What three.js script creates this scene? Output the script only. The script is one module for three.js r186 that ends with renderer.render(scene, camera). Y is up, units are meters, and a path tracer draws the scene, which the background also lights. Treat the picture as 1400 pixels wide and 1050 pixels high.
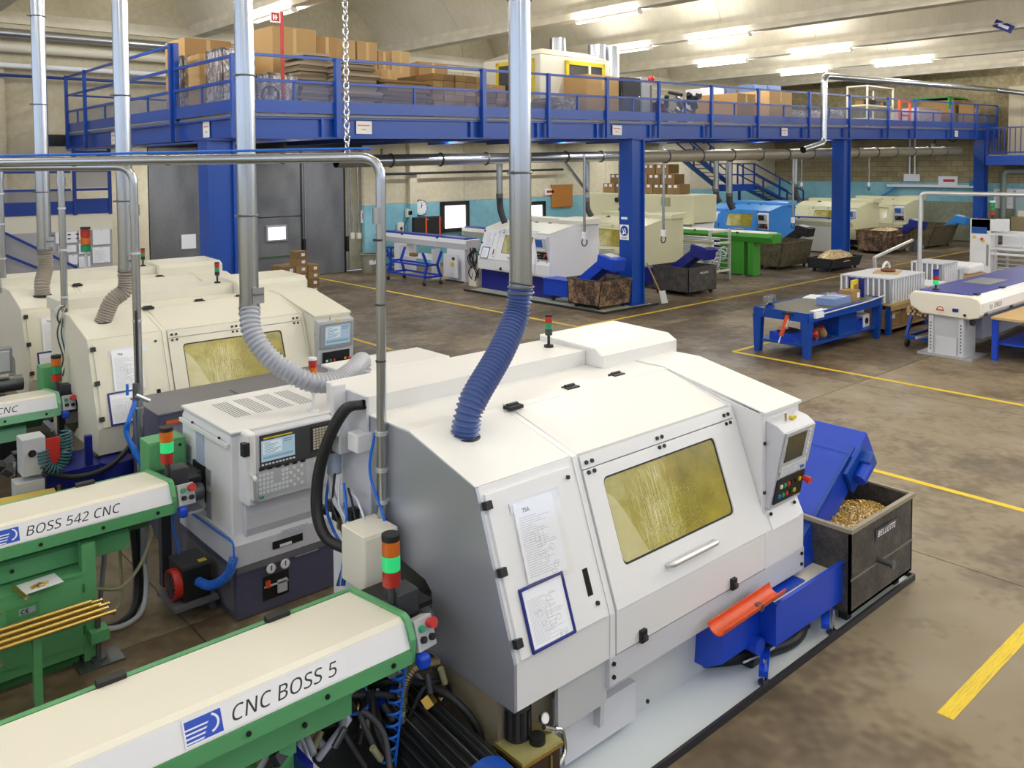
import * as THREE from 'three';
import { RoundedBoxGeometry } from 'three/addons/geometries/RoundedBoxGeometry.js';
import { mergeGeometries } from 'three/addons/utils/BufferGeometryUtils.js';
import { RectAreaLightUniformsLib } from 'three/addons/lights/RectAreaLightUniformsLib.js';
RectAreaLightUniformsLib.init();

// ---------------------------------------------------------------- camera, sky, exposure
// a runs along the machine rows (world x), b across them (world -z), h is height (world y); the camera stands on a gallery at h = 3.5
const scene = new THREE.Scene();
const FOC = 1160, PCX = 700, PCY = 280, HORIZON = 227, EYE = 3.5, ROLL = Math.atan(-0.006);
const PITCH = Math.atan((PCY - HORIZON) * Math.cos(ROLL) / FOC);
const YAW = Math.atan(1310 / Math.hypot(FOC, PCY - HORIZON));
const V3 = (x, y, z) => new THREE.Vector3(x, y, z);
const fwd0 = V3(Math.cos(YAW), 0, -Math.sin(YAW)), right0 = V3(Math.sin(YAW), 0, Math.cos(YAW));
const FW = fwd0.clone().multiplyScalar(Math.cos(PITCH)).addScaledVector(V3(0, 1, 0), -Math.sin(PITCH));
const UP0 = fwd0.clone().multiplyScalar(Math.sin(PITCH)).addScaledVector(V3(0, 1, 0), Math.cos(PITCH));
const RI = right0.clone().multiplyScalar(Math.cos(ROLL)).addScaledVector(UP0, Math.sin(ROLL));
const UI = right0.clone().multiplyScalar(-Math.sin(ROLL)).addScaledVector(UP0, Math.cos(ROLL));
const camera = new THREE.PerspectiveCamera(2 * Math.atan(770 / FOC) * 180 / Math.PI, 1400 / 1540, 0.1, 200);
camera.setViewOffset(1400, 1540, 0, 490, 1400, 1050);          // a shifted lens: the horizon lies high in the picture
camera.position.set(0, EYE, 0);
camera.quaternion.setFromRotationMatrix(new THREE.Matrix4().makeBasis(RI, UI, FW.clone().negate()));
camera.updateProjectionMatrix();
scene.add(camera);
scene.background = new THREE.Color().setRGB(1.55, 1.85, 2.4);      // bright overcast sky, seen through the windows
const renderer = new THREE.WebGLRenderer({ antialias: true });
renderer.toneMapping = THREE.LinearToneMapping;
renderer.toneMappingExposure = 0.96;
renderer.shadowMap.enabled = true;
const LAMP = 50, LAMP_LOW = 125;                                     // radiance of the fluorescent tubes (roof, under the gallery)

// pixel of the 1400 x 1050 photograph -> point on a plane the thing is known to touch
function ray(u, v) { return FW.clone().addScaledVector(RI, (u - PCX) / FOC).addScaledVector(UI, -(v - PCY) / FOC); }
function onH(u, v, h = 0) { const d = ray(u, v); return V3(0, EYE, 0).addScaledVector(d, (h - EYE) / d.y); }
function onB(u, v, b) { const d = ray(u, v); return V3(0, EYE, 0).addScaledVector(d, -b / d.z); }
function onA(u, v, a) { const d = ray(u, v); return V3(0, EYE, 0).addScaledVector(d, a / d.x); }
const W = (a, h, b) => V3(a, h, -b);

// ---------------------------------------------------------------- helpers
let seed = 7;
function rnd() { seed = (seed * 1664525 + 1013904223) >>> 0; return seed / 4294967296; }
const rr = (lo, hi) => lo + (hi - lo) * rnd();
const taken = new Map();
function numbered(n) { const k = taken.get(n) || 0; taken.set(n, k + 1); return k ? n + '_' + String(k).padStart(3, '0') : n; }
function thing(name, label, category, pos = [0, 0, 0], turn = 0, group) {
  const o = new THREE.Group(); o.name = numbered(name); o.position.set(pos[0], pos[1], pos[2]); o.rotation.y = turn;
  o.userData = { label, category }; if (group) o.userData.group = group;
  scene.add(o); return o;
}
function structure(name) { const o = new THREE.Group(); o.name = name; o.userData = { kind: 'structure' }; scene.add(o); return o; }
function part(parent, name, geo, mat, pos, rot, label) {
  const m = new THREE.Mesh(geo, mat); m.name = name; m.castShadow = m.receiveShadow = true;
  if (pos) m.position.set(pos[0], pos[1], pos[2]);
  if (rot) m.rotation.set(rot[0], rot[1], rot[2]);
  if (label) m.userData.label = label;
  parent.add(m); return m;
}
// geometry given in world metres under an unturned group
function wpart(parent, name, geo, mat, label) { const p = parent.position; geo.translate(-p.x, -p.y, -p.z); return part(parent, name, geo, mat, null, null, label); }
const gcache = new Map();
function bx(w, h, d) { const k = 'b' + [w, h, d].map(v => v.toFixed(4)); if (!gcache.has(k)) gcache.set(k, new THREE.BoxGeometry(w, h, d)); return gcache.get(k); }
function rbx(w, h, d, r = 0.012) { return new RoundedBoxGeometry(w, h, d, 2, Math.min(r, w / 2.1, h / 2.1, d / 2.1)); }
function cyl(r, h, n = 16, r2 = r) { const k = 'c' + [r, h, n, r2].join(); if (!gcache.has(k)) gcache.set(k, new THREE.CylinderGeometry(r2, r, h, n)); return gcache.get(k); }
const box = (parent, name, a0, a1, h0, h1, b0, b1, mat, r) => {       // axis-parallel box in world a, h, b
  const g = r ? rbx(Math.abs(a1 - a0), Math.abs(h1 - h0), Math.abs(b1 - b0), r) : new THREE.BoxGeometry(Math.abs(a1 - a0), Math.abs(h1 - h0), Math.abs(b1 - b0));
  g.translate((a0 + a1) / 2, (h0 + h1) / 2, -(b0 + b1) / 2); return wpart(parent, name, g, mat);
};
function barGeo(p, q, w, d, round = false, n = 10) {                   // straight member between two points
  const dir = q.clone().sub(p), L = dir.length();
  const g = round ? new THREE.CylinderGeometry(w / 2, w / 2, L, n) : new THREE.BoxGeometry(w, L, d);
  const y = dir.normalize(); let x = Math.abs(y.y) > 0.95 ? V3(1, 0, 0) : V3(0, 1, 0);
  const z = x.clone().cross(y).normalize(); x = y.clone().cross(z).normalize();
  g.applyMatrix4(new THREE.Matrix4().makeBasis(x, y, z).setPosition(p.clone().add(q).multiplyScalar(0.5)));
  return g;
}
const bar = (parent, name, p, q, w, mat, d = w) => wpart(parent, name, barGeo(p, q, w, d), mat);
const rod = (parent, name, p, q, r, mat, n = 10) => wpart(parent, name, barGeo(p, q, r * 2, r * 2, true, n), mat);
function tubeGeo(pts, r, seg = 40, n = 10, tension = 0.5) { return new THREE.TubeGeometry(new THREE.CatmullRomCurve3(pts, false, 'catmullrom', tension), seg, r, n, false); }
const hose = (parent, name, pts, r, mat, seg, n) => wpart(parent, name, tubeGeo(pts, r, seg, n), mat);
function pipeGeo(pts, r, bend = 0.12, n = 14) {                        // straight runs with round elbows
  const path = new THREE.CurvePath();
  let from = pts[0];
  for (let i = 1; i < pts.length - 1; i++) {
    const d1 = pts[i].clone().sub(pts[i - 1]).normalize(), d2 = pts[i + 1].clone().sub(pts[i]).normalize();
    const p = pts[i].clone().addScaledVector(d1, -bend), q = pts[i].clone().addScaledVector(d2, bend);
    path.add(new THREE.LineCurve3(from, p)); path.add(new THREE.QuadraticBezierCurve3(p, pts[i], q)); from = q;
  }
  path.add(new THREE.LineCurve3(from, pts[pts.length - 1]));
  const gs = path.curves.map(c => new THREE.TubeGeometry(c, c.isLineCurve3 ? 1 : 8, r, n, false));
  return mergeGeometries(gs);
}
function ribbedHoseGeo(pts, r, depth, pitch, n = 20, per = 6, sharp = 1) {   // corrugated hose
  const c = new THREE.CatmullRomCurve3(pts, false, 'catmullrom', 0.5), L = c.getLength(), seg = Math.round(L / pitch) * per;
  const g = new THREE.TubeGeometry(c, seg, r, n, false), p = g.attributes.position;
  for (let i = 0; i <= seg; i++) {
    const o = c.getPointAt(i / seg), k = Math.pow(0.5 + 0.5 * Math.cos(i / per * 2 * Math.PI), sharp);
    for (let j = 0; j <= n; j++) {
      const at = i * (n + 1) + j, v = V3(p.getX(at), p.getY(at), p.getZ(at)).sub(o).multiplyScalar(1 + depth / r * (k - 0.5)).add(o);
      p.setXYZ(at, v.x, v.y, v.z);
    }
  }
  g.computeVertexNormals(); return g;
}
function springGeo(pts, R, r, pitch, n = 6) {                           // coiled air hose
  const c = new THREE.CatmullRomCurve3(pts), L = c.getLength(), turns = Math.round(L / pitch), N = turns * 12, fr = c.computeFrenetFrames(N), q = [];
  for (let i = 0; i <= N; i++) { const o = c.getPointAt(i / N), t = i / 12 * 2 * Math.PI; q.push(o.addScaledVector(fr.normals[i], R * Math.cos(t)).addScaledVector(fr.binormals[i], R * Math.sin(t))); }
  return new THREE.TubeGeometry(new THREE.CatmullRomCurve3(q), N, r, n, false);
}
// polygon in (f, h) extruded along local x; f runs backwards from the thing's front (local -z)
function prism(poly, x0, x1, bevel = 0) {
  const s = new THREE.Shape(poly.map(([f, h]) => new THREE.Vector2(f, h)));
  const g = new THREE.ExtrudeGeometry(s, { depth: Math.abs(x1 - x0) - 2 * bevel, bevelEnabled: bevel > 0, bevelSize: bevel, bevelThickness: bevel, bevelSegments: 1, bevelOffset: -bevel, curveSegments: 8 });
  // extrude: x = f, y = h, z = along  ->  x = along, y = h, z = -f
  g.translate(0, 0, bevel);
  g.applyMatrix4(new THREE.Matrix4().makeBasis(V3(0, 0, -1), V3(0, 1, 0), V3(1, 0, 0)));
  g.translate(Math.min(x0, x1), 0, 0); return g;
}
function canvas(w, h, draw) { const c = document.createElement('canvas'); c.width = w; c.height = h; const x = c.getContext('2d'); draw(x, w, h); const t = new THREE.CanvasTexture(c); t.colorSpace = THREE.SRGBColorSpace; t.magFilter = THREE.LinearFilter; return t; }
// value noise, tileable
function noiseField(N, cells, s0) {
  let s = s0 >>> 0; const r = () => { s = (s * 1664525 + 1013904223) >>> 0; return s / 4294967296; };
  const g = new Float32Array(cells * cells).map(r), out = new Float32Array(N * N);
  for (let y = 0; y < N; y++) for (let x = 0; x < N; x++) {
    const fx = x / N * cells, fy = y / N * cells, x0 = Math.floor(fx), y0 = Math.floor(fy), u = fx - x0, v = fy - y0, a = u * u * (3 - 2 * u), b = v * v * (3 - 2 * v);
    const x1 = (x0 + 1) % cells, y1 = (y0 + 1) % cells;
    out[y * N + x] = (g[y0 * cells + x0] * (1 - a) + g[y0 * cells + x1] * a) * (1 - b) + (g[y1 * cells + x0] * (1 - a) + g[y1 * cells + x1] * a) * b;
  }
  return out;
}
function noiseTexture(N, octaves, ramp, rep = 1, srgb = true) {        // octaves [[cells, weight, seed]...], ramp(t, i) -> [r,g,b] 0..255
  const acc = new Float32Array(N * N); let tot = 0;
  for (const [c, w, s] of octaves) { const f = noiseField(N, c, s); for (let i = 0; i < acc.length; i++) acc[i] += f[i] * w; tot += w; }
  const d = new Uint8Array(N * N * 4);
  for (let i = 0; i < acc.length; i++) { const c = ramp(acc[i] / tot, i); d[i * 4] = c[0]; d[i * 4 + 1] = c[1]; d[i * 4 + 2] = c[2]; d[i * 4 + 3] = 255; }
  const t = new THREE.DataTexture(d, N, N); if (srgb) t.colorSpace = THREE.SRGBColorSpace; t.wrapS = t.wrapT = THREE.RepeatWrapping; t.magFilter = THREE.LinearFilter; t.repeat.set(rep, rep); t.needsUpdate = true; return t;
}
const mix3 = (a, b, t) => a.map((v, i) => v + (b[i] - v) * t);
const cl = (t) => Math.max(0, Math.min(1, t));

// ---------------------------------------------------------------- materials
const std = (hex, rough = 0.5, metal = 0, extra = {}) => new THREE.MeshStandardMaterial({ color: hex, roughness: rough, metalness: metal, ...extra });
const grime = (base, dirt, seed0) => noiseTexture(256, [[6, 1, seed0], [18, .6, seed0 + 3], [60, .4, seed0 + 5]], t => mix3(base, dirt, cl((t - .5) * 2.4)), 1);
const M = {
  white: std('#e4e4e6', .38), whiteTop: std('#e0dfdd', .4), cream: std('#d9d5c4', .42), creamTop: std('#d6d3c5', .45), creamOld: std('#cfcca8', .45), whiteFar: std('#e4e4e6', .38),
  greyWhite: std('#c9cad2', .4), plinth: std('#c4c6c8', .45), lightGrey: std('#b9bcc0', .45), midGrey: std('#8e9196', .5), slate: std('#4b4d66', .45), slateTop: std('#66666e', .5),
  blue: std('#0b429e', .32), navy: std('#131f78', .38), brightBlue: std('#0f40bb', .35), skyBlue: std('#2f80cf', .35), railBlue: std('#0b3488', .4), capBlue: std('#242f8c', .4),
  green: std('#5aa06a', .42), greenLight: std('#86c298', .42), greenDark: std('#326e40', .45), greenFar: std('#3d8f2e', .42),
  feederCream: std('#e6e1d2', .42), feederWhite: std('#e6e6ea', .42), feederWhiteFar: std('#e6e6ea', .42),
  steel: std('#b4b7bb', .25, .9), galv: std('#adb1b6', .24, .9), darkSteel: std('#6b6d70', .4, .8), alu: std('#d3d5d8', .35, .7), brass: std('#d9b96a', .28, .9), chrome: std('#e2e2e4', .12, 1),
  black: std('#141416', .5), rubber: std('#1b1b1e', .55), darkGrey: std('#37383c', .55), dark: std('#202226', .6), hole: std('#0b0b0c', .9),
  orange: std('#d5501c', .35), red: std('#b52a22', .45), yellow: std('#d9c21a', .45), yellowLine: std('#d8b81f', .6),
  lampAmber: new THREE.MeshPhysicalMaterial({ color: '#c8661a', roughness: .3 }), lampRed: new THREE.MeshPhysicalMaterial({ color: '#a8281c', roughness: .3 }),
  lampGreen: new THREE.MeshStandardMaterial({ color: '#1e8c50', roughness: .3, emissive: '#2fd07a', emissiveIntensity: .7 }), lampGreenOff: std('#1d8a5c', .3), lampBlueOff: std('#1e3f9c', .3),
  blueHose: std('#43588f', .32), greyHose: std('#a9acb6', .45, .25), taupeHose: std('#8d857a', .55), airBlue: std('#1667d2', .35), airTeal: std('#1d5a63', .4), whiteHose: std('#c9cdda', .4), beigeHose: std('#9c9a78', .5),
  blackCab: std('#1c1a1a', .45), tray: std('#d5dde2', .45), trayLip: std('#23242a', .5), concreteDark: std('#5d5548', .8), paper: std('#e9ebf1', .7), clear: new THREE.MeshPhysicalMaterial({ color: '#ffffff', roughness: .08, transmission: 1, thickness: 0, ior: 1.45 }),
  wallCream: null, wallBlue: null, tubeGlow: new THREE.MeshStandardMaterial({ color: '#ffffff', emissive: '#fffaf0', emissiveIntensity: 3.2 }),
  skyGlow: new THREE.MeshStandardMaterial({ color: '#ffffff', emissive: '#f4f8ff', emissiveIntensity: 1.25 }),
};
const texRepeat = (t, x, y) => { const c = t.clone(); c.repeat.set(x, y); c.needsUpdate = true; return c; };
// worked surfaces: stains and grain only
M.wall = new THREE.MeshStandardMaterial({ map: noiseTexture(256, [[5, 1, 11], [40, .5, 12], [120, .4, 13]], t => mix3([196, 187, 160], [220, 212, 186], cl(t * 1.6 - .3)), 1), roughness: .9 });
M.wallAqua = new THREE.MeshStandardMaterial({ map: noiseTexture(256, [[5, 1, 21], [40, .5, 22]], t => mix3([120, 176, 190], [144, 198, 210], cl(t * 1.6 - .3)), 1), roughness: .75 });
M.wallGrey = std('#6b7280', .8);
M.ceil = new THREE.MeshStandardMaterial({ map: noiseTexture(256, [[4, 1, 31], [30, .4, 32], [110, .4, 33]], t => mix3([214, 206, 184], [232, 226, 208], cl(t * 1.6 - .3)), 1), roughness: .9 });
M.doorGrey = new THREE.MeshStandardMaterial({ map: noiseTexture(256, [[5, 1, 41], [60, .4, 42]], t => mix3([92, 94, 98], [112, 114, 117], cl(t * 1.6 - .3)), 1), roughness: .6 });
M.block = [0, 1, 2].map(i => new THREE.MeshStandardMaterial({ map: noiseTexture(128, [[8, .6, 51 + i], [40, 1, 52 + i], [90, .8, 53 + i]], t => mix3([128 + i * 8, 116 + i * 8, 84 + i * 7], [168 + i * 7, 156 + i * 7, 122 + i * 6], cl(t * 1.8 - .4)), 1), roughness: .95 }));
M.card = ['#b48f5e', '#bd9a68', '#a98553', '#c4a473'].map(c => std(c, .85));
M.cardOld = ['#8d6f45', '#7d6440', '#97784c'].map(c => std(c, .9));
M.rust = new THREE.MeshStandardMaterial({ map: noiseTexture(256, [[7, 1, 61], [26, .8, 62], [80, .8, 63]], t => mix3([52, 38, 30], [150, 120, 92], cl(t * 3 - 1.05)), 1), roughness: .7 });
M.bin = new THREE.MeshStandardMaterial({ map: noiseTexture(256, [[9, .8, 71], [30, .6, 72], [90, 1, 73]], t => mix3([58, 56, 56], [92, 88, 84], cl(t * 2 - .5)), 1), roughness: .55, metalness: .25 });
M.binOlive = new THREE.MeshStandardMaterial({ map: noiseTexture(256, [[9, .8, 75], [30, .6, 76], [90, 1, 77]], t => mix3([62, 56, 40], [112, 102, 76], cl(t * 2 - .5)), 1), roughness: .65 });
M.chips = new THREE.MeshStandardMaterial({ map: noiseTexture(256, [[60, .6, 81], [110, 1, 82], [180, 1, 83]], t => mix3([124, 94, 54], [250, 232, 190], cl(t * 3.4 - 1.2)), 1), roughness: .5, metalness: .35 });
M.brushed = std('#b6b9c4', .34, .55);
M.oilGlass = new THREE.MeshStandardMaterial({ map: null, roughness: .25 });
M.plank = std('#a58a5c', .8);
// ---------------------------------------------------------------- floor: poured slabs with open joints
const RX0 = -7, RX1 = 41, RB0 = -9, RB1 = 24.8, ROOF = 9.6;
const floorTex = noiseTexture(1024, [[3, 1.0, 101], [8, .9, 102], [24, .7, 103], [90, .55, 104], [300, .5, 105]], (t, i) => {
  const k = cl((t - .36) / .28); return k < .5 ? mix3([74, 62, 46], [98, 84, 64], k * 2) : mix3([98, 84, 64], [128, 115, 93], k * 2 - 1);
});
const floorRough = noiseTexture(512, [[6, 1, 111], [30, .8, 112], [120, .5, 113]], t => { const v = 95 + 120 * cl(t * 1.8 - .4); return [v, v, v]; }, 1, false);
const floorMat = new THREE.MeshStandardMaterial({ map: floorTex, roughnessMap: floorRough, roughness: 1, metalness: 0 });
const floorRoot = structure('floor');
{
  const sub = new THREE.Mesh(new THREE.BoxGeometry(RX1 - RX0 + .6, .2, RB1 - RB0 + .6), M.concreteDark); sub.name = 'subfloor'; sub.position.set((RX0 + RX1) / 2, -.112, -(RB0 + RB1) / 2); sub.receiveShadow = true; floorRoot.add(sub);
  const A = [RX0, -2.2, 2.35, 7.7, 13.0, 18.3, 23.6, 28.9, 34.2, RX1], B = [RB0, -4, 1.3, 6.4, 11.6, 16.8, 21, RB1];
  for (let i = 0; i < A.length - 1; i++) for (let j = 0; j < B.length - 1; j++) {
    const g = new THREE.BoxGeometry(A[i + 1] - A[i] - .012, .02, B[j + 1] - B[j] - .012); g.translate((A[i] + A[i + 1]) / 2, -.01, -(B[j] + B[j + 1]) / 2);
    const p = g.attributes.position, uv = g.attributes.uv; for (let k = 0; k < p.count; k++) uv.setXY(k, p.getX(k) / 17.3 + .13 * j, p.getZ(k) / 17.3);
    part(floorRoot, 'slab', g, floorMat);
  }
  // yellow lane paint, worn, a thin film
  const paintTex = noiseTexture(256, [[40, 1, 121], [110, 1, 122]], t => mix3([226, 196, 34], [176, 148, 58], cl(t * 4 - 2.1)));
  const paint = new THREE.MeshStandardMaterial({ map: paintTex, roughness: .65 });
  const lane = (p, q, w = .09) => { const g = barGeo(W(p[0], .0015, p[1]), W(q[0], .0015, q[1]), .003, w); part(floorRoot, 'lane_marking', g, paint); };
  lane([9.42, 5.0], [9.42, -3]); lane([9.42, 5.0], [9.42, 5.3]);
  lane([13.55, 9.05], [13.55, -3]); lane([13.55, 9.05], [15.2, 9.05]);
  lane([13.1, 24.7], [13.2, 12.75]); lane([13.2, 12.75], [40.8, 13.3]);
  lane([8.95, 13.6], [8.95, 22.5]);
  lane([5.5, 2.1], [10.5, 2.1], .1);
}
// ---------------------------------------------------------------- walls
function wallBox(root, name, a0, a1, h0, h1, b0, b1, mat) {
  const g = new THREE.BoxGeometry(Math.abs(a1 - a0), h1 - h0, Math.abs(b1 - b0)); g.translate((a0 + a1) / 2, (h0 + h1) / 2, -(b0 + b1) / 2);
  const p = g.attributes.position, uv = g.attributes.uv, n = g.attributes.normal; for (let k = 0; k < p.count; k++) uv.setXY(k, (Math.abs(n.getX(k)) > .5 ? p.getZ(k) : p.getX(k)) / 4, (Math.abs(n.getY(k)) > .5 ? p.getZ(k) : p.getY(k)) / 4);
  return part(root, name, g, mat);
}
const wallBack = structure('wall_back');
{
  // precast panels, joints left open; aqua dado below, cream above
  const edges = [RX0, -2, 3, 5.6, 16.05, 17.2, 19.6, 22, 24.4, 27.4, 28.6, 31, 33.5, 36, 38.5, RX1];
  for (let i = 0; i < edges.length - 1; i++) {
    const a0 = edges[i] + .008, a1 = edges[i + 1] - .008;
    if (a0 > 5.5 && a1 < 16.1) { wallBox(wallBack, 'wall_panel', a0, a1, 4.12, ROOF, RB1, RB1 + .25, M.wall); continue; }
    const low = a1 < 6 ? .9 : 2.22 + (a0 - 16) * .005;
    wallBox(wallBack, 'dado_panel', a0, a1, 0, low - .004, RB1, RB1 + .25, a1 < 6 ? M.wallGrey : M.wallAqua);
    wallBox(wallBack, 'wall_panel', a0, a1, low + .004, ROOF, RB1, RB1 + .25, M.wall);
  }
  wallBox(wallBack, 'wall_core', RX0, RX1, 0, ROOF, RB1 + .25, RB1 + .4, M.wall);
  // pilaster right of the doors and one beyond the second lathe
  for (const [a0, a1] of [[15.2, 15.85], [17.05, 17.35], [28.7, 29.5]]) { wallBox(wallBack, 'pilaster_foot', a0, a1, 0, 2.2, RB1 - .18, RB1, M.wallAqua); wallBox(wallBack, 'pilaster', a0, a1, 2.2, 7.4, RB1 - .18, RB1, M.wall); }
  wallBox(wallBack, 'cornice', RX0, RX1, 7.2, 7.5, RB1 - .12, RB1, M.ceil);
  wallBox(wallBack, 'cornice_step', RX0, RX1, 6.95, 7.03, RB1 - .06, RB1, M.ceil);
  wallBox(wallBack, 'wall_panel', 2.6, 4.7, 2.4, 6.2, RB1 - .25, RB1, M.wall);
}
const wallEnd = structure('wall_end');
{
  wallBox(wallEnd, 'wall_core', RX1 + .02, RX1 + .3, 0, ROOF, RB0, RB1 + .3, M.concreteDark);
  // coursed blocks above the painted band
  const bl = .5, bh = .25; const geos = {};
  for (let r = 0; r < 22; r++) {
    const h0 = 2.62 + r * bh; if (h0 > 8) break;
    const off = (r % 2) * bl / 2; const vis = h0 < 8;
    for (let b = 3 - off; b < RB1; b += bl) {
      const hh = Math.min(bh, 8 - h0); const w = Math.min(bl, RB1 - b) - .012; if (w < .05) continue;
      const k = w.toFixed(3) + hh.toFixed(3); if (!geos[k]) geos[k] = bx(.1, hh - .012, w);
      const near = b > 12 && h0 < 4.4;                                      // the stretch the photograph shows block by block
      if (near) part(wallEnd, 'block', geos[k], M.block[Math.floor(rnd() * 3)], [RX1 - .03 - rr(0, .006), h0 + hh / 2, -(b + w / 2)]);
    }
  }
  wallBox(wallEnd, 'block_wall', RX1 - .08, RX1 + .02, 4.37, ROOF, RB0, RB1, M.block[1]);
  wallBox(wallEnd, 'block_wall', RX1 - .08, RX1 + .02, 2.62, 4.37, RB0, 11.9, M.block[1]);
  wallBox(wallEnd, 'mortar_bed', RX1 - .06, RX1 + .02, 2.6, 4.4, RB0, RB1, M.concreteDark);
  wallBox(wallEnd, 'painted_band', RX1 - .1, RX1 + .02, 1.75, 2.62, RB0, RB1, M.wallAqua);
  wallBox(wallEnd, 'lower_wall', RX1 - .1, RX1 + .02, 0, 1.75, RB0, RB1, new THREE.MeshStandardMaterial({ map: noiseTexture(256, [[6, 1, 131], [40, .6, 132]], t => mix3([122, 128, 108], [150, 156, 134], cl(t * 1.6 - .3))), roughness: .85 }));
}
// walls behind the photographer, with a long band of windows that lets the daylight in
const wallFront = structure('wall_front');
wallBox(wallFront, 'wall_panel', RX0, RX1, 0, 3.6, RB0 - .3, RB0, M.wall);
wallBox(wallFront, 'wall_panel', RX0, RX1, 7.2, ROOF, RB0 - .3, RB0, M.wall);
for (let a = RX0; a < RX1; a += 6) wallBox(wallFront, 'pier', a, Math.min(a + .7, RX1), 3.6, 7.2, RB0 - .3, RB0, M.wall);
const wallLeft = structure('wall_left');
wallBox(wallLeft, 'wall_panel', RX0 - .3, RX0, 0, 3.4, RB0, RB1 + .3, M.wall);
wallBox(wallLeft, 'wall_panel', RX0 - .3, RX0, 7.2, ROOF, RB0, RB1 + .3, M.wall);
for (let b = RB0; b < RB1; b += 5.6) wallBox(wallLeft, 'pier', RX0 - .3, RX0, 3.4, 7.2, b, Math.min(b + .8, RB1), M.wall);
// ---------------------------------------------------------------- grey doors in the back wall
{
  const door = structure('door_1'); const zf = RB1 - .02;
  const pan = (a0, a1, h0, h1) => { const g = new THREE.BoxGeometry(a1 - a0 - .03, h1 - h0 - .03, .08); g.translate((a0 + a1) / 2, (h0 + h1) / 2, -zf); return part(door, 'door_leaf', g, M.doorGrey); };
  const X = u => onB(u, 300, RB1).x;
  pan(5.6, X(203), 0, 4.1).material = M.wall;
  pan(X(203), X(275), 0, 4.1); pan(X(275), X(320), 0, 4.1); pan(X(320), X(347), 0, 4.1); pan(X(347), X(411), 1.95, 4.1);
  pan(X(411), X(471), 0, 4.1); pan(X(347), X(350), 0, 1.95);
  const wick = pan(X(350), X(411), 0, 1.95); wick.name = 'wicket_door';
  const c = onB(378, 319, zf - .06);
  part(door, 'window_frame', rbx(.72, .52, .05, .05), M.midGrey, [c.x, c.y, c.z]); part(door, 'window_pane', rbx(.58, .4, .03, .05), M.skyGlow, [c.x, c.y, c.z + .03]);
  part(door, 'green_strip', bx(1.6, .03, .03), M.greenDark, [X(380), onB(380, 350, zf).y, -zf + .06]);
  for (const u of [275, 411, 470]) { part(door, 'lock_rod', cyl(.02, 3.9, 8), M.galv, [X(u) + .12, 2, -zf + .07]); part(door, 'handle_bolt', bx(.09, .5, .09), M.black, [X(u) + .06, .95, -zf + .08]); part(door, 'seal_strip', bx(.06, 4.1, .05), M.black, [X(u), 2.05, -zf + .03]); }
  const cc = onB(257, 330, zf); part(door, 'notice', bx(.42, .42, .01), M.paper, [cc.x, cc.y, -zf + .06]);
  const lin = wallBox(wallBack, 'lintel', 5.6, 15.2, 4.1, 4.4, RB1 - .05, RB1, M.dark);
}
// ---------------------------------------------------------------- roof: concrete wing beams with vault shells between
const BEAMS = [-6.5, -1.2, 4.3, 9.7, 16.2, 21.4, 26.8, 32.1, 37.4, 42.6];
const ceil = structure('ceiling');
{
  const top = wallBox(ceil, 'roof_slab', RX0 - .3, RX1 + .3, ROOF, ROOF + .2, RB0 - .3, RB1 + .4, M.ceil);
  const cuts = [RB0, -1, 7, 14.6, 20.4, RB1];
  for (let i = 0; i < BEAMS.length - 1; i++) {
    const x0 = BEAMS[i] + .2, x1 = BEAMS[i + 1] - .2, n = 8, pts = [];
    for (const [s, y] of [[0, 7.5], [.04, 7.95], [.14, 8.6], [.3, 9.1], [.5, 9.3], [.7, 9.1], [.86, 8.6], [.96, 7.95], [1, 7.5]]) pts.push([x0 + (x1 - x0) * s, y]);
    for (let j = 0; j < cuts.length - 1; j++) {
      const z0 = -(cuts[j] + .004), z1 = -(cuts[j + 1] - .004), P = [], U = [], I = [];
      for (let t = 0; t < 2; t++) pts.forEach(([x, y], k) => { for (const z of [z0, z1]) { P.push(x, y + t * .08, z); U.push(x / 5, z / 5); } });
      const at = (t, k, s) => t * (n + 1) * 2 + k * 2 + s;
      for (let k = 0; k < n; k++) { I.push(at(0, k, 0), at(0, k, 1), at(0, k + 1, 0), at(0, k + 1, 0), at(0, k, 1), at(0, k + 1, 1)); I.push(at(1, k, 0), at(1, k + 1, 0), at(1, k, 1), at(1, k + 1, 0), at(1, k + 1, 1), at(1, k, 1)); for (const s of [0, 1]) I.push(at(0, k, s), at(1, k, s), at(0, k + 1, s), at(0, k + 1, s), at(1, k, s), at(1, k + 1, s)); }
      const g = new THREE.BufferGeometry(); g.setAttribute('position', new THREE.Float32BufferAttribute(P, 3)); g.setAttribute('uv', new THREE.Float32BufferAttribute(U, 2)); g.setIndex(I); g.computeVertexNormals();
      part(ceil, 'vault_shell', g, M.ceil);
    }
  }
  for (const a of BEAMS) { const s = new THREE.Shape([[-.2, 0], [.2, 0], [.27, .16], [.24, .4], [.24, 2], [-.24, 2], [-.24, .4], [-.27, .16]].map(p => new THREE.Vector2(...p))); const g = new THREE.ExtrudeGeometry(s, { depth: RB1 - RB0, bevelEnabled: false }); g.translate(a, 7.3, -RB1); part(ceil, 'wing_beam', g, M.ceil); }
}
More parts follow.
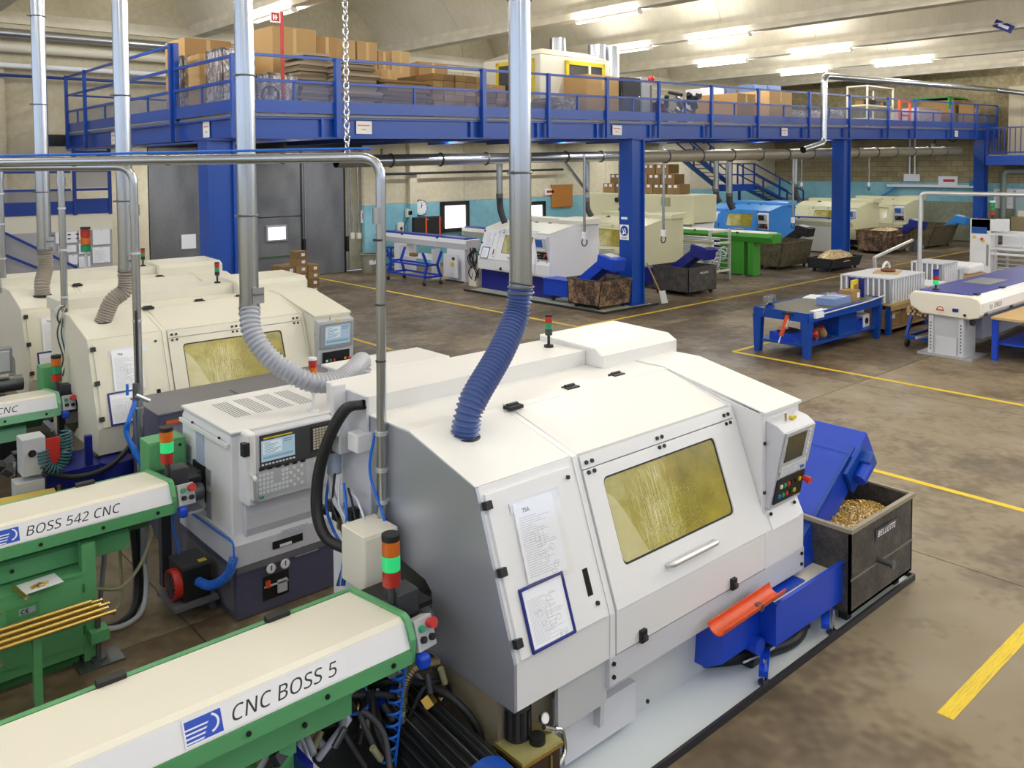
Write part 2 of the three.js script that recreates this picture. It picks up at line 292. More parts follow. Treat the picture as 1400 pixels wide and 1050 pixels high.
// ---------------------------------------------------------------- fluorescent lamps
function tubeLamp(pos, along, len, label, group, power, low) {
  const t = thing('fluorescent_lamp', label, 'lamp', pos, along === 'b' ? Math.PI / 2 : 0, group);
  part(t, 'housing', bx(len, .07, .16), M.feederCream, [0, 0, 0]); part(t, 'diffuser', rbx(len - .04, .05, .09, .02), low ? M.tubeGlowLow : M.tubeGlow, [0, -.055, 0]);
  for (const s of [-1, 1]) part(t, 'end_cap', bx(.03, .09, .15), M.feederCream, [s * (len / 2), -.04, 0]);
  const l = new THREE.RectAreaLight(0xfffdfa, power, len - .1, .12); l.position.set(0, -.1, 0); l.rotation.x = -Math.PI / 2; l.castShadow = true; t.add(l);
  for (const s of low ? [] : [-1, 1]) { const w = new THREE.RectAreaLight(0xfffdfa, power * 2.7, len - .1, .12); w.position.set(0, -.05, s * .11); w.rotation.order = 'YXZ'; w.rotation.set(.45, s > 0 ? Math.PI : 0, 0); t.add(w); }   // extra side lights, stronger than the tube, added to brighten the ceiling
  return t;
}
M.tubeGlowLow = new THREE.MeshStandardMaterial({ color: '#ffffff', emissive: '#fff6dc', emissiveIntensity: 2.2 });
const ROWS = { 9.7: [19.6, 8, 4, 0, -4.5], 16.2: [14.5, 6, 2, -2, -6], 21.4: [18.4, 14.8, 2, -2, -6], 26.8: [18.4, 14.5, -2, -6], 32.1: [18.1, 14.1, -1, -5], 37.4: [10.5, 6.7, 2.8, -1, -5], 4.3: [18.2, 12.5, 5.5, -1.5], '-1.2': [15.4, 8.5, 1.5, -5.5] };  // lamps beyond the view are added to light the hall and roof
for (const key in ROWS) for (const b of ROWS[key]) { const a = +key;
  tubeLamp([a - .1, 7.255, -b], 'b', 2.1, 'long fluorescent lamp fixed under a concrete roof beam', 'fluorescent lamps under the roof beams', LAMP);
}
// ---------------------------------------------------------------- storage gallery (mezzanine)
const MB = 13.8, MA = 6.06, TILT = .0165, deckH = a => 4.42 + TILT * (a - MA), MEND = 40.6;
const meshTex = canvas(128, 128, (x) => { x.fillStyle = '#000'; x.fillRect(0, 0, 128, 128); x.strokeStyle = '#fff'; x.lineWidth = 13; for (let k = -1; k <= 2; k++) for (const s of [-1, 1]) { x.beginPath(); x.moveTo(k * 64 - 64 * 2, s > 0 ? -64 : 192); x.lineTo(k * 64 + 64 * 2, s > 0 ? 192 : -64); x.stroke(); } });
meshTex.colorSpace = THREE.NoColorSpace; meshTex.wrapS = meshTex.wrapT = THREE.RepeatWrapping;
M.mesh = new THREE.MeshStandardMaterial({ color: '#5d678a', roughness: .5, metalness: .2, alphaMap: meshTex, alphaTest: .5, side: THREE.DoubleSide });
function meshPanelGeo(p, q, h) { // upright see-through sheet from p to q (bottom points), height h
  const g = new THREE.BufferGeometry(); const L = p.distanceTo(q) / .09, T = h / .09;
  g.setAttribute('position', new THREE.Float32BufferAttribute([p.x, p.y, p.z, q.x, q.y, q.z, q.x, q.y + h, q.z, p.x, p.y + h, p.z], 3));
  g.setAttribute('uv', new THREE.Float32BufferAttribute([0, 0, L, 0, L, T, 0, T], 2)); g.setIndex([0, 1, 2, 0, 2, 3]); g.computeVertexNormals(); return g;
}
const mezz = thing('storage_gallery', 'long blue steel storage gallery with mesh railing on square columns', 'mezzanine', [MA, 0, -MB]);
{
  const y = (a, h) => h + TILT * (a - MA);
  const seg = (name, a0, a1, h0, h1, b0, b1, mat = M.blue) => { // member along the front, following the slight rise
    const c = W((a0 + a1) / 2, y((a0 + a1) / 2, (h0 + h1) / 2), (b0 + b1) / 2); const g = new THREE.BoxGeometry(a1 - a0, h1 - h0, b1 - b0); g.rotateZ(Math.atan(TILT)); g.translate(c.x, c.y, c.z); return wpart(mezz, name, g, mat);
  };
  const post = (name, a, h0, h1, b, w = .07, mat = M.blue) => { const g = new THREE.BoxGeometry(w, h1 - h0, w); g.translate(a, y(a, (h0 + h1) / 2), -b); return wpart(mezz, name, g, mat); };
  seg('edge_beam_web', MA, MEND, 4.02, 4.36, MB + .06, MB + .09); seg('edge_beam_bottom_flange', MA, MEND, 3.99, 4.02, MB, MB + .18); seg('edge_beam_top_flange', MA, MEND, 4.34, 4.37, MB, MB + .18);
  seg('deck', MA + .05, MEND, 4.38, 4.43, MB + .05, RB1 - .1, M.midGrey);
  for (let k = 0; k < 13; k++) { const a = 7 + k * 2.7; const g = new THREE.BoxGeometry(.12, .3, RB1 - MB - .6); g.translate(a, y(a, 4.22), -(MB + RB1) / 2); wpart(mezz, 'joist', g, M.railBlue); }
  seg('toe_board', MA, MEND, 4.44, 4.66, MB - .02, MB + .01); seg('middle_rail', MA, MEND, 4.97, 5.02, MB - .03, MB + .02); seg('top_rail', MA, MEND, 5.4, 5.45, MB - .03, MB + .02);
  const P = [340, 460, 659, 748, 828, 899, 971, 1035, 1105, 1160, 1213, 1250, 1300, 1333, 1362].map(u => onB(u, 150, MB).x).filter(a => a < MEND + .2);
  P.forEach((a, i) => {
    post('rail_post', a, 4.02, 5.45, MB - .045, i === 2 || i === 1 ? .1 : .075); post('stiffener', a - .28, 4.02, 4.34, MB + .03, .06);
    if (i < P.length - 1) {
      const b = P[i + 1], m = (a + b) / 2; post('mesh_post', m, 4.66, 4.99, MB - .01, .04);
      for (const [s, e] of [[a, m], [m, b]]) wpart(mezz, 'mesh_panel', meshPanelGeo(W(s + .03, y(s, 4.66), MB - .005), W(e - .03, y(e, 4.66), MB - .005), .31), M.mesh);
    }
  });
  // left side, facing the machine rows
  const side = (name, b0, b1, h0, h1, a0, a1, mat = M.blue) => { const g = new THREE.BoxGeometry(a1 - a0, h1 - h0, b1 - b0); g.translate((a0 + a1) / 2, (h0 + h1) / 2, -(b0 + b1) / 2); return wpart(mezz, name, g, mat); };
  side('edge_beam_web', MB, 24.5, 4.02, 4.36, MA + .06, MA + .09); side('edge_beam_bottom_flange', MB, 24.5, 3.96, 3.99, MA, MA + .2); side('edge_beam_top_flange', MB, 24.5, 4.34, 4.37, MA, MA + .18);
  side('toe_board', MB, 24.2, 4.44, 4.66, MA - .02, MA + .01); side('middle_rail', MB, 24.2, 4.95, 5.0, MA - .03, MA + .02); side('top_rail', MB, 24.2, 5.37, 5.42, MA - .03, MA + .02);
  side('high_rail', 16.65, 24.15, 5.84, 5.89, MA - .03, MA + .02);
  const Q = [MB + .05, 16.7, 22.5, 24.15];
  Q.forEach((b, i) => {
    const g = new THREE.BoxGeometry(.075, i ? 1.9 : 1.42, .075); g.translate(MA - .045, 4.0 + (i ? .95 : .71), -b); wpart(mezz, 'rail_post', g, M.blue);
    if (i < 3) { const e = Q[i + 1], n = i === 1 ? 4 : 2; for (let k = 0; k < n; k++) { const s0 = b + (e - b) * k / n, s1 = b + (e - b) * (k + 1) / n; wpart(mezz, 'mesh_panel', meshPanelGeo(W(MA - .005, 4.66, s1 - .02), W(MA - .005, 4.66, s0 + .02), .3), M.mesh); if (k) side('mesh_post', s0 - .02, s0 + .02, 4.66, 4.97, MA - .02, MA + .02); } }
  });
  for (const h of [5.85, 5.4]) bar(mezz, 'end_rail', W(MA, h, 24.15), W(9.4, h - .02, 24.15), .05, M.railBlue);
  bar(mezz, 'end_rail_post', W(9.4, 4.4, 24.15), W(9.4, 5.86, 24.15), .07, M.railBlue); 
  bar(mezz, 'gate_post', W(MA + .02, 4.4, 16.6), W(MA + .02, 5.9, 16.6), .09, M.blue);
  // columns: I sections with flanges towards the aisle
  for (const [a, b] of [[5.86, 14.2], [16.4, 13.95], [27.4, 14.1], [39.9, 14.15]]) {
    const col = new THREE.Group(); col.name = 'column'; col.position.set(a - mezz.position.x, 0, -b - mezz.position.z); mezz.add(col);
    const H = y(a, 3.99); part(col, 'web', bx(.42, H, .05), M.blue, [0, H / 2, 0]);
    for (const s of [-1, 1]) part(col, 'flange', bx(.05, H, .42), M.blue, [s * .22, H / 2, 0]);
    part(col, 'cheek_plate', bx(.42, H, .02), M.blue, [0, H / 2, .14]); part(col, 'base_plate', bx(.6, .03, .55), M.railBlue, [0, .015, 0]); part(col, 'head_plate', bx(.56, .03, .5), M.railBlue, [0, H - .015, 0]);
  }
  // load plates
  const loadTex = canvas(128, 96, (x, w, h) => { x.fillStyle = '#ece8e4'; x.fillRect(0, 0, w, h); x.fillStyle = '#b4443a'; for (let k = 0; k < 9; k++) x.fillRect(14 + k * 11, 28, 8, 9); x.fillStyle = '#777'; for (let k = 0; k < 4; k++) x.fillRect(42 + k * 11, 60, 8, 7); });
  const loadMat = new THREE.MeshStandardMaterial({ map: loadTex, roughness: .6 });
  for (const u of [497, 843, 1072, 1307]) { const p = onB(u, 175, MB + .05); const g = new THREE.PlaneGeometry(.34, .24); g.translate(p.x, y(p.x, 4.2), p.z + .02); wpart(mezz, 'load_sign', g, loadMat); }
  for (const u of [152, 279]) { const p = onA(u, 180, MA); const g = new THREE.PlaneGeometry(.3, .3); g.rotateY(-Math.PI / 2); g.translate(p.x + .04, 4.2, p.z); wpart(mezz, 'load_sign', g, loadMat); }
  // safety notice on the second column
  const sg = canvas(128, 160, (x) => { x.fillStyle = '#eef0f2'; x.fillRect(0, 0, 128, 160); x.fillStyle = '#1a3f94'; x.beginPath(); x.arc(64, 66, 54, 0, 7); x.fill(); x.strokeStyle = '#fff'; x.lineWidth = 13; x.beginPath(); x.moveTo(40, 46); x.lineTo(56, 84); x.lineTo(90, 92); x.moveTo(64, 40); x.lineTo(84, 76); x.moveTo(34, 92); x.lineTo(60, 98); x.stroke(); x.fillStyle = '#444'; x.fillRect(22, 134, 84, 5); x.fillRect(30, 145, 68, 5); });
  const g = new THREE.PlaneGeometry(.3, .38); g.rotateY(-Math.PI / 2); g.translate(16.14, 1.83, -13.98); wpart(mezz, 'safety_sign', g, new THREE.MeshStandardMaterial({ map: sg, roughness: .6 }));
  const g2 = new THREE.PlaneGeometry(.2, .06); g2.rotateY(-Math.PI / 2); g2.translate(16.14, 2.18, -13.98); wpart(mezz, 'name_plate', g2, M.paper);
}
// lamps under the gallery
for (const b of [15.2, 19.6, 23.2]) for (let k = 0; k < 7; k++) { const a = 8.5 + k * 4.7; if (b < 16 && k < 1) continue; tubeLamp([a, 4.3 + TILT * (a - MA), -b], 'a', 1.6, 'fluorescent lamp on the underside of the blue gallery', 'fluorescent lamps under the gallery', LAMP_LOW, true); }

// ---------------------------------------------------------------- goods on the gallery
function cartonAt(name, label, px, b, depth, mat, group, base = null) {  // px [u0, u1, vTop] read on the plane b of its front
  const p0 = onB(px[0], px[2], b), p1 = onB(px[1], px[2], b), a0 = p0.x, a1 = p1.x, floor = base ?? deckH((a0 + a1) / 2) + .012, top = (p0.y + p1.y) / 2;
  const t = thing(name, label, 'carton', [(a0 + a1) / 2, floor, -(b + depth / 2)], 0, group);
  const w = a1 - a0, h = Math.max(.12, top - floor);
  part(t, 'body', rbx(w, h, depth, .01), mat, [0, h / 2, 0]);
  part(t, 'tape', bx(Math.min(.08, w * .2), .003, depth * .98), M.cardTape, [0, h + .0015, 0]); part(t, 'tape_end', bx(Math.min(.08, w * .2), h * .3, .003), M.cardTape, [0, h * .84, depth / 2 + .0015]);
  return t;
}
M.cardTape = std('#cfae72', .5); M.wrap = new THREE.MeshStandardMaterial({ map: noiseTexture(128, [[9, 1, 141], [40, 1, 142]], t => mix3([120, 108, 104], [226, 222, 222], cl(t * 3.2 - 1.1))), roughness: .3 });
M.wrapBrown = new THREE.MeshStandardMaterial({ map: noiseTexture(128, [[9, 1, 143], [30, 1, 144]], t => mix3([128, 92, 58], [196, 164, 128], cl(t * 2.6 - .8))), roughness: .4 });
const gc = 'cartons stored on the gallery';
cartonAt('carton', 'tall brown carton standing on the gallery beside the red hydrant pole', [372, 432, 38], 16.4, 1.0, M.card[1]);
cartonAt('carton', 'brown carton stepped down behind the tall carton by the hydrant pole', [432, 462, 50], 16.6, .9, M.card[0]);
cartonAt('carton', 'brown carton on the gallery left of the red pole behind wrapped packs', [252, 316, 54], 17.4, 1.1, M.card[0]);
cartonAt('carton', 'narrow carton beside the film-wrapped pack at the gallery corner', [272, 288, 74], 16.4, .6, M.card[1]);
cartonAt('carton', 'taped carton next to the narrow carton at the gallery corner', [289, 318, 72], 16.4, .7, M.card[2]);
cartonAt('carton', 'square brown carton in the row behind the grey flattened board', [456, 486, 54], 16.8, 1.1, M.card[3]);
cartonAt('carton', 'plain brown carton beside the chain in the row on the gallery', [488, 516, 57], 16.8, .9, M.card[1]);
cartonAt('carton', 'lower brown carton at the end of the row near the chain', [517, 534, 70], 16.8, .9, M.card[0]);
cartonAt('carton', 'carton with torn white film over its top edge', [535, 560, 70], 16.8, .9, M.card[3]);
cartonAt('carton', 'small light carton standing on the flattened boards near the chain', [521, 542, 95], 15.2, .5, M.card[3]);
cartonAt('carton', 'wide low carton behind the banded pallet of boxes', [572, 612, 86], 17.2, 1.3, M.card[2]);
cartonAt('carton', 'large carton in front of the yellow framed cabin', [802, 846, 103], 14.6, 1.2, M.card[1]);
cartonAt('carton', 'carton with red straps beside the blue lockers', [1008, 1033, 128], 14.7, 1.6, M.card[2]);
cartonAt('carton', 'large plain carton just right of the red-strapped carton', [1052, 1083, 125], 14.7, 1.7, M.card[1]);
cartonAt('carton', 'carton under the green sheet at the far end of the gallery', [1304, 1330, 138], 14.8, 1.4, M.card[2]);
cartonAt('carton', 'last carton on the gallery against the end wall', [1331, 1339, 142], 14.05, .6, M.cardOld[2]);
function bundle(name, label, cat, px, b, depth, mat, base = null) {
  const p0 = onB(px[0], px[2], b), p1 = onB(px[1], px[2], b), a0 = p0.x, a1 = p1.x, floor = base ?? deckH((a0 + a1) / 2) + .012, h = (p0.y + p1.y) / 2 - floor;
  const t = thing(name, label, cat, [(a0 + a1) / 2, floor, -(b + depth / 2)]); const w = a1 - a0;
  return [t, w, h, depth];
}
function wrapped(label, px, b, depth, mat) {  // pallet load under stretch film
  const [t, w, h] = bundle('wrapped_pallet', label, 'pallet', px, b, depth);
  part(t, 'pallet', bx(w, .1, depth), M.plank, [0, .05, 0]);
  const g = new RoundedBoxGeometry(w * .97, h - .1, depth * .97, 5, .05), p = g.attributes.position; for (let i = 0; i < p.count; i++) { p.setXYZ(i, p.getX(i) + rr(-.012, .012), p.getY(i) + rr(-.012, .012), p.getZ(i) + rr(-.012, .012)); } g.computeVertexNormals();
  part(t, 'wrapped_load', g, mat, [0, .1 + (h - .1) / 2, 0]); return t;
}
wrapped('film-wrapped pack at the gallery corner left of the cartons', [247, 268, 76], 17.0, .6, M.wrap);
wrapped('white bubble-wrapped pack behind the big round duct', [300, 350, 66], 15.2, .7, M.wrap);
wrapped('low white wrapped pack around the foot of the red pole', [366, 408, 100], 14.8, .7, M.wrap);
wrapped('low grey film-wrapped pack left of the large carton by the cabin', [758, 790, 134], 14.4, .8, M.wrap);
wrapped('white wrapped goods low on the gallery past the large plain carton', [1078, 1103, 151], 14.8, .9, M.wrap);
wrapped('white bundle leaning behind the mesh near the vent pipe', [1130, 1156, 150], 14.8, .9, M.wrap);
wrapped('pale pink wrapped stack before the green sheet', [1256, 1288, 148], 14.9, 1.2, std('#cdbcc8', .5));
// pallet of small boxes, banded: every box its own part
{
  const [t, w, h, d] = bundle('boxed_pallet', 'pallet of small brown boxes in courses, clear film round its foot', 'pallet', [592, 692, 104], 14.9, 1.4);
  part(t, 'pallet', bx(w, .1, d), M.plank, [0, .05, 0]); const n = Math.round(w / .3), rows = Math.max(3, Math.round((h - .1) / .16)), bh = (h - .1) / rows, mats = [...M.cardOld, M.card[2], M.wrapBrown];
  for (let r = 0; r < rows; r++) for (let i = 0; i < n; i++) for (const s of [0, 1]) { const top = r === rows - 1 && i > n * .65; if (top) continue; part(t, 'small_box', bx(w / n - .015, bh - .008, d / 2 - .02), mats[Math.floor(rnd() * 5)], [-w / 2 + (i + .5) * w / n + rr(-.01, .01), .1 + (r + .5) * bh, (s - .5) * d / 2 + rr(-.02, .02)]); }
}
// flattened board stacks: loose sheets
function boards(label, px, b, depth, mats) {
  const [t, w, h] = bundle('flattened_carton_stack', label, 'cardboard', px, b, depth); const n = Math.max(4, Math.round(h / .06));
  for (let i = 0; i < n; i++) part(t, 'sheet', bx(w * rr(.8, 1), h / n * .9, depth * rr(.75, 1)), mats[i % mats.length], [rr(-.08, .08), (i + .5) * h / n, rr(-.06, .06)], [0, rr(-.05, .05), rr(-.008, .008)]);
  return t;
}
const greyBoard = [std('#94836a', .9), std('#7a6a52', .9), std('#aa9a80', .9)];
boards('untidy stack of grey flattened board behind the gallery rail left of the chain', [408, 452, 72], 15.1, .9, greyBoard);
boards('low stack of grey flattened board right of the gallery post', [462, 522, 84], 14.7, .8, greyBoard);
boards('thin stack of brown flattened cartons before the banded pallet', [524, 592, 110], 14.6, .8, M.cardOld);
boards('brown wrapped boards behind the duct on the gallery', [700, 752, 138], 14.6, .8, [M.wrapBrown, M.cardOld[0]]);
// hydrant pole and sign
{
  const p = onB(387, 120, 14.5), t = thing('hydrant_post', 'red hydrant pole with white sign rising above the gallery rail', 'post', [p.x, deckH(p.x) + .012, p.z]);
  const top = onB(387, 18, 14.5).y - deckH(p.x); part(t, 'pole', cyl(.035, top, 10), M.red, [0, top / 2, 0]);
  part(t, 'sign', bx(.2, .2, .02), new THREE.MeshStandardMaterial({ map: canvas(64, 64, x => { x.fillStyle = '#f2efec'; x.fillRect(0, 0, 64, 64); x.fillStyle = '#b02418'; x.fillRect(8, 8, 48, 48); x.fillStyle = '#fff'; x.fillRect(16, 18, 10, 30); x.fillRect(32, 18, 8, 30); x.fillRect(16, 30, 30, 6); }), roughness: .5 }), [-.13, top - .1, 0]);
  part(t, 'hose_reel', new THREE.TorusGeometry(.16, .02, 8, 20), M.rubber, [-.3, .35, .1]); part(t, 'base', cyl(.14, .03, 14), M.red, [0, .015, 0]);
}
// yellow-framed cabin
{
  const p0 = onB(738, 120, 15.4), p1 = onB(834, 120, 15.4), w = p1.x - p0.x, y0 = deckH(p0.x) + .012, top = onB(790, 68, 15.4).y - y0, eave = onB(800, 80, 15.4).y - y0, d = 2.2;
  const t = thing('machine_cabin', 'cream machine cabin with yellow framed doors and chimney on the gallery', 'cabin', [(p0.x + p1.x) / 2, y0, -(15.4 + d / 2)]);
  part(t, 'body', rbx(w, eave, d, .04), M.cream, [0, eave / 2, 0]);
  const roof = new THREE.CylinderGeometry(.45, Math.SQRT1_2, 1, 4, 1); roof.rotateY(Math.PI / 4); roof.scale(w, (top - eave), d); part(t, 'roof', roof, M.cream, [0, eave + (top - eave) / 2, 0]);
  const fr = (x, wd, z, ry) => { const f = new THREE.Group(); f.name = 'door'; f.position.set(x, eave * .52, z); f.rotation.y = ry; t.add(f); const hh = eave * .84; for (const s of [-1, 1]) { part(f, 'door_frame', bx(.1, hh, .06), M.yellow, [s * wd / 2, 0, 0]); part(f, 'door_frame', bx(wd + .1, .1, .06), M.yellow, [0, s * (hh / 2 - .05), 0]); } part(f, 'door_pane', bx(wd, hh * .92, .03), M.darkGrey, [0, 0, -.01]); part(f, 'mullion', bx(.08, hh * .9, .04), M.cream, [wd * .1, 0, .015]); };
  fr(w * .12, w * .52, d / 2 + .03, 0); fr(-w / 2 - .03, d * .6, .2, -Math.PI / 2); 
  const cx = onB(766, 60, 15.4 + 1).x - t.position.x; part(t, 'chimney', cyl(.22, .5, 18), M.galv, [cx, top + .2, 0]);
  const ct = thing('twin_steel_drums', 'pair of bright steel drums on a stand beside the cabin', 'drums', [onB(832, 100, 15.4).x + .25, deckH(20), -15.8]);
  const tp = onB(832, 60, 15.4).y - deckH(20); for (const s of [-1, 1]) part(ct, 'drum', cyl(.24, .85, 18), M.galv, [s * .27, tp - .42, 0]); part(ct, 'stand', cyl(.06, tp - .8, 10), M.galv, [.1, (tp - .8) / 2, 0]); part(ct, 'bracket', bx(.8, .06, .2), M.darkSteel, [0, tp - .88, 0]); part(ct, 'foot', bx(.5, .03, .5), M.darkSteel, [0, .015, 0]);
}
{ // cabinets
  const mk = (label, u0, u1, v, b, d, mat) => { const [t, w, h] = bundle('cabinet', label, 'cabinet', [u0, u1, v], b, d); part(t, 'body', rbx(w, h, d, .015), mat, [0, h / 2, 0]); part(t, 'door', bx(w * .9, h * .9, .02), mat, [0, h / 2, d / 2 + .01]); part(t, 'handle', bx(.03, .12, .03), M.steel, [w * .35, h * .55, d / 2 + .035]); return t; };
  mk('dark grey cabinet beside the large carton on the gallery', 850, 876, 106, 14.6, .9, M.darkGrey); mk('light grey switch cabinet with red knob on the gallery', 877, 891, 106, 14.6, .7, M.lightGrey);
  mk('pale blue locker beside the red strapped carton', 1030, 1049, 116, 16.4, .6, std('#5b78ac', .5)); mk('second pale blue locker behind the large plain carton', 1050, 1068, 117, 16.4, .6, std('#5b78ac', .5));
  mk('grey-white cupboard standing behind the black scrap parts', 955, 969, 122, 16.2, .5, M.greyWhite); mk('tall white cupboard right of the gallery post by the scrap', 974, 990, 120, 16.2, .5, M.whiteFar); mk('slate blue locker just left of the red-strapped carton', 992, 1006, 120, 16.4, .5, std('#4e5d86', .5));
}
{ // scrap parts heap and red fan
  const p = onB(925, 130, 14.7), t = thing('scrap_heap', 'heap of black machine parts on the gallery by the red fan', 'scrap', [p.x, deckH(p.x), p.z]);
  for (let i = 0; i < 22; i++) { const r = rr(.03, .07), L = rr(.4, 1.0); part(t, i % 3 ? 'bracket' : 'rod', i % 3 ? bx(rr(.1, .3), rr(.08, .2), rr(.1, .3)) : cyl(r, L, 8), i % 4 ? M.dark : M.darkSteel, [rr(-.75, .75), .1 + .035 * i, rr(-.2, .3)], [rr(-1, 1), rr(-2, 2), rr(-1, 1)]); }
  const q = onB(905, 140, 14.4), f = thing('fan_guard', 'red curved machine guard on the gallery beside the scrap parts', 'guard', [q.x - .35, deckH(q.x), q.z]);
  const g = new THREE.CylinderGeometry(.75, .75, .5, 14, 1, false, 0, 1.3); part(f, 'guard_shell', g, M.red, [.1, .3, 0], [0, 1.9, 0]); part(f, 'knob', new THREE.SphereGeometry(.09, 12, 8), M.red, [-.1, onB(890, 108, 14.4).y - deckH(q.x), 0]); part(f, 'stem', cyl(.03, 1.0, 8), M.darkSteel, [-.1, .5, 0]);
}
{ // trolley, orange frame, green sheet, junk at the far end
  const p = onB(1237, 150, 14.6), t = thing('orange_rack', 'orange steel rack leaning on the gallery rail near the far end', 'rack', [p.x, deckH(p.x), p.z]);
  const tp = onB(1237, 136, 14.6).y - deckH(p.x); for (const s of [-1, 1]) part(t, 'upright', bx(.09, tp, .09), M.orange, [s * .42, tp / 2, 0], [0, 0, s * -.05]); part(t, 'cross_bar', bx(.9, .09, .09), M.orange, [0, tp - .05, 0]); part(t, 'cross_bar', bx(.9, .07, .07), M.orange, [0, tp * .45, 0]);
  const q = onB(1190, 140, 16), c = thing('wire_trolley', 'tall cream shelf trolley loaded with junk behind the gallery rail', 'trolley', [q.x, deckH(q.x), q.z]); const th = onB(1205, 122, 16).y - deckH(q.x);
  for (const x of [-1.1, 1.1]) for (const z of [-.4, .4]) part(c, 'upright', bx(.06, th, .06), M.cream, [x, th / 2, z]); for (const h of [.4, th * .55, th]) part(c, 'shelf', bx(2.3, .05, .85), M.cream, [0, h, 0]);
  for (let i = 0; i < 9; i++) part(c, 'junk', bx(rr(.15, .5), rr(.1, .25), rr(.1, .4)), [M.dark, M.darkSteel, M.cardOld[0]][i % 3], [rr(-.9, .9), th * .55 + .12, rr(-.2, .2)]);
  const s = onB(1310, 138, 15), gs = thing('green_sheet', 'green plastic sheet over goods at the far end of the gallery', 'sheet', [s.x - .2, deckH(s.x), s.z - .7]); const gh = onB(1310, 137, 15).y - deckH(s.x) + .08; part(gs, 'sheet_top', bx(2.2, .06, 1.6), std('#2f8f3c', .5), [0, gh, 0]); part(gs, 'sheet_fold', bx(.5, .5, .05), std('#35a544', .5), [-.85, gh - .25, .8]);
}
// ---------------------------------------------------------------- sliding-headstock lathes (enclosure 2.92 m long, 1.9 m high)
const litOilTex = (s0) => canvas(768, 384, (x, w, h) => {   // oily window film: milky runs, amber film, drops, glow from within painted in
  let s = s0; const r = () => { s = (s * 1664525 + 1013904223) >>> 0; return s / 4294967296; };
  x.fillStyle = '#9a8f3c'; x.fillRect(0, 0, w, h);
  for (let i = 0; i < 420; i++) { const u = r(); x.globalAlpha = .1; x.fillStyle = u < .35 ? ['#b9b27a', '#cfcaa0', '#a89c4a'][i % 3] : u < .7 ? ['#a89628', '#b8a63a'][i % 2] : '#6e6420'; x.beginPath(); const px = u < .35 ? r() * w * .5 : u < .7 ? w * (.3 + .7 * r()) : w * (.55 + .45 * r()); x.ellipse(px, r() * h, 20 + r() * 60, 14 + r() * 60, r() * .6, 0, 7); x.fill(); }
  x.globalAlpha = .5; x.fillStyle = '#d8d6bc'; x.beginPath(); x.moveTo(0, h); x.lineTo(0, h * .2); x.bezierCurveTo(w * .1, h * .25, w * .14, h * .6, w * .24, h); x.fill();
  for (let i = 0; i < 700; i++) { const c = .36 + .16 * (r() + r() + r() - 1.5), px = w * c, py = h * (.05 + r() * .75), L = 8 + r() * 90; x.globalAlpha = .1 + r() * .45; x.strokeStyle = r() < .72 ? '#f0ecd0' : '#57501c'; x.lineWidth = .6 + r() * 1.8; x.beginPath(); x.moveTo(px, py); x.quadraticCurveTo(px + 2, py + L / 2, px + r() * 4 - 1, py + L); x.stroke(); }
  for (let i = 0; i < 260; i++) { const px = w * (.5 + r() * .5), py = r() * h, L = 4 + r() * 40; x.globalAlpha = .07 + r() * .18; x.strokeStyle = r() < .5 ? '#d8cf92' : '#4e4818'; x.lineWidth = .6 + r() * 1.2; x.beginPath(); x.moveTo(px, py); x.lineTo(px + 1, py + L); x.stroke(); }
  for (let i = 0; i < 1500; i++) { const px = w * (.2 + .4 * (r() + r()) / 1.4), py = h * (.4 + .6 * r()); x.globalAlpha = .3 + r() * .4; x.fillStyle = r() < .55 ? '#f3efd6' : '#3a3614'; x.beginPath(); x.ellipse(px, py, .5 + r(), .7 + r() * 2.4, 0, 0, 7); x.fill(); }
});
M.oil = [5, 77].map(s => new THREE.MeshStandardMaterial({ map: litOilTex(s), roughness: .18 }));
const sheetTex = (s0, title) => canvas(192, 256, (x, w, h) => {
  let s = s0; const r = () => { s = (s * 1664525 + 1013904223) >>> 0; return s / 4294967296; };
  x.fillStyle = '#eceef5'; x.fillRect(0, 0, w, h); x.fillStyle = '#31343c'; x.font = 'bold 20px sans-serif'; if (title) x.fillText(title, 22, 34);
  x.strokeStyle = '#8b8fa0'; x.lineWidth = 1; for (let i = 0; i < 26; i++) { const y = 50 + i * 7.6; x.beginPath(); x.moveTo(14, y); x.lineTo(14 + 60 + r() * 100, y); x.stroke(); if (r() < .3) x.strokeRect(20 + r() * 120, y, 10 + r() * 30, 6 + r() * 16); }
  x.beginPath(); x.arc(140, 170, 11, 0, 7); x.stroke(); x.beginPath(); x.arc(60, 120, 14, 0, 7); x.stroke(); x.strokeRect(90, 95, 22, 60);
});
M.sheet = [new THREE.MeshStandardMaterial({ map: sheetTex(3, '▲ 75A'), roughness: .6 }), new THREE.MeshStandardMaterial({ map: sheetTex(19, ''), roughness: .6 })];
const logoTex = canvas(256, 40, (x) => { x.fillStyle = '#d9dde6'; x.fillRect(0, 0, 256, 40); x.fillStyle = '#2a7fc0'; x.font = 'bold 28px sans-serif'; x.fillText('DM', 14, 30); x.fillRect(58, 12, 12, 18); x.fillStyle = '#9fb4c8'; x.fillRect(92, 14, 130, 4); x.fillRect(92, 24, 90, 4); });
M.logo = new THREE.MeshStandardMaterial({ map: logoTex, roughness: .5 });
const screenTex = canvas(160, 120, (x, w, h) => { x.fillStyle = '#a9c3d2'; x.fillRect(0, 0, w, h); x.fillStyle = '#d6e4ea'; x.fillRect(8, 8, 90, 70); x.fillStyle = '#5b7f96'; for (let i = 0; i < 7; i++) x.fillRect(14, 16 + i * 9, 30 + (i * 37) % 50, 3); x.fillRect(106, 12, 46, 4); x.fillRect(106, 24, 40, 4); x.fillStyle = '#7fa6b8'; x.fillRect(8, 92, 144, 14); });
M.screenLit = new THREE.MeshStandardMaterial({ color: '#111', emissiveMap: screenTex, emissive: '#ffffff', emissiveIntensity: .75, roughness: .2 });
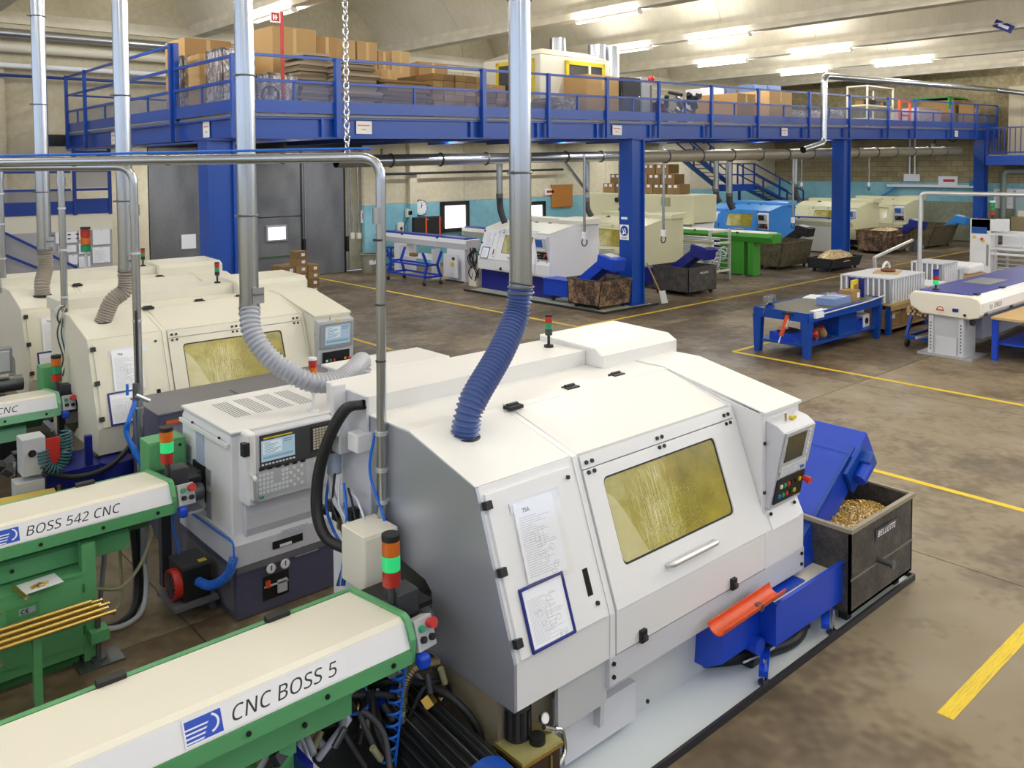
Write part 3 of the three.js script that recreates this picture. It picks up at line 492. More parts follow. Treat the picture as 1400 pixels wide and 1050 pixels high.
M.screenBlue = new THREE.MeshStandardMaterial({ color: '#111', emissive: '#2f64b0', emissiveIntensity: .5, roughness: .2 });
M.screenDark = std('#2b2d2e', .15);
M.keyWhite = std('#dfe3ea', .5); M.btn = { red: std('#cc3b34', .4), green: std('#2fa06a', .4), blue: std('#3a7fc4', .4), yellow: std('#d8c62a', .4), white: std('#e6e6d8', .4), black: M.black };
const SL = Math.hypot(.31, .855), LEAN = -Math.atan2(.31, .855), sOf = h => (h - .88) / .855 * SL;
const roundRect = (s, x0, y0, x1, y1, r) => { s.moveTo(x0 + r, y0); s.lineTo(x1 - r, y0); s.quadraticCurveTo(x1, y0, x1, y0 + r); s.lineTo(x1, y1 - r); s.quadraticCurveTo(x1, y1, x1 - r, y1); s.lineTo(x0 + r, y1); s.quadraticCurveTo(x0, y1, x0, y1 - r); s.lineTo(x0, y0 + r); s.quadraticCurveTo(x0, y0, x0 + r, y0); return s; };
const screwGeo = new THREE.CylinderGeometry(.013, .013, .012, 8); screwGeo.rotateX(Math.PI / 2);
function stackLight(parent, name, pos, segs, poleH, r = .035, poleMat = M.black, capMat = M.black, isThing = false) {
  const g = new THREE.Group(); g.name = name; g.position.set(...pos); parent.add(g);
  part(g, 'base', cyl(r * 1.3, .02, 14), poleMat, [0, .01, 0]); part(g, 'pole', cyl(r * .4, poleH, 10), poleMat, [0, poleH / 2, 0]); let y = poleH;
  for (const m of segs) { part(g, 'lens', cyl(r, r * 1.6, 18), m, [0, y + r * .8, 0]); y += r * 1.68; }
  part(g, 'cap', cyl(r * 1.03, r * .6, 18), capMat, [0, y + r * .3, 0]); return g;
}
function lathe(name, label, pos, turn, o) {
  const t = thing(name, label, 'lathe', pos, turn, o.group), body = o.body, top = o.top, far = o.far;
  // left module: thin sheet-metal shell, open to the spindle on its side
  const shellOut = [[0, .62], [0, .88], [.31, 1.735], [.95, 1.9], [1.42, 1.9]], shellIn = [[1.42, 1.87], [.96, 1.87], [.335, 1.71], [.03, .875], [.03, .62]];
  part(t, 'left_shell', prism([...shellOut, ...shellIn], .015, .74), body);
  part(t, 'side_panel', prism([[0, .62], [0, .88], [.31, 1.735], [.95, 1.9], [1.42, 1.9], [1.42, 1.08], [1.03, 1.08], [.79, 1.05], [.73, 1.0], [.73, .74], [.8, .71], [.9, .62]], -.004, .016), o.side || body);
  part(t, 'left_roof_cover', prism([[.315, 1.742], [.95, 1.908], [1.42, 1.908], [1.42, 1.9], [.95, 1.899], [.32, 1.734]], 0, .735), top);
  part(t, 'dark_inside_plate', bx(.02, .62, .9), M.hole, [.6, 1.0, -.95]);  // black plate stands for the shade inside the open shell
  // middle body behind the sliding door
  part(t, 'middle_body', prism([[.014, .62], [.014, .88], [.32, 1.725], [.95, 1.895], [1.42, 1.895], [1.42, .5], [.2, .5]], .74, 2.42), body);
  part(t, 'door_roof_cover', prism([[.318, 1.738], [.95, 1.912], [1.0, 1.915], [1.0, 1.897], [.32, 1.722]], .79, 2.38, .003), top);
  part(t, 'roof_strip', prism([[.9, 1.9], [1.42, 1.904], [1.42, 1.89], [.9, 1.89]], .74, 2.42), top);
  for (const [x0, x1] of [[.742, .786], [2.384, 2.418]]) part(t, 'door_jamb', prism([[-.006, .62], [-.006, .88], [.304, 1.737], [.95, 1.905], [.95, 1.89], [.32, 1.725], [.02, .88], [.02, .62]], x0, x1), body);
  // right module with the console
  part(t, 'right_module', prism([[0, .62], [0, .88], [.05, .98], [.05, 1.715], [.08, 1.735], [.95, 1.9], [1.42, 1.9], [1.42, .5], [.2, .5]], 2.424, 2.92, .006), body);
  part(t, 'right_roof_cover', prism([[.03, 1.73], [.95, 1.91], [1.42, 1.91], [1.42, 1.9], [.95, 1.898], [.03, 1.71]], 2.424, 2.925), top);
  part(t, 'access_plate', bx(.36, .13, .012), body, [2.66, .935, -.022], [-.42, 0, 0]); for (const [x, y] of [[2.5, .98], [2.82, .98], [2.5, .9], [2.82, .9]]) part(t, 'screw', screwGeo, M.black, [x, y, -.02]);
  // rear ridge and transformer box
  part(t, 'rear_body', bx(2.84, 1.45, .55), body, [1.46, 1.175, -1.68]);
  part(t, 'rear_ridge', prism([[1.41, 1.88], [1.41, 2.02], [1.95, 2.02], [1.95, 1.88]], 0, 2.03, .006), top);
  part(t, 'rear_box', prism([[1.23, 1.9], [1.23, 2.0], [1.32, 2.05], [1.95, 2.07], [1.95, 1.9]], 2.03, 2.98, .008), top);
  // hinges and roof screws
  for (const [x, f] of [[.8, .9], [1.42, .98], [1.94, 1.0]]) { part(t, 'roof_hinge', bx(.12, .022, .07), M.black, [x, 1.91, -f]); part(t, 'hinge_knuckle', cyl(.012, .09, 8), M.black, [x, 1.924, -f - .012], [0, 0, Math.PI / 2]); }
  // left door
  const d = new THREE.Group(); d.name = 'side_door'; d.position.set(0, .88, 0); d.rotation.x = LEAN; t.add(d);
  part(d, 'door_skin', rbx(.665, sOf(1.69), .02, .006), body, [.37, sOf(1.69) / 2 + .005, .006]);
  for (const h of [1.64, 1.31, .97]) part(d, 'latch', bx(.045, .045, .035), M.black, [.035, sOf(h), .022]);
  part(d, 'grip_slot', bx(.04, .15, .006), M.hole, [.62, sOf(1.09), .016]); for (const [x, h] of [[.66, 1.64], [.655, .97]]) part(d, 'lock_knob', screwGeo, M.black, [x, sOf(h), .022], null);
  if (!o.noDocs) {
    // documents are pinned to the door and move with it
    part(d, 'pocket_label', bx(.38, .06, .004), M.logo, [.37, sOf(1.585), .02]);
    part(d, 'document', bx(.3, .42, .008), M.sheet[0], [.345, sOf(1.4), .024], [0, 0, -.03]); part(d, 'clear_pocket', bx(.36, .46, .004), M.clear, [.355, sOf(1.39), .034], [0, 0, -.03]);
    const by = sOf(1.045); part(d, 'drawing_sheet', bx(.3, .3, .006), M.sheet[1], [.28, by, .02]);
    for (const s of [-1, 1]) { part(d, 'drawing_frame', rbx(.018, .33, .014, .005), M.navy, [.28 + s * .158, by, .023]); part(d, 'drawing_frame', rbx(.33, .018, .014, .005), M.navy, [.28, by + s * .158, .023]); }
  }
  // sliding door
  const sd = new THREE.Group(); sd.name = 'sliding_door'; sd.position.set(0, .88, 0); sd.rotation.x = LEAN; t.add(sd);
  const shp = new THREE.Shape([[.795, .005], [2.375, .005], [2.375, sOf(1.645)], [.795, sOf(1.645)]].map(p => new THREE.Vector2(...p)));
  shp.holes.push(roundRect(new THREE.Path(), .94, sOf(1.08), 2.1, sOf(1.575), .045));
  const sk = new THREE.ExtrudeGeometry(shp, { depth: .02, bevelEnabled: false }); sk.translate(0, 0, -.002); part(sd, 'door_skin', sk, body);
  part(sd, 'header', bx(1.58, SL - sOf(1.65) - .012, .022), body, [1.585, (SL + sOf(1.65)) / 2 - .004, .006]);
  part(sd, 'window_seal', (() => { const s2 = roundRect(new THREE.Shape(), .93, sOf(1.08) - .01, 2.11, sOf(1.575) + .01, .05); s2.holes.push(roundRect(new THREE.Path(), .952, sOf(1.08) + .012, 2.088, sOf(1.575) - .012, .04)); const g = new THREE.ExtrudeGeometry(s2, { depth: .004, bevelEnabled: false }); g.translate(0, 0, .004); return g; })(), M.black);
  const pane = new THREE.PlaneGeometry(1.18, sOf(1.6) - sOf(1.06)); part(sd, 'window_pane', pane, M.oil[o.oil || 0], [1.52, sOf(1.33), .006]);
  part(sd, 'handle', pipeGeo([V3(1.3, .11, .01), V3(1.3, .11, .065), V3(1.79, .11, .065), V3(1.79, .11, .01)], .018, .035), M.alu);
  for (const x of [.86, 1.54, 2.3]) for (const [dx, s] of [[-.025, .03], [.025, .03], [-.025, -.03], [.025, -.03]]) part(sd, 'screw', screwGeo, M.black, [x + dx, sOf(1.655) + s, .022]);
  part(t, 'door_skirt', prism([[-.01, .63], [-.01, .878], [.0, .885], [.012, .88], [.012, .63]], .795, 2.375), body);
  for (const x of [1.02, 1.97]) { part(t, 'door_catch', bx(.05, .075, .03), M.black, [x, .66, .02]); part(t, 'catch_tongue', bx(.03, .03, .02), M.darkGrey, [x, .655, .042]); }
  // console
  const c = new THREE.Group(); c.name = 'console'; c.position.set(2.68, 0, 0); t.add(c);
  if (o.console !== 'flat') part(c, 'console_housing', prism([[.05, 1.02], [.02, 1.02], [-.1, 1.6], [-.04, 1.64], [.05, 1.66]], -.21, .21, .004), o.consoleMat || M.greyWhite);
  else part(c, 'console_housing', prism([[.05, 1.02], [.0, 1.02], [-.04, 1.66], [.05, 1.68]], -.24, .24, .004), o.consoleMat || M.lightGrey);
  const tip = new THREE.Group(); const lean = o.console !== 'flat' ? Math.atan2(.12, .58) : Math.atan2(.04, .64);
  const put = (n, g, m, x, h, z = .008) => { const k = (h - 1.02) / .58, f = o.console !== 'flat' ? .02 - .12 * k : -.04 * k; return part(c, n, g, m, [x, h, -f + z], [lean, 0, 0]); };
  if (o.console === 'flat') { put('bezel', bx(.44, .3, .012), M.midGrey, 0, 1.48); put('screen', bx(.34, .23, .014), M.screenLit, .01, 1.485, .01); put('button_panel', bx(.36, .17, .012), M.black, 0, 1.2); }
  else { put('bezel', bx(.39, .3, .012), M.lightGrey, .0, 1.45); put('screen', bx(.25, .2, .014), o.screen || M.screenDark, -.04, 1.47, .01); put('button_panel', bx(.37, .19, .012), M.black, 0, 1.145);
    for (let i = 0; i < 6; i++) put('soft_key', bx(.022, .022, .012), M.keyWhite, .135, 1.56 - i * .034, .014);
    if (!far) for (let r = 0; r < 3; r++) for (let k = 0; k < 11; k++) put('key', bx(.022, .02, .01), r === 2 && k > 8 ? M.btn.blue : M.keyWhite, -.16 + k * .03, 1.33 - r * .028, .012); else put('keypad', bx(.32, .07, .01), M.keyWhite, 0, 1.3, .01); }
  const cols = ['white', 'green', 'red', 'black', 'black', 'yellow', 'blue', 'green', 'red', 'black', 'yellow'];
  cols.forEach((k, i) => { const r = Math.floor(i / 6); put('button', bx(.026, .026, .016), M.btn[k], -.13 + (i % 6) * .05, 1.18 - r * .075, .016); });
  const est = new THREE.CylinderGeometry(.028, .02, .06, 14); est.rotateX(Math.PI / 2); put('emergency_stop', est, M.btn.red, .17, 1.17, .05);
  if (!far) { part(c, 'stylus_holder', cyl(.008, .06, 8), M.brass, [-.08, 1.68, .03]); part(c, 'top_tag', bx(.05, .02, .03), M.yellow, [.02, 1.66, .03]); for (const [x, h] of [[-.23, 1.5], [-.23, 1.14]]) part(c, 'screw', screwGeo, M.black, [x, h, -.045]); }
  // lower works
  if (o.base === 'blue') { part(t, 'plinth', bx(2.86, .62, 1.75), M.navy, [1.45, .31, -1.0]); part(t, 'drip_sill', bx(2.9, .05, .1), o.body, [1.46, .61, -.06]); }
  else {
    part(t, 'lower_front', prism([[-.004, .45], [-.004, .618], [.05, .618], [.05, .45]], .74, 2.92), o.lower || M.greyWhite);
    part(t, 'plinth', prism([[.16, 0], [.13, .45], [1.9, .45], [1.9, 0]], .42, 1.95), o.plinth || M.plinth); part(t, 'plinth_cover', prism([[.09, .06], [.09, .3], [.14, .3], [.14, .06]], .46, 1.08), o.lower || M.greyWhite);
    part(t, 'gusset', prism([[.04, .2], [.02, .6], [.5, .6], [.5, .2]], .7, .735), M.lightGrey); part(t, 'gusset_front', prism([[.02, .35], [.02, .62], [.05, .62], [.05, .35]], .34, .74), M.lightGrey);
    part(t, 'tank', bx(2.3, .3, 1.3), M.darkGrey, [1.5, .33, -1.2]); part(t, 'underside_duct', bx(.7, .3, 1.2), std('#8a7f6a', .6), [.36, .48, -.75]);
    for (const [x, f] of [[.5, .3], [1.85, .3], [.5, 1.7], [2.7, 1.7]]) part(t, 'levelling_foot', cyl(.06, .45, 12), M.darkGrey, [x, .225, -f]);
    for (const h of [.5, .58]) part(t, 'screw', screwGeo, M.black, [.77, h, .01]); part(t, 'screw', screwGeo, M.black, [1.2, .12, -.09]);
    for (const h of [.5, .58]) part(t, 'screw', screwGeo, M.black, [2.88, h, .01]);
  }
  if (o.light) stackLight(t, 'signal_tower', [1.9, 1.905 + (o.light.y || .115), -(o.light.f || 1.6)], o.light.segs, .1, .03);
  return t;
}
const LG = 'lathes of the same build';
lathe('lathe', 'large white lathe with yellow oily window, door handle and blue ribbed hose', [2.88, 0, -3.25], 0, { body: M.white, top: M.whiteTop, side: M.brushed, oil: 0, light: { segs: [M.darkGrey, M.lampGreenOff, M.lampRed], f: 1.7 } });
lathe('lathe', 'cream lathe with lit console screen behind the grey compact lathe', [2.46, 0, -9.04], 0, { body: M.cream, top: M.creamTop, oil: 1, console: 'flat', light: { segs: [M.black, M.lampGreenOff, M.lampRed], f: 1.6 } });
lathe('lathe', 'cream lathe furthest down the left row, against the grey doors', [2.40, 0, -11.68], 0, { body: M.cream, top: M.creamTop, oil: 1, console: 'flat', light: { segs: [M.black, M.lampGreenOff, M.lampRed] } });
// the row under the gallery stands crosswise
lathe('lathe', 'white lathe on a navy base beside the rusty skip under the gallery', [15.3, 0, -18.75], -Math.PI / 2, { body: M.whiteFar, top: M.creamTop, oil: 1, base: 'blue', far: true, screen: M.screenBlue });
lathe('lathe', 'old cream lathe with yellow window behind the column with the blue sign', [18.9, 0, -18.6], -Math.PI / 2, { body: M.creamOld, top: M.creamOld, oil: 1, base: 'blue', far: true, noDocs: true, screen: M.screenBlue });
lathe('lathe', 'bright blue lathe with white console behind the green bar feeder', [28.6, 0, -20.5], -Math.PI / 2, { body: M.skyBlue, top: std('#4a96da', .35), oil: 1, base: 'blue', far: true, consoleMat: M.whiteFar });
lathe('lathe', 'cream lathe right of the bright blue lathe, partly behind a column', [33.0, 0, -19.2], -Math.PI / 2, { body: M.creamOld, top: M.creamOld, oil: 1, far: true, lower: M.creamOld, plinth: M.creamOld, noDocs: true, screen: M.screenBlue });
lathe('lathe', 'cream lathe numbered 20 at the end of the row by the block wall', [36.9, 0, -19.0], -Math.PI / 2, { body: M.creamOld, top: M.creamOld, oil: 1, base: 'blue', far: true, noDocs: true, screen: M.screenBlue });

// ---------------------------------------------------------------- compact grey lathe with the control panel
{
  const t = thing('compact_lathe', 'compact white lathe with slate base, key panel and glowing display', 'lathe', [2.64, 0, -6.2]);
  part(t, 'base', rbx(2.7, .43, 1.15, .012), M.slate, [1.35, .215, -.57]); part(t, 'base_rail', bx(2.7, .05, .02), M.slateTop, [1.35, .4, .008]);
  part(t, 'side_flange', bx(.02, .3, 1.0), M.slateTop, [-.008, .22, -.55]);
  part(t, 'skirt', prism([[-.02, .43], [-.02, .6], [.04, .66], [1.12, .66], [1.12, .43]], -.02, 2.7, .008), M.greyWhite);
  part(t, 'bowed_front', prism([[.02, .62], [-.01, .7], [-.005, .8], [.03, .92], [.3, .93], [.3, .62]], .08, .98, .01), M.greyWhite);
  part(t, 'body', prism([[.06, .62], [.06, 1.42], [.12, 1.46], [1.0, 1.46], [1.06, 1.4], [1.06, .62]], 0, 2.75, .01), M.white);
  part(t, 'roof_cover', rbx(2.78, .025, 1.02, .01), M.whiteTop, [1.37, 1.47, -.52]); part(t, 'roof_rear', rbx(1.2, .03, .6, .01), M.whiteTop, [2.2, 1.47, -1.25]); part(t, 'roof_rear_body', bx(1.1, .9, .5), M.white, [2.2, 1.0, -1.25]);
  for (let g = 0; g < 4; g++) for (let k = 0; k < 6; k++) part(t, 'vent_slot', bx(.007, .003, .5), M.midGrey, [.18 + g * .19 + k * .023, 1.4835, -.6]);
  part(t, 'side_ridge', bx(.02, .03, .98), M.white, [-.02, 1.36, -.56]); for (const f of [.25, .8]) part(t, 'screw', screwGeo, M.black, [-.012, 1.38, -f], [0, Math.PI / 2, 0]);
  part(t, 'side_recess', bx(.01, .45, .16), std('#aab4cc', .5), [-.003, 1.12, -.66]);
  for (const [h, f] of [[1.1, .9], [.95, .9], [1.0, .5], [.82, .5], [.68, .5]]) part(t, 'side_grille', bx(.008, .13, .09), M.midGrey, [-.004, h, -f]);
  part(t, 'spindle_boss', bx(.14, .2, .2), M.darkGrey, [-.07, .92, -.72]); part(t, 'spindle_rim', bx(.02, .3, .24), M.black, [-.006, .92, -.68]);
  part(t, 'catch_tray', bx(.16, .02, .2), M.greyWhite, [-.08, .72, -.66]); part(t, 'tray_bracket', bx(.015, .2, .2), M.greyWhite, [-.01, .8, -.66]);
  // control panel
  const c = new THREE.Group(); c.name = 'control_panel'; c.position.set(.1, 0, .06); t.add(c);
  part(c, 'panel_housing', rbx(.74, .55, .14, .02), M.greyWhite, [.36, 1.185, -.05]); part(c, 'side_post', rbx(.08, .58, .2, .03), M.white, [.0, 1.19, -.06]);
  part(c, 'display_bezel', bx(.66, .27, .014), M.darkGrey, [.4, 1.3, .022]); part(c, 'display', bx(.28, .165, .014), M.screenLit, [.22, 1.31, .026]); part(c, 'yellow_line', bx(.24, .01, .014), M.yellow, [.22, 1.408, .026]); part(c, 'key_field', bx(.2, .2, .012), M.black, [.6, 1.315, .026]);
  for (let r = 0; r < 8; r++) for (let k = 0; k < 6; k++) part(c, 'key', bx(.02, .016, .01), std === 0 ? M.btn.white : M.keyTan || (M.keyTan = std('#bdb5a4', .5)), [.53 + k * .027, 1.39 - r * .022, .034]);
  for (let k = 0; k < 10; k++) part(c, 'soft_key', bx(.018, .012, .008), M.keyWhite, [.09 + k * .029, 1.205, .03]);
  part(c, 'operator_plate', bx(.42, .2, .01), M.lightGrey, [.25, 1.05, .022]);
  for (let r = 0; r < 5; r++) for (let k = 0; k < 12; k++) if ((k < 4 || k > 5 || r > 2) && (k < 8 || (r + k) % 2)) part(c, 'key', bx(.022, .02, .01), M.keyWhite, [.065 + k * .032, 1.125 - r * .034, .028]);
  part(c, 'key', bx(.03, .02, .012), M.btn.green, [.08, .955, .028]); for (let k = 0; k < 6; k++) part(c, 'selector', bx(.035, .022, .014), M.black, [.08 + k * .07, 1.175 - .003 * k, .026]);
  for (const [h, r] of [[1.06, .04], [.975, .028]]) { const g = new THREE.CylinderGeometry(r, r, .03, 18); g.rotateX(Math.PI / 2); part(c, 'dial', g, M.black, [.57, h, .03]); }
  const eg = new THREE.CylinderGeometry(.02, .02, .03, 14); eg.rotateX(Math.PI / 2); part(c, 'orange_button', eg, M.orange, [.66, 1.11, .03]); for (let k = 0; k < 3; k++) part(c, 'selector', bx(.022, .022, .012), M.btn.white, [.54 + k * .03, 1.125, .026]);
  part(c, 'grab_handle', pipeGeo([V3(-.005, .96, .03), V3(-.005, .96, .1), V3(-.005, 1.15, .1), V3(-.005, 1.15, .03)], .016, .03), M.alu); part(c, 'hinge_block', bx(.05, .1, .06), M.black, [-.05, 1.36, .03]);
  // front of the base
  for (const x of [.27, .39]) { const g = new THREE.CylinderGeometry(.045, .045, .03, 20); g.rotateX(Math.PI / 2); part(t, 'gauge', g, M.chrome, [x, .345, .015]); const g2 = new THREE.CylinderGeometry(.036, .036, .006, 20); g2.rotateX(Math.PI / 2); part(t, 'gauge_face', g2, M.paper, [x, .345, .033]); part(t, 'needle', bx(.006, .04, .004), M.black, [x, .352, .038]); }
  part(t, 'inspection_window', bx(.22, .19, .01), M.hole, [.32, .185, .003]); part(t, 'valve_block', bx(.08, .1, .02), M.lightGrey, [.37, .17, .012]); part(t, 'filter_cup', cyl(.02, .05, 10), M.orange, [.25, .22, .014]); part(t, 'shelf_strip', bx(.2, .01, .02), M.lightGrey, [.32, .2, .012]);
  part(t, 'grip_recess', bx(.26, .06, .006), M.hole, [.42, .515, .022]); part(t, 'grip_edge', bx(.1, .02, .01), M.white, [.4, .5, .026]);
  const nm = canvas(256, 48, (x, w, h) => { x.fillStyle = '#c7c9d2'; x.fillRect(0, 0, w, h); x.fillStyle = '#8d909c'; x.strokeStyle = '#8d909c'; x.lineWidth = 5; x.beginPath(); x.moveTo(14, 34); for (let k = 0; k < 9; k++) { x.quadraticCurveTo(22 + k * 25, k % 2 ? 4 : 44, 34 + k * 25, 26 - k); } x.stroke(); });
  const ng = new THREE.PlaneGeometry(.24, .04); part(t, 'maker_badge', ng, new THREE.MeshStandardMaterial({ map: nm, roughness: .5 }), [.48, .6, .028]);
  const tg = canvas(256, 40, (x, w, h) => { x.fillStyle = '#4b4d66'; x.fillRect(0, 0, w, h); x.fillStyle = '#c8ccd8'; for (let k = 0; k < 14; k++) { x.fillRect(20 + k * 15, 6, 11, 9); x.fillRect(10 + k * 16, 24, 12, 10); } });
  part(t, 'plate_text', new THREE.PlaneGeometry(.24, .04), new THREE.MeshStandardMaterial({ map: tg, roughness: .5 }), [.6, .37, .008]);
  // rear electrical cabinet in slate
  part(t, 'rear_cabinet', rbx(3.2, 1.2, .75, .01), M.slate, [1.66, .6, -2.2]); part(t, 'rear_cabinet_top', rbx(3.22, .02, .78, .006), M.slateTop, [1.66, 1.205, -2.2]); part(t, 'hatch', bx(1.2, .014, .34), M.slateTop, [1.5, 1.218, -2.02]);
  for (let k = 0; k < 10; k++) part(t, 'cabinet_slot', bx(.02, .006, .4), M.darkGrey, [2.45 + k * .07, 1.216, -2.25]);
  const wl = canvas(128, 96, x => { x.fillStyle = '#e8e6e2'; x.fillRect(0, 0, 128, 96); x.fillStyle = '#d2601c'; x.fillRect(0, 0, 128, 20); x.fillStyle = '#17181c'; x.fillRect(0, 20, 128, 46); x.fillStyle = '#fff'; x.font = 'bold 26px sans-serif'; x.fillText('ϟ', 20, 54); x.fillText('NI', 84, 54); });
  part(t, 'warning_label', new THREE.PlaneGeometry(.26, .19), new THREE.MeshStandardMaterial({ map: wl, roughness: .5 }), [.26, 1.04, -1.82]);
  part(t, 'column_cover', bx(.5, 1.1, .9), M.slate, [.3, .55, -1.5]);
  stackLight(t, 'signal_tower', [.73, 1.48, -.1], [M.white, M.lampGreen, M.lampAmber, M.lampRed], .2, .034, M.whiteFar, M.whiteFar);
}
// ---------------------------------------------------------------- bar feeders of the left row
const bossTex = (txt, logo, wide = 600, dark = '#1a1a1e') => canvas(wide, 96, (x, w, h) => {
  x.fillStyle = '#e8e8ec'; x.fillRect(0, 0, w, h);
  if (logo) { x.fillStyle = '#1f49b8'; x.fillRect(6, 8, 120, 80); x.fillStyle = '#e8e8ec'; for (let k = 0; k < 4; k++) { x.beginPath(); x.moveTo(6, 34 + k * 15); x.lineTo(84 - k * 6, 34 + k * 15); x.lineTo(78 - k * 6, 40 + k * 15); x.lineTo(6, 40 + k * 15); x.fill(); } x.beginPath(); x.arc(84, 44, 30, -1.2, 1.4); x.lineWidth = 8; x.strokeStyle = '#e8e8ec'; x.stroke(); }
  x.fillStyle = dark; x.font = 'italic 74px sans-serif'; x.fillText(txt, logo ? 150 : 40, 74);
});
function barFeeder(label, aEnd, bFront, len, txtFrom, txtLen, tex, opt = {}) {
  // x = 0 at the machine end, running back to -len; front edge at f = 0
  const t = thing('bar_feeder', label, 'bar feeder', [aEnd, 0, -bFront]);
  const coverM = M.feederCream, gM = opt.green || M.green;
  const x0 = -len;
  part(t, 'cover', prism([[0, .99], [.055, 1.105], [.085, 1.12], [.6, 1.06], [.62, 1.03], [.62, .98], [0, .98]], x0, -.01, .004), coverM);
  const strip = prism([[-.004, .985], [.05, 1.1], [.056, 1.098], [.004, .983]], x0, -.012); part(t, 'front_strip', strip, M.feederWhite);
  part(t, 'rear_rim', prism([[.62, .96], [.62, 1.055], [.67, 1.045], [.67, .96]], x0, 0), gM);
  part(t, 'end_frame', prism([[-.012, .99], [-.012, 1.03], [.042, 1.125], [.08, 1.135], [.61, 1.075], [.66, 1.04], [.66, .9], [0, .9]], -.012, .02), gM);
  part(t, 'green_flange', prism([[-.008, .9], [-.008, .98], [.02, .98], [.64, .97], [.64, .9]], x0, 0), gM);
  part(t, 'trough', prism([[.02, .93], [.24, .76], [.42, .76], [.62, .93]], x0, -.12), opt.dark || M.greenDark);
  part(t, 'support_rail', prism([[.14, .68], [.14, .8], [.18, .82], [.5, .82], [.5, .68]], x0, -.28), gM);
  for (const k of [.12, .5, .9, 1.35]) part(t, 'bolt', screwGeo, M.black, [-k, .94, .01]); for (const k of [.45, .95]) part(t, 'bolt', screwGeo, M.black, [-k - .1, .75, -.13]);
  for (const k of [.3, 1.15]) if (k < len) part(t, 'cover_hinge', bx(.13, .03, .05), M.black, [-k - .15, 1.068, -.62]);
  if (tex) { const g = new THREE.PlaneGeometry(txtLen, .112); const m = part(t, 'lettering', g, new THREE.MeshStandardMaterial({ map: tex, roughness: .5, polygonOffset: true, polygonOffsetFactor: -1 }), [-txtFrom - txtLen / 2, 1.043, -.0205], [-Math.atan2(.054, .115), 0, 0]); m.position.z += .0; }
  // end head: switch box, signal tower, column
  part(t, 'head_plate', bx(.3, .03, .36), M.black, [.16, 1.03, -.42]); part(t, 'head_box', rbx(.14, .14, .14, .01), M.darkGrey, [.13, 1.09, -.28]);
  stackLight(t, 'signal_tower', [.05, 1.08, -.26], [opt.lit ? M.lampRed : M.lampRed, opt.lit ? M.lampGreen : M.lampGreenOff, M.lampAmber], .13, .05, M.darkGrey, M.black);
  const sw = new THREE.Group(); sw.name = 'switch_box'; sw.position.set(.1, 1.0, -.06); sw.rotation.set(-.35, .25, 0); t.add(sw);
  part(sw, 'box', rbx(.14, .16, .08, .008), M.lightGrey, [0, 0, 0]); const eg = new THREE.CylinderGeometry(.03, .022, .05, 16); eg.rotateX(Math.PI / 2); part(sw, 'emergency_stop', eg, M.btn.red, [.03, .04, .06]); for (const [x, y, m] of [[-.035, .03, 'green'], [-.035, -.025, 'black'], [.03, -.03, 'black']]) { const g = new THREE.CylinderGeometry(.018, .018, .02, 12); g.rotateX(Math.PI / 2); part(sw, 'button', g, M.btn[m], [x, y, .05]); }
  part(t, 'blue_connector', rbx(.07, .08, .07, .025), M.brightBlue, [.06, .9, .02]);
  part(t, 'nose', cyl(.07, .35, 16), M.darkSteel, [.16, .9, -.32], [0, 0, Math.PI / 2]);
  for (const k of opt.legs || []) { part(t, 'leg', bx(.09, .76, .09), gM, [-k, .38, -.22]); part(t, 'leg', bx(.09, .76, .09), gM, [-k, .38, -.5]); }
  return t;
}
const BF = 'bar feeders in the left row';
barFeeder('green and cream bar feeder lettered CNC BOSS 5 feeding the large lathe', 2.47, 3.6, 3.4, .38, .8, bossTex('CNC BOSS 5', true, 590), { lit: true, legs: [.62, 2.4] });
barFeeder('green and cream bar feeder lettered BOSS 542 CNC above brass bars', 2.25, 6.4, 3.2, .31, .87, bossTex('BOSS 542 CNC', true, 690), { legs: [.62], lit: true });
barFeeder('green bar feeder lettered CNC before the cream lathes', 2.28, 9.8, 3.0, .3, .6, bossTex('BOSS CNC', false, 440), { green: M.greenLight, dark: M.greenDark, legs: [1.2] });
// cream junction box behind the first feeder, green box behind the second
{
  const mk = (label, a, b, h0, h1, w, d, m) => { const t = thing('switch_cabinet', label, 'switch box', [a, 0, -b]); part(t, 'body', rbx(w, h1 - h0, d, .008), m, [0, (h0 + h1) / 2, 0]); part(t, 'lid', bx(w - .02, h1 - h0 - .04, .012), m, [0, (h0 + h1) / 2, d / 2]); part(t, 'lock', screwGeo, M.black, [w / 2 - .05, h1 - .06, d / 2 + .01]); part(t, 'bracket_post', bx(.08, h0, .08), M.darkGrey, [0, h0 / 2, 0]); return t; };
  const p = onH(505, 718, 1.32); mk('cream switch box beside the green-lit signal tower of the front feeder', p.x, -p.z, .98, 1.32, .24, .26, M.feederCream);
  const q = onH(222, 597, 1.26); mk('green switch box behind the amber and red signal tower', q.x, -q.z, .85, 1.26, .3, .22, M.green);
  const r = onH(82, 497, 1.3); mk('green switch box with a blue topped tower between the cream lathes', r.x, -r.z, .8, 1.3, .42, .24, M.green);
}
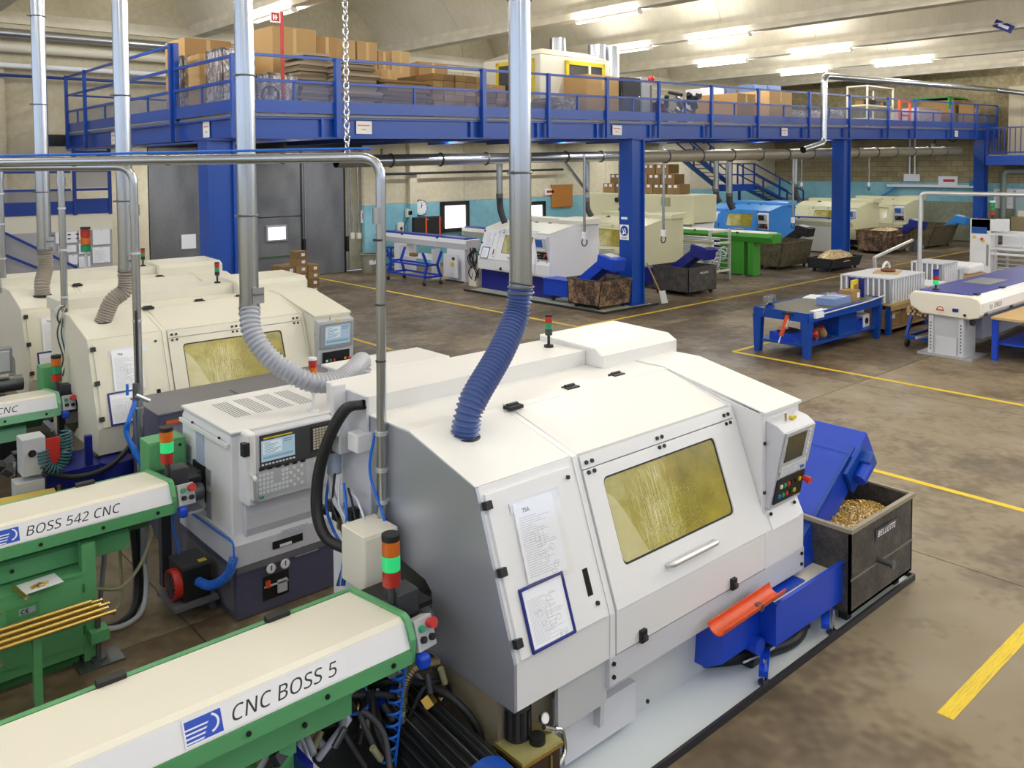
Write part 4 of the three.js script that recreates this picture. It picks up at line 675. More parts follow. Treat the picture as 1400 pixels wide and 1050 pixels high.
// ---------------------------------------------------------------- green cabinet under the second feeder
{
  const t = thing('feeder_cabinet', 'low green steel cabinet under the second bar feeder', 'cabinet', [1.63, 0, -6.4]);
  part(t, 'body', rbx(2.6, .58, .5, .006), M.green, [-1.3, .36, -.25]); part(t, 'top', bx(2.62, .015, .52), M.green, [-1.3, .655, -.25]); part(t, 'kick', bx(2.5, .1, .42), M.greenDark, [-1.3, .05, -.25]);
  for (const k of [0, 1, 2]) { const d = new THREE.Group(); d.name = 'door'; d.position.set(-.32 - k * .62, .38, .004); t.add(d); part(d, 'door_skin', bx(.6, .46, .016), M.green, [0, 0, 0]); for (const h of [.18, -.17]) part(d, 'lock', screwGeo, M.chrome, [-.22, h, .014]); for (const h of [.17, -.13]) part(d, 'hinge', cyl(.008, .06, 8), M.greenDark, [.298, h, .01]); }
  const pl = canvas(160, 160, x => { x.fillStyle = '#4c9257'; x.fillRect(0, 0, 160, 160); x.fillStyle = '#9aa0a8'; x.fillRect(60, 20, 80, 34); x.fillStyle = '#15161a'; x.font = 'bold 34px sans-serif'; x.fillText('C€', 68, 50); x.fillStyle = '#8d9298'; x.fillRect(20, 80, 126, 60); x.fillStyle = '#5c6068'; for (let i = 0; i < 5; i++) x.fillRect(28, 92 + i * 9, 60 + (i * 31) % 50, 3); });
  part(t, 'rating_plate', new THREE.PlaneGeometry(.2, .2), new THREE.MeshStandardMaterial({ map: pl, roughness: .4 }), [-.4, .46, .0135]);
  part(t, 'corner_post', bx(.09, .85, .09), M.green, [.02, .43, -.04]); part(t, 'jack_bracket', bx(.12, .08, .12), M.green, [.06, .2, .03]); part(t, 'jack_screw', cyl(.018, .34, 10), M.darkSteel, [.06, .17, .03]); part(t, 'jack_pad', cyl(.05, .02, 14), M.darkSteel, [.06, .02, .03]); part(t, 'foot_plate', bx(.3, .012, .22), M.darkSteel, [.06, .006, .03]);
  const sh = thing('paper_sheet', 'white paper with brass turnings on the green cabinet', 'paper', [onH(55, 798, .665).x, .664, onH(55, 798, .665).z], .1); part(sh, 'sheet', bx(.24, .003, .18), M.paper, [0, .0015, 0]); 
  for (let i = 0; i < 7; i++) { const s = thing('brass_part', 'small brass turned part lying on the white paper', 'brass part', [sh.position.x - .05 + (i % 4) * .025, .6755, sh.position.z + .03 + Math.floor(i / 4) * .02], i, 'brass parts on the paper'); part(s, 'shank', cyl(.007, .04, 10), M.brass, [0, 0, 0], [0, 0, Math.PI / 2]); part(s, 'collar', cyl(.0085, .012, 10), M.brass, [.008, 0, 0], [0, 0, Math.PI / 2]); }
  const p0 = onH(18, 803, .68), p1 = onH(37, 818, .68), sb = thing('bar_offcut', 'short brass bar end lying beside the white paper', 'bar', [p0.x, .664, p0.z]); rod(sb, 'shank', W(p0.x, .68, -p0.z), W(p1.x, .68, -p1.z), .014, M.brass); rod(sb, 'end_face', W(p1.x, .68, -p1.z), W(p1.x + .002, .68, -p1.z - .003), .0142, M.chrome);
}
{ // brass bars on rack
  const q = thing('bar_rack', 'green bracket arms carrying brass bars before the cabinet', 'rack', [.4, 0, -6.1]); for (const x of [.85, -.2]) { part(q, 'arm', bx(.05, .05, .3), M.green, [x, .425, -.14]); part(q, 'post', bx(.05, .42, .05), M.green, [x, .21, -.02]); }
  for (let i = 0; i < 9; i++) { const y = .475 + (i % 3 === 1 ? .026 : 0) * 1, b = 6.06 + i * .028, x1 = 1.72 - (i * 37 % 5) * .025; const t = thing('brass_bar', 'long brass bar lying with others before the green cabinet', 'bar', [x1 - 1.6, y, -b], 0, 'brass bars before the green cabinet'); part(t, 'shaft', cyl(.0135, 3.2, 10), M.brass, [0, 0, 0], [0, 0, Math.PI / 2]); part(t, 'cut_end', cyl(.0125, .004, 10), M.chrome, [1.602, 0, 0], [0, 0, Math.PI / 2]); }
}
// ---------------------------------------------------------------- drip tray, chip conveyor, skip of the large lathe
{
  const t = thing('drip_tray', 'pale drip tray with a dark rim under the large white lathe', 'tray', [2.3, 0, -3.0]);
  part(t, 'sheet', bx(4.86, .012, 1.9), M.tray, [2.43, .006, -.95]); part(t, 'rim', bx(4.86, .05, .02), M.trayLip, [2.43, .025, 0]); part(t, 'rim', bx(.02, .05, 1.9), M.trayLip, [4.86, .025, -.95]); part(t, 'rim', bx(4.86, .05, .02), M.trayLip, [2.43, .025, -1.9]);
  const c = thing('chip_conveyor', 'blue chip conveyor with sloping neck tipping swarf into the grey skip', 'conveyor', [5.1, 0, -3.06]);
  const L = 1.03; // open trough
  part(c, 'trough_front', bx(L, .3, .015), M.brightBlue, [L / 2, .35, 0]); part(c, 'trough_end', bx(.015, .3, .42), M.brightBlue, [0, .35, -.2]); part(c, 'trough_end', bx(.015, .3, .42), M.brightBlue, [L, .35, -.2]); part(c, 'trough_back', bx(L, .3, .015), M.brightBlue, [L / 2, .35, -.42]); part(c, 'trough_floor', bx(L, .015, .42), M.feederCream, [L / 2, .4, -.21]); part(c, 'front_lip', bx(L + .03, .012, .03), M.brightBlue, [L / 2, .5, .008]);
  part(c, 'corner_plate', bx(.34, .1, .2), M.brightBlue, [.84, .46, -.33]);
  part(c, 'lower_body', prism([[.25, .12], [.12, .2], [.12, .42], [.6, .42], [.6, .12]], -.45, .6), M.brightBlue);
  const onNeck = (g, u, v, w) => { g.translate(u, v, 0); g.rotateZ(.575); g.translate(1.25, .78, w); return g; };
  part(c, 'neck', onNeck(new THREE.BoxGeometry(1.02, .2, .5), 0, 0, -.49), M.brightBlue); part(c, 'neck_foot', bx(.3, .5, .5), M.brightBlue, [.8, .36, -.5]);
  part(c, 'neck_cover', onNeck(new THREE.BoxGeometry(.92, .02, .44), -.03, .11, -.49), M.brightBlue);
  for (const s of [-.22, .22]) part(c, 'neck_edge', onNeck(new THREE.BoxGeometry(1.0, .04, .03), 0, .11, -.49 + s * 1.05), M.blue);
  part(c, 'head', onNeck(rbx(.3, .3, .54, .02), .55, -.03, -.49), M.brightBlue); part(c, 'head_flange', onNeck(new THREE.BoxGeometry(.34, .22, .03), .4, 0, -.215), M.blue); part(c, 'head_motor', onNeck(new THREE.CylinderGeometry(.055, .055, .16, 14).rotateZ(Math.PI / 2), .38, -.02, -.16), M.brightBlue); part(c, 'head_gearbox', onNeck(rbx(.12, .13, .1, .02), .5, -.01, -.17), M.blue);
  for (let k = 0; k < 3; k++) part(c, 'flange_bolt', screwGeo, M.navy, [1.5 + k * .09, .97 + k * .06, -.2]);
  part(c, 'pump_motor', cyl(.06, .13, 16), M.brightBlue, [-.08, .2, -.13], [Math.PI / 2, 0, 0]); part(c, 'leg_bar', bx(.3, .04, .06), M.brightBlue, [-.1, .12, -.02], [0, .5, 0]); part(c, 'leg_bar', bx(.3, .04, .06), M.brightBlue, [.72, .14, -.02], [0, .5, 0]);
  for (const x of [-.16, .76]) { part(c, 'leg_screw', cyl(.012, .17, 10), M.chrome, [x, .1, .02]); part(c, 'leg_pad', cyl(.045, .016, 16), M.darkSteel, [x, .02, .02]); }
  const oc = thing('orange_chute', 'orange half-pipe chute beside the blue conveyor trough', 'chute', [4.47, .49, -3.12]);
  const sh = new THREE.Shape(); sh.absarc(0, 0, .065, Math.PI, 2 * Math.PI, false); sh.absarc(0, 0, .058, 2 * Math.PI, Math.PI, true); const og = new THREE.ExtrudeGeometry(sh, { depth: .72, bevelEnabled: false, curveSegments: 14 }); og.rotateY(Math.PI / 2); og.rotateZ(.03); part(oc, 'half_pipe', og, M.orange, [0, .07, .02]); part(oc, 'clamp_band', (() => { const s2 = new THREE.Shape(); s2.absarc(0, 0, .068, Math.PI, 2 * Math.PI, false); s2.absarc(0, 0, .064, 2 * Math.PI, Math.PI, true); const g = new THREE.ExtrudeGeometry(s2, { depth: .02, bevelEnabled: false, curveSegments: 14 }); g.rotateY(Math.PI / 2); return g; })(), M.darkGrey, [.42, .0826, .02]); part(oc, 'bracket', bx(.05, .04, .12), M.darkSteel, [.5, .015, -.02]);
  // black sump hose mat
  const mt = thing('sump_hose', 'black flat hose lying in the tray under the conveyor', 'hose', [5.2, .012, -3.2]); part(mt, 'hose_loop', tubeGeo([V3(-.5, .05, -.3), V3(-.2, .05, -.1), V3(.25, .05, .05), V3(.55, .06, -.05), V3(.6, .06, -.35), V3(.3, .05, -.5)], .05, 50, 12), M.black); part(mt, 'hose_sheet', rbx(.8, .06, .45, .03), M.black, [.2, .03, -.2]); part(mt, 'wire', tubeGeo([V3(-.3, .1, .02), V3(0, .08, .04), V3(.25, .09, .02), V3(.35, .22, -.05)], .008, 30, 6), M.whiteHose);
}
const marks = (txt, bg, fg, s = 46) => new THREE.MeshStandardMaterial({ map: canvas(256, 64, x => { x.fillStyle = bg; x.fillRect(0, 0, 256, 64); x.fillStyle = fg; x.font = 'bold italic ' + s + 'px sans-serif'; x.fillText(txt, 18, 48); }), roughness: .6 });
function skip(label, pos, turn, w, d, h, mat, o = {}) { // open steel box, walls with thickness; front at local z = 0, x from 0 to w
  const t = thing('swarf_skip', label, 'skip', pos, turn, o.group), T = .02, y0 = .1, fl = o.flare || 0;
  const wall = (n, pts) => part(t, n, prism(pts, 0, w), mat);
  const side = (x) => { const s = [[fl, y0], [0, h], [d, h], [d - fl * .4, y0]]; part(t, 'side_wall', prism(s, x, x + T), mat); };
  side(0); side(w - T); part(t, 'front_wall', prism([[fl, y0], [0, h], [T, h], [fl + T, y0]], 0, w), mat); part(t, 'rear_wall', prism([[d - fl * .4 - T, y0], [d - T, h], [d, h], [d - fl * .4, y0]], 0, w), mat); part(t, 'floor_plate', bx(w, T, d - fl * 1.4), mat, [w / 2, y0 + T / 2, -(d + fl * .6) / 2]);
  const rim = o.rim || mat; part(t, 'rim', bx(w + .03, .03, .035), rim, [w / 2, h, 0]); part(t, 'rim', bx(w + .03, .03, .035), rim, [w / 2, h, -d]); for (const x of [0, w]) part(t, 'rim', bx(.035, .03, d), rim, [x, h, -d / 2]);
  for (const x of [.12, w - .12]) for (const f of [fl + .1, d - fl - .1]) part(t, o.wheels ? 'caster' : 'foot', o.wheels ? cyl(.05, .04, 14) : bx(.07, y0, .07), M.dark, [x, y0 / 2, -f], o.wheels ? [0, 0, Math.PI / 2] : null);
  part(t, 'seam', prism([[fl * .5 - .004, h * .48], [fl * .5 - .004, h * .48 + .012], [fl * .5 + .02, h * .48 + .012], [fl * .5 + .02, h * .48]], 0, w), o.seam || mat);
  if (o.text) part(t, 'lettering', new THREE.PlaneGeometry(w * .36, .09), o.text, [w * .55, h * .8, -.2 * fl + .008], [-Math.atan2(fl, h - y0), 0, 0]);
  if (o.handle) { part(t, 'tow_pin', cyl(.022, .12, 12), M.darkSteel, [w * .42, h * .52, .06], [Math.PI / 2, 0, 0]); part(t, 'pin_head', cyl(.035, .015, 12), M.darkSteel, [w * .42, h * .52, .12], [Math.PI / 2, 0, 0]); }
  if (o.fill) { const g = new THREE.SphereGeometry(1, 26, 12, 0, 6.29, 0, Math.PI / 2), p = g.attributes.position; for (let i = 0; i < p.count; i++) { const k = 1 + rr(-.06, .06); p.setXYZ(i, p.getX(i) * (w / 2 - T) * 1.0, p.getY(i) * o.fill * k, p.getZ(i) * (d / 2 - T)); } g.computeVertexNormals(); const m = part(t, 'swarf', g, M.chips, [w / 2, h * (o.level || .7), -d / 2], null, 'heap of curled brass swarf'); }
  return t;
}
skip('dark grey skip full of brass chips beside the large white lathe', [6.02, 0.012, -2.99], 0, 1.06, .56, .74, M.bin, { text: marks('BELLUTTI', '#46444a', '#e8e8ea'), handle: true, rim: std('#8f8878', .6), seam: std('#7d7466', .6), fill: .12, level: .74 });
{ // chip pile grains: bright curls over the swarf
  const s = scene.children[scene.children.length - 1], n = 700, g = new THREE.TorusGeometry(.012, .004, 4, 6, 4.2), im = new THREE.InstancedMesh(g, M.brass, n); im.name = 'brass_curls'; im.userData = { kind: 'stuff', label: 'bright brass chips on the heap' }; const q = new THREE.Matrix4(), e = new THREE.Euler();
  for (let i = 0; i < n; i++) { const u = rr(-1, 1), v = rr(-1, 1), k = Math.max(0, 1 - u * u - v * v); if (k <= 0) { i--; continue; } e.set(rr(0, 6), rr(0, 6), rr(0, 6)); q.makeRotationFromEuler(e).setPosition(.53 + u * .5, .553 + .12 * Math.sqrt(k), -.28 + v * .26); im.setMatrixAt(i, q); } s.add(im); im.castShadow = true;
}
// ---------------------------------------------------------------- ducts, hoses and conduits over the left row
function atD(u, v, D) { const d = ray(u, v), k = d.x * fwd0.x + d.z * fwd0.z; return V3(0, EYE, 0).addScaledVector(d, D / k); }
function duct(label, foot, r, hosePts, hoseMat, hr, rib, damper) {
  const t = thing('extraction_duct', label, 'duct', [foot.x, foot.y, foot.z]); const H = 7.6 - foot.y;
  part(t, 'pipe', cyl(r, H, 24), M.galv, [0, H / 2, 0]);
  for (let h = .75; h < H; h += 1.15) { part(t, 'clamp_ring', new THREE.TorusGeometry(r + .003, .008, 8, 28), M.darkSteel, [0, h, 0], [Math.PI / 2, 0, 0]); part(t, 'clamp_bolt', bx(.05, .02, .02), M.darkSteel, [-r - .015, h, .01]); }
  part(t, 'collar', cyl(r * 1.06, .09, 24), M.galv, [0, .03, 0]); if (damper) { part(t, 'damper_plate', bx(.1, .13, .012), M.galv, [r * .5, .09, r + .01]); part(t, 'damper_lever', bx(.08, .015, .02), M.darkSteel, [r * .5, .1, r + .025]); }
  const c = part(t, 'flexible_hose', ribbedHoseGeo(hosePts.map(p => p.clone().sub(foot)), hr, rib[0], rib[1], 22, 6, rib[2] || 1), hoseMat);
  for (const y of [-.02, -.06]) part(t, 'hose_clip', new THREE.TorusGeometry(hr + .006, .006, 6, 24), M.darkSteel, [0, y, 0], [Math.PI / 2, 0, 0]);
  const e = hosePts[hosePts.length - 1].clone().sub(foot), ring = new THREE.TorusGeometry(hr * 1.12, .012, 8, 26); part(t, 'inlet_ring', ring, M.black, [e.x, e.y, e.z], [Math.PI / 2, 0, 0]);
  return t;
}
{
  const d1 = atD(712, 388, 5.7), e1 = onH(635, 598, 1.84); duct('round steel duct with blue ribbed hose dropping to the large lathe', d1, .075, [d1, V3(d1.x - .04, d1.y - .2, d1.z), V3(d1.x * .6 + e1.x * .4, d1.y * .52 + e1.y * .48, d1.z * .55 + e1.z * .45), V3(e1.x + .06, e1.y + .2, e1.z - .0), e1], M.blueHose, .082, [.018, .03, 2]);
  const d2 = atD(341, 418, 7), q = onH(495, 516, 1.48); duct('round steel duct with silver hose looping to the compact lathe', d2, .077, [d2, atD(345, 455, 6.9), atD(372, 492, 6.85), atD(418, 520, 6.9), atD(455, 522, 7.1), atD(480, 508, 7.45), V3(q.x, q.y + .16, q.z), q], M.greyHose, .078, [.016, .04, 1], true);
  const d3 = atD(173, 368, 9.3), e3 = onH(140, 441, 1.83); duct('round steel duct with taupe hose bending to the nearer cream lathe', d3, .082, [d3, V3(d3.x - .02, d3.y - .22, d3.z), V3(d3.x * .4 + e3.x * .6, d3.y * .4 + e3.y * .6, d3.z * .5 + e3.z * .5), e3], M.taupeHose, .085, [.012, .028], true);
  const d4 = atD(61, 340, 11.2), e4 = onH(58, 404, 1.84); duct('round steel duct with taupe hose dropping straight to the last cream lathe', d4, .085, [d4, V3(d4.x, d4.y - .25, d4.z), V3(e4.x, e4.y + .15, e4.z), e4], M.taupeHose, .09, [.012, .03], true);
}
{ // cable conduit on a chain
  const foot = onA(522, 712, 2.83), top = V3(2.86, 3.56, -4.44), lft = atD(0, 222, 5.4), far = lft.clone().add(lft.clone().sub(top).multiplyScalar(.5));
  const t = thing('cable_conduit', 'grey conduit crossing on a chain and dropping beside the large lathe', 'conduit', [foot.x, foot.y, foot.z]);
  wpart(t, 'pipe', pipeGeo([far, top, V3(foot.x, foot.y, foot.z)], .031, .14), M.galv);
  for (const k of [.25, .55, .8]) { const p = top.clone().lerp(lft, k); const g = new THREE.CylinderGeometry(.034, .034, .012, 16); g.rotateZ(Math.PI / 2); g.rotateY(.77); g.translate(p.x, p.y, p.z); wpart(t, 'joint_ring', g, M.dark); }
  for (const h of [3.2, 3.05]) { const g = new THREE.CylinderGeometry(.036, .036, h > 3.1 ? .1 : .012, 16); g.translate(foot.x + .01, h, foot.z - .01); wpart(t, 'sleeve', g, h > 3.1 ? M.galv : M.dark); }
  for (const h of [2.65, 2.3]) { const g = new THREE.CylinderGeometry(.033, .033, .008, 16); g.translate(foot.x + .008, h, foot.z); wpart(t, 'joint_ring', g, M.dark); }
  for (const h of [1.42, 1.62, 1.85]) { const g = new THREE.CylinderGeometry(.038, .038, .025, 16); g.translate(foot.x + .002, h, foot.z); wpart(t, 'pipe_clip', g, M.alu); const b = new THREE.BoxGeometry(.05, .02, .03); b.translate(foot.x + .04, h, foot.z); wpart(t, 'clip_screw', b, M.alu); }
  const g = new THREE.CylinderGeometry(.034, .034, .02, 16); g.translate(foot.x, foot.y, foot.z); wpart(t, 'end_bush', g, M.black);
  wpart(t, 'white_cable', tubeGeo([foot.clone(), V3(foot.x - .01, foot.y - .09, foot.z - .05), V3(foot.x - .02, foot.y - .12, foot.z - .25), V3(foot.x + .02, foot.y - .02, foot.z - .42), V3(foot.x + .06, foot.y + .1, foot.z - .4)], .014, 40, 10), M.whiteHose);
  wpart(t, 'blue_air_line', tubeGeo([V3(foot.x - .03, 1.85, foot.z - .02), V3(foot.x - .05, 1.6, foot.z - .05), V3(foot.x - .02, 1.32, foot.z + .06), V3(foot.x - .03, 1.12, foot.z + .08), V3(foot.x - .05, 1.02, foot.z - .06), V3(foot.x - .04, 1.05, foot.z - .25), V3(foot.x - .03, 1.3, foot.z - .4)], .009, 60, 8), M.airBlue);
  wpart(t, 'blue_air_line', tubeGeo([far.clone().add(V3(0, .04, 0)), lft.clone().add(V3(0, .04, 0)), top.clone().add(V3(-.3, .05, -.28)), top.clone().add(V3(-.05, .05, -.03))], .008, 40, 6), M.airBlue);
  const cp = top.clone().lerp(lft, .085), ch = thing('chain', 'galvanised link chain holding up the crossing conduit', 'chain', [cp.x, cp.y, cp.z]); const lg = new THREE.TorusGeometry(.017, .0045, 6, 12); lg.scale(1, 1.55, 1);
  const n = 92; for (let i = 0; i < n; i++) part(ch, 'link', lg, M.chrome, [0, .03 + i * .041, 0], [0, i % 2 ? Math.PI / 2 : 0, 0]);
}
function standPipe(label, u, v0, v1, D, r, left, mat = M.galv) {
  const lo = atD(u, v1, D), hi = V3(lo.x, atD(u, v0, D).y, lo.z), t = thing('air_pipe', label, 'pipe', [lo.x, lo.y, lo.z]);
  const side = right0.clone().multiplyScalar(-1); const pts = left ? [hi.clone().addScaledVector(side, left), hi, lo.clone()] : [hi, lo.clone()];
  wpart(t, 'pipe', pipeGeo(pts, r, .16), mat);
  const L = hi.y - lo.y; for (const k of [.25, .5, .72]) { const g = new THREE.CylinderGeometry(r * 1.18, r * 1.18, .02, 12); g.translate(lo.x, lo.y + L * k, lo.z); wpart(t, 'pipe_clip', g, M.alu); }
  const g = new THREE.CylinderGeometry(r * 1.25, r * 1.25, .1, 14); g.translate(lo.x, lo.y + L * .86, lo.z); wpart(t, 'sleeve', g, M.galv);
  return t;
}
standPipe('grey pipe with elbow dropping between compact lathe and cream lathe', 193, 228, 645, 7.7, .036, 2.2);
standPipe('thin grey pipe with coiled cables in front of the cream lathes', 90, 212, 470, 9.4, .036, 0);
standPipe('thin grey pipe by the dark valve block at the row end', 5, 212, 400, 11.5, .04, 0);
{ // blue air hoses and valve on the middle pipe
  const p = atD(186, 545, 7.6), t = thing('air_valve', 'brass air valve with blue hoses on the grey pipe', 'valve', [p.x, p.y, p.z]);
  wpart(t, 'blue_hose', tubeGeo([p.clone(), atD(176, 575, 7.5), atD(172, 590, 7.5), atD(182, 615, 7.5), atD(195, 640, 7.5), atD(196, 660, 7.5)], .02, 50, 10), M.airBlue); wpart(t, 'blue_hose', tubeGeo([p.clone(), atD(178, 570, 7.55), atD(175, 596, 7.55), atD(188, 620, 7.55), atD(199, 660, 7.55)], .016, 50, 10), M.airBlue);
  part(t, 'valve_body', cyl(.028, .16, 12), M.darkSteel, [0, .06, 0]); part(t, 'lever', bx(.02, .1, .02), M.airBlue, [-.08, .1, .02]); part(t, 'hose_union', cyl(.02, .14, 10), M.alu, [.05, .0, .02], [0, 0, 1]); part(t, 'riser', cyl(.012, .7, 8), M.dark, [.02, .45, 0]); part(t, 'drain_pipe', cyl(.035, .42, 12), M.galv, [.02, -.3, 0]);
}
{ // cable bundle on the thin pipe
  const p = atD(90, 440, 9.35), t = thing('cable_coil', 'tangle of grey cables tied to the thin pipe', 'cables', [p.x, p.y, p.z]);
  for (let i = 0; i < 7; i++) part(t, 'loop', new THREE.TorusGeometry(.07 + .02 * (i % 3), .008, 6, 24), [M.whiteHose, M.darkGrey, M.beigeHose][i % 3], [-.06 + .03 * i * .6, .12 - .06 * i * .5, .03], [.2 * i, .5 + .3 * i, 0]);
  for (let i = 0; i < 4; i++) part(t, 'cable', tubeGeo([V3(0, .15, 0), V3(-.1 + .04 * i, -.1, .05), V3(-.05 + .03 * i, -.4, .05), V3(-.1 + .05 * i, -.6, 0)], .008, 20, 6), [M.darkGrey, M.airTeal][i % 2]);
}
// ---------------------------------------------------------------- services on the back-left of the large lathe
{
  const t = thing('hose_bundle', 'bundle of black hoses, valves and grey boxes behind the large lathe', 'hoses', [2.86, 0, -5.0]);
  const F = (u, v, a = 2.8) => onA(u, v, a);
  part(t, 'end_plate', bx(.02, .3, .34), M.greyWhite, [0, 1.88, .2]); part(t, 'rear_sheet', bx(.02, 1.1, .35), M.greyWhite, [.02, 1.2, .2]);
  for (const [d, m] of [[0, M.rubber], [.02, M.rubber]]) wpart(t, 'black_hose', tubeGeo([F(498, 553, 2.83), F(470 + d * 200, 560, 2.75), F(448 + d * 150, 600, 2.7), F(434 + d * 150, 650, 2.68), F(432 + d * 150, 700, 2.66), F(445 + d * 100, 735, 2.66), F(475, 752, 2.7)], .032, 60, 12), m);
  for (const [u, v, w, h, m] of [[468, 605, .1, .12, M.lightGrey], [462, 545, .05, .2, M.white]]) { const p = F(u, v); part(t, 'junction_box', rbx(.1, h, w, .01), m, [p.x - 2.86, p.y, p.z + 5.0]); }
  { const p = F(487, 604); part(t, 'junction_box', rbx(.12, .12, .12, .01), M.white, [p.x - 2.86 + .03, p.y, p.z + 5.0]); const q = F(457, 630); part(t, 'regulator_bowl', cyl(.05, .16, 14), std('#9aa6b8', .25), [q.x - 2.86, q.y, q.z + 5]); part(t, 'regulator_head', bx(.1, .06, .1), M.darkGrey, [q.x - 2.86, q.y + .1, q.z + 5]); const s = F(440, 695); part(t, 'silencer', cyl(.028, .12, 12), M.black, [s.x - 2.86, s.y, s.z + 5], [Math.PI / 2, 0, 0]); }
  for (let i = 0; i < 6; i++) { const u = 452 + i * 6; wpart(t, 'air_line', tubeGeo([F(u, 640 + i * 7, 2.78), F(u - 6 + i * 3, 690, 2.74), F(u + 4 + (i % 3) * 5, 725, 2.72), F(474 - i * 2, 760 + i * 6, 2.7), F(470 - i * 2, 800, 2.7)], i % 3 === 0 ? .01 : .008, 40, 8), [M.airBlue, M.rubber, M.whiteHose][i % 3]); }
  wpart(t, 'grey_hose', tubeGeo([F(452, 650, 2.78), F(456, 680, 2.76), F(470, 705, 2.76), F(478, 740, 2.76), F(480, 770, 2.74)], .02, 40, 10), M.lightGrey);
  for (let i = 0; i < 5; i++) { const q = F(455 + i * 7, 690 + (i * 13) % 40); part(t, 'valve', bx(.06, .07, .06), [M.darkGrey, M.black, M.brass][i % 3], [q.x - 2.86, q.y, q.z + 5]); }
  for (let i = 0; i < 3; i++) part(t, 'cable_coil', new THREE.TorusGeometry(.06 + i * .008, .007, 6, 20), M.whiteHose, [-.05, 1.72, -.0 + i * .01], [0, 1.2, 0]);
}
// ---------------------------------------------------------------- hydraulic works under the spindle end of the large lathe
{
  const G = (u, v, h) => { const p = onH(u, v, h); return p; };
  const m0 = onH(535, 955, .36), m1 = onH(640, 1062, .36), mo = thing('coolant_motor', 'blue finned electric motor with cream drum below the front feeder', 'motor', [m0.x, 0.012, m0.z], Math.atan2(-(m1.z - m0.z), m1.x - m0.x));
  part(mo, 'drum', cyl(.19, .16, 28), M.feederCream, [-.02, .34, 0], [0, 0, Math.PI / 2]); part(mo, 'drum_rim', new THREE.TorusGeometry(.19, .014, 8, 32), M.whiteFar, [.06, .34, 0], [0, Math.PI / 2, 0]); part(mo, 'end_shield', cyl(.185, .06, 28), M.brightBlue, [.11, .34, 0], [0, 0, Math.PI / 2]); part(mo, 'frame', cyl(.145, .82, 24), M.black, [.54, .34, 0], [0, 0, Math.PI / 2]);
  for (let k = 0; k < 22; k++) { const a = k * Math.PI / 11; part(mo, 'fin', bx(.8, .007, .04), k % 2 ? M.darkSteel : M.dark, [.54, .34 + .158 * Math.sin(a), .158 * Math.cos(a)], [-a, 0, 0]); } part(mo, 'fan_cowl', cyl(.18, .12, 24), M.blue, [1.0, .34, 0], [0, 0, Math.PI / 2]); part(mo, 'lifting_eye', cyl(.016, .05, 8), M.brightBlue, [.4, .52, 0]); part(mo, 'foot', bx(.5, .2, .24), M.dark, [.4, .1, 0]);
  const un = thing('hydraulic_unit', 'small hydraulic power unit with gauge and glass tank at the lathe corner', 'hydraulic unit', [3.02, 0.012, -3.42]);
  part(un, 'tank', rbx(.28, .24, .22, .01), std('#3a2a20', .25), [0, .22, .12]); part(un, 'tank_rim', bx(.3, .02, .24), M.brass, [0, .345, .12]); part(un, 'lid', bx(.29, .015, .23), std('#9a9462', .5), [0, .36, .12]); part(un, 'filler_cap', cyl(.045, .04, 16), M.black, [.03, .385, .16]); part(un, 'motor', cyl(.07, .2, 16), M.darkGrey, [-.02, .47, .05]); part(un, 'motor_cap', cyl(.072, .03, 16), M.black, [-.02, .585, .05]);
  for (let k = 0; k < 10; k++) { const a = k * .63; part(un, 'fin', bx(.01, .15, .02), M.black, [-.02 + .075 * Math.cos(a), .46, .05 + .075 * Math.sin(a)], [0, -a, 0]); } part(un, 'gauge', cyl(.03, .02, 14), M.chrome, [.1, .46, .14], [1.2, 0, 0]); part(un, 'gauge_face', cyl(.025, .004, 14), M.paper, [.1, .463, .151], [1.2, 0, 0]);
  part(un, 'fitting', cyl(.015, .1, 10), M.chrome, [.13, .39, .15], [0, 0, 1]); part(un, 'outlet_hose', tubeGeo([V3(.17, .37, .15), V3(.22, .34, .16), V3(.22, .24, .18), V3(.15, .2, .2)], .015, 24, 8), M.chrome); part(un, 'stand', bx(.26, .1, .2), M.dark, [0, .05, .12]); part(un, 'sight_glass', bx(.012, .2, .012), M.brass, [.06, .22, .235]);
  const be = thing('machine_bed_pan', 'oily yellowed pan between motor and hydraulic unit', 'pan', [2.6, 0.012, -3.45]); part(be, 'pan_floor', bx(.5, .02, .9), new THREE.MeshStandardMaterial({ map: noiseTexture(128, [[8, 1, 151], [40, 1, 152]], t => mix3([60, 54, 24], [172, 160, 86], cl(t * 2.6 - .7))), roughness: .3 }), [0, .05, -.35]); part(be, 'pan_wall', bx(.5, .08, .02), M.darkSteel, [0, .05, .1]);
  const pu = thing('spindle_machinery', 'dark oily spindle drive and manifold under the front feeder', 'machinery', [2.2, 0, -4.3]);
  part(pu, 'bed', rbx(1.3, .3, .9, .02), M.dark, [.3, .25, -.1]); part(pu, 'manifold', bx(.3, .16, .2), M.cardOld[0], [-.25, .48, .25]); part(pu, 'valve_head', bx(.14, .1, .12), std('#b5a684', .5), [-.2, .6, .3]); part(pu, 'drive_housing', cyl(.16, .4, 18), M.darkGrey, [.3, .5, .0], [Math.PI / 2, 0, 0]); part(pu, 'green_pump', bx(.3, .3, .3), M.green, [-.5, .3, .35]); part(pu, 'blue_guard', bx(.04, .5, .3), M.navy, [-.3, .35, .5]);
  for (let i = 0; i < 60; i++) part(pu, i % 2 ? 'fitting' : 'valve', i % 2 ? cyl(.018, .1, 8) : bx(.07, .06, .05), [M.darkSteel, M.beigeHose, M.brass, M.midGrey, M.darkGrey][i % 5], [rr(-.5, .7), rr(.38, .66), rr(-.2, .6)], [rr(-1, 1), rr(-1, 1), rr(-1, 1)]);
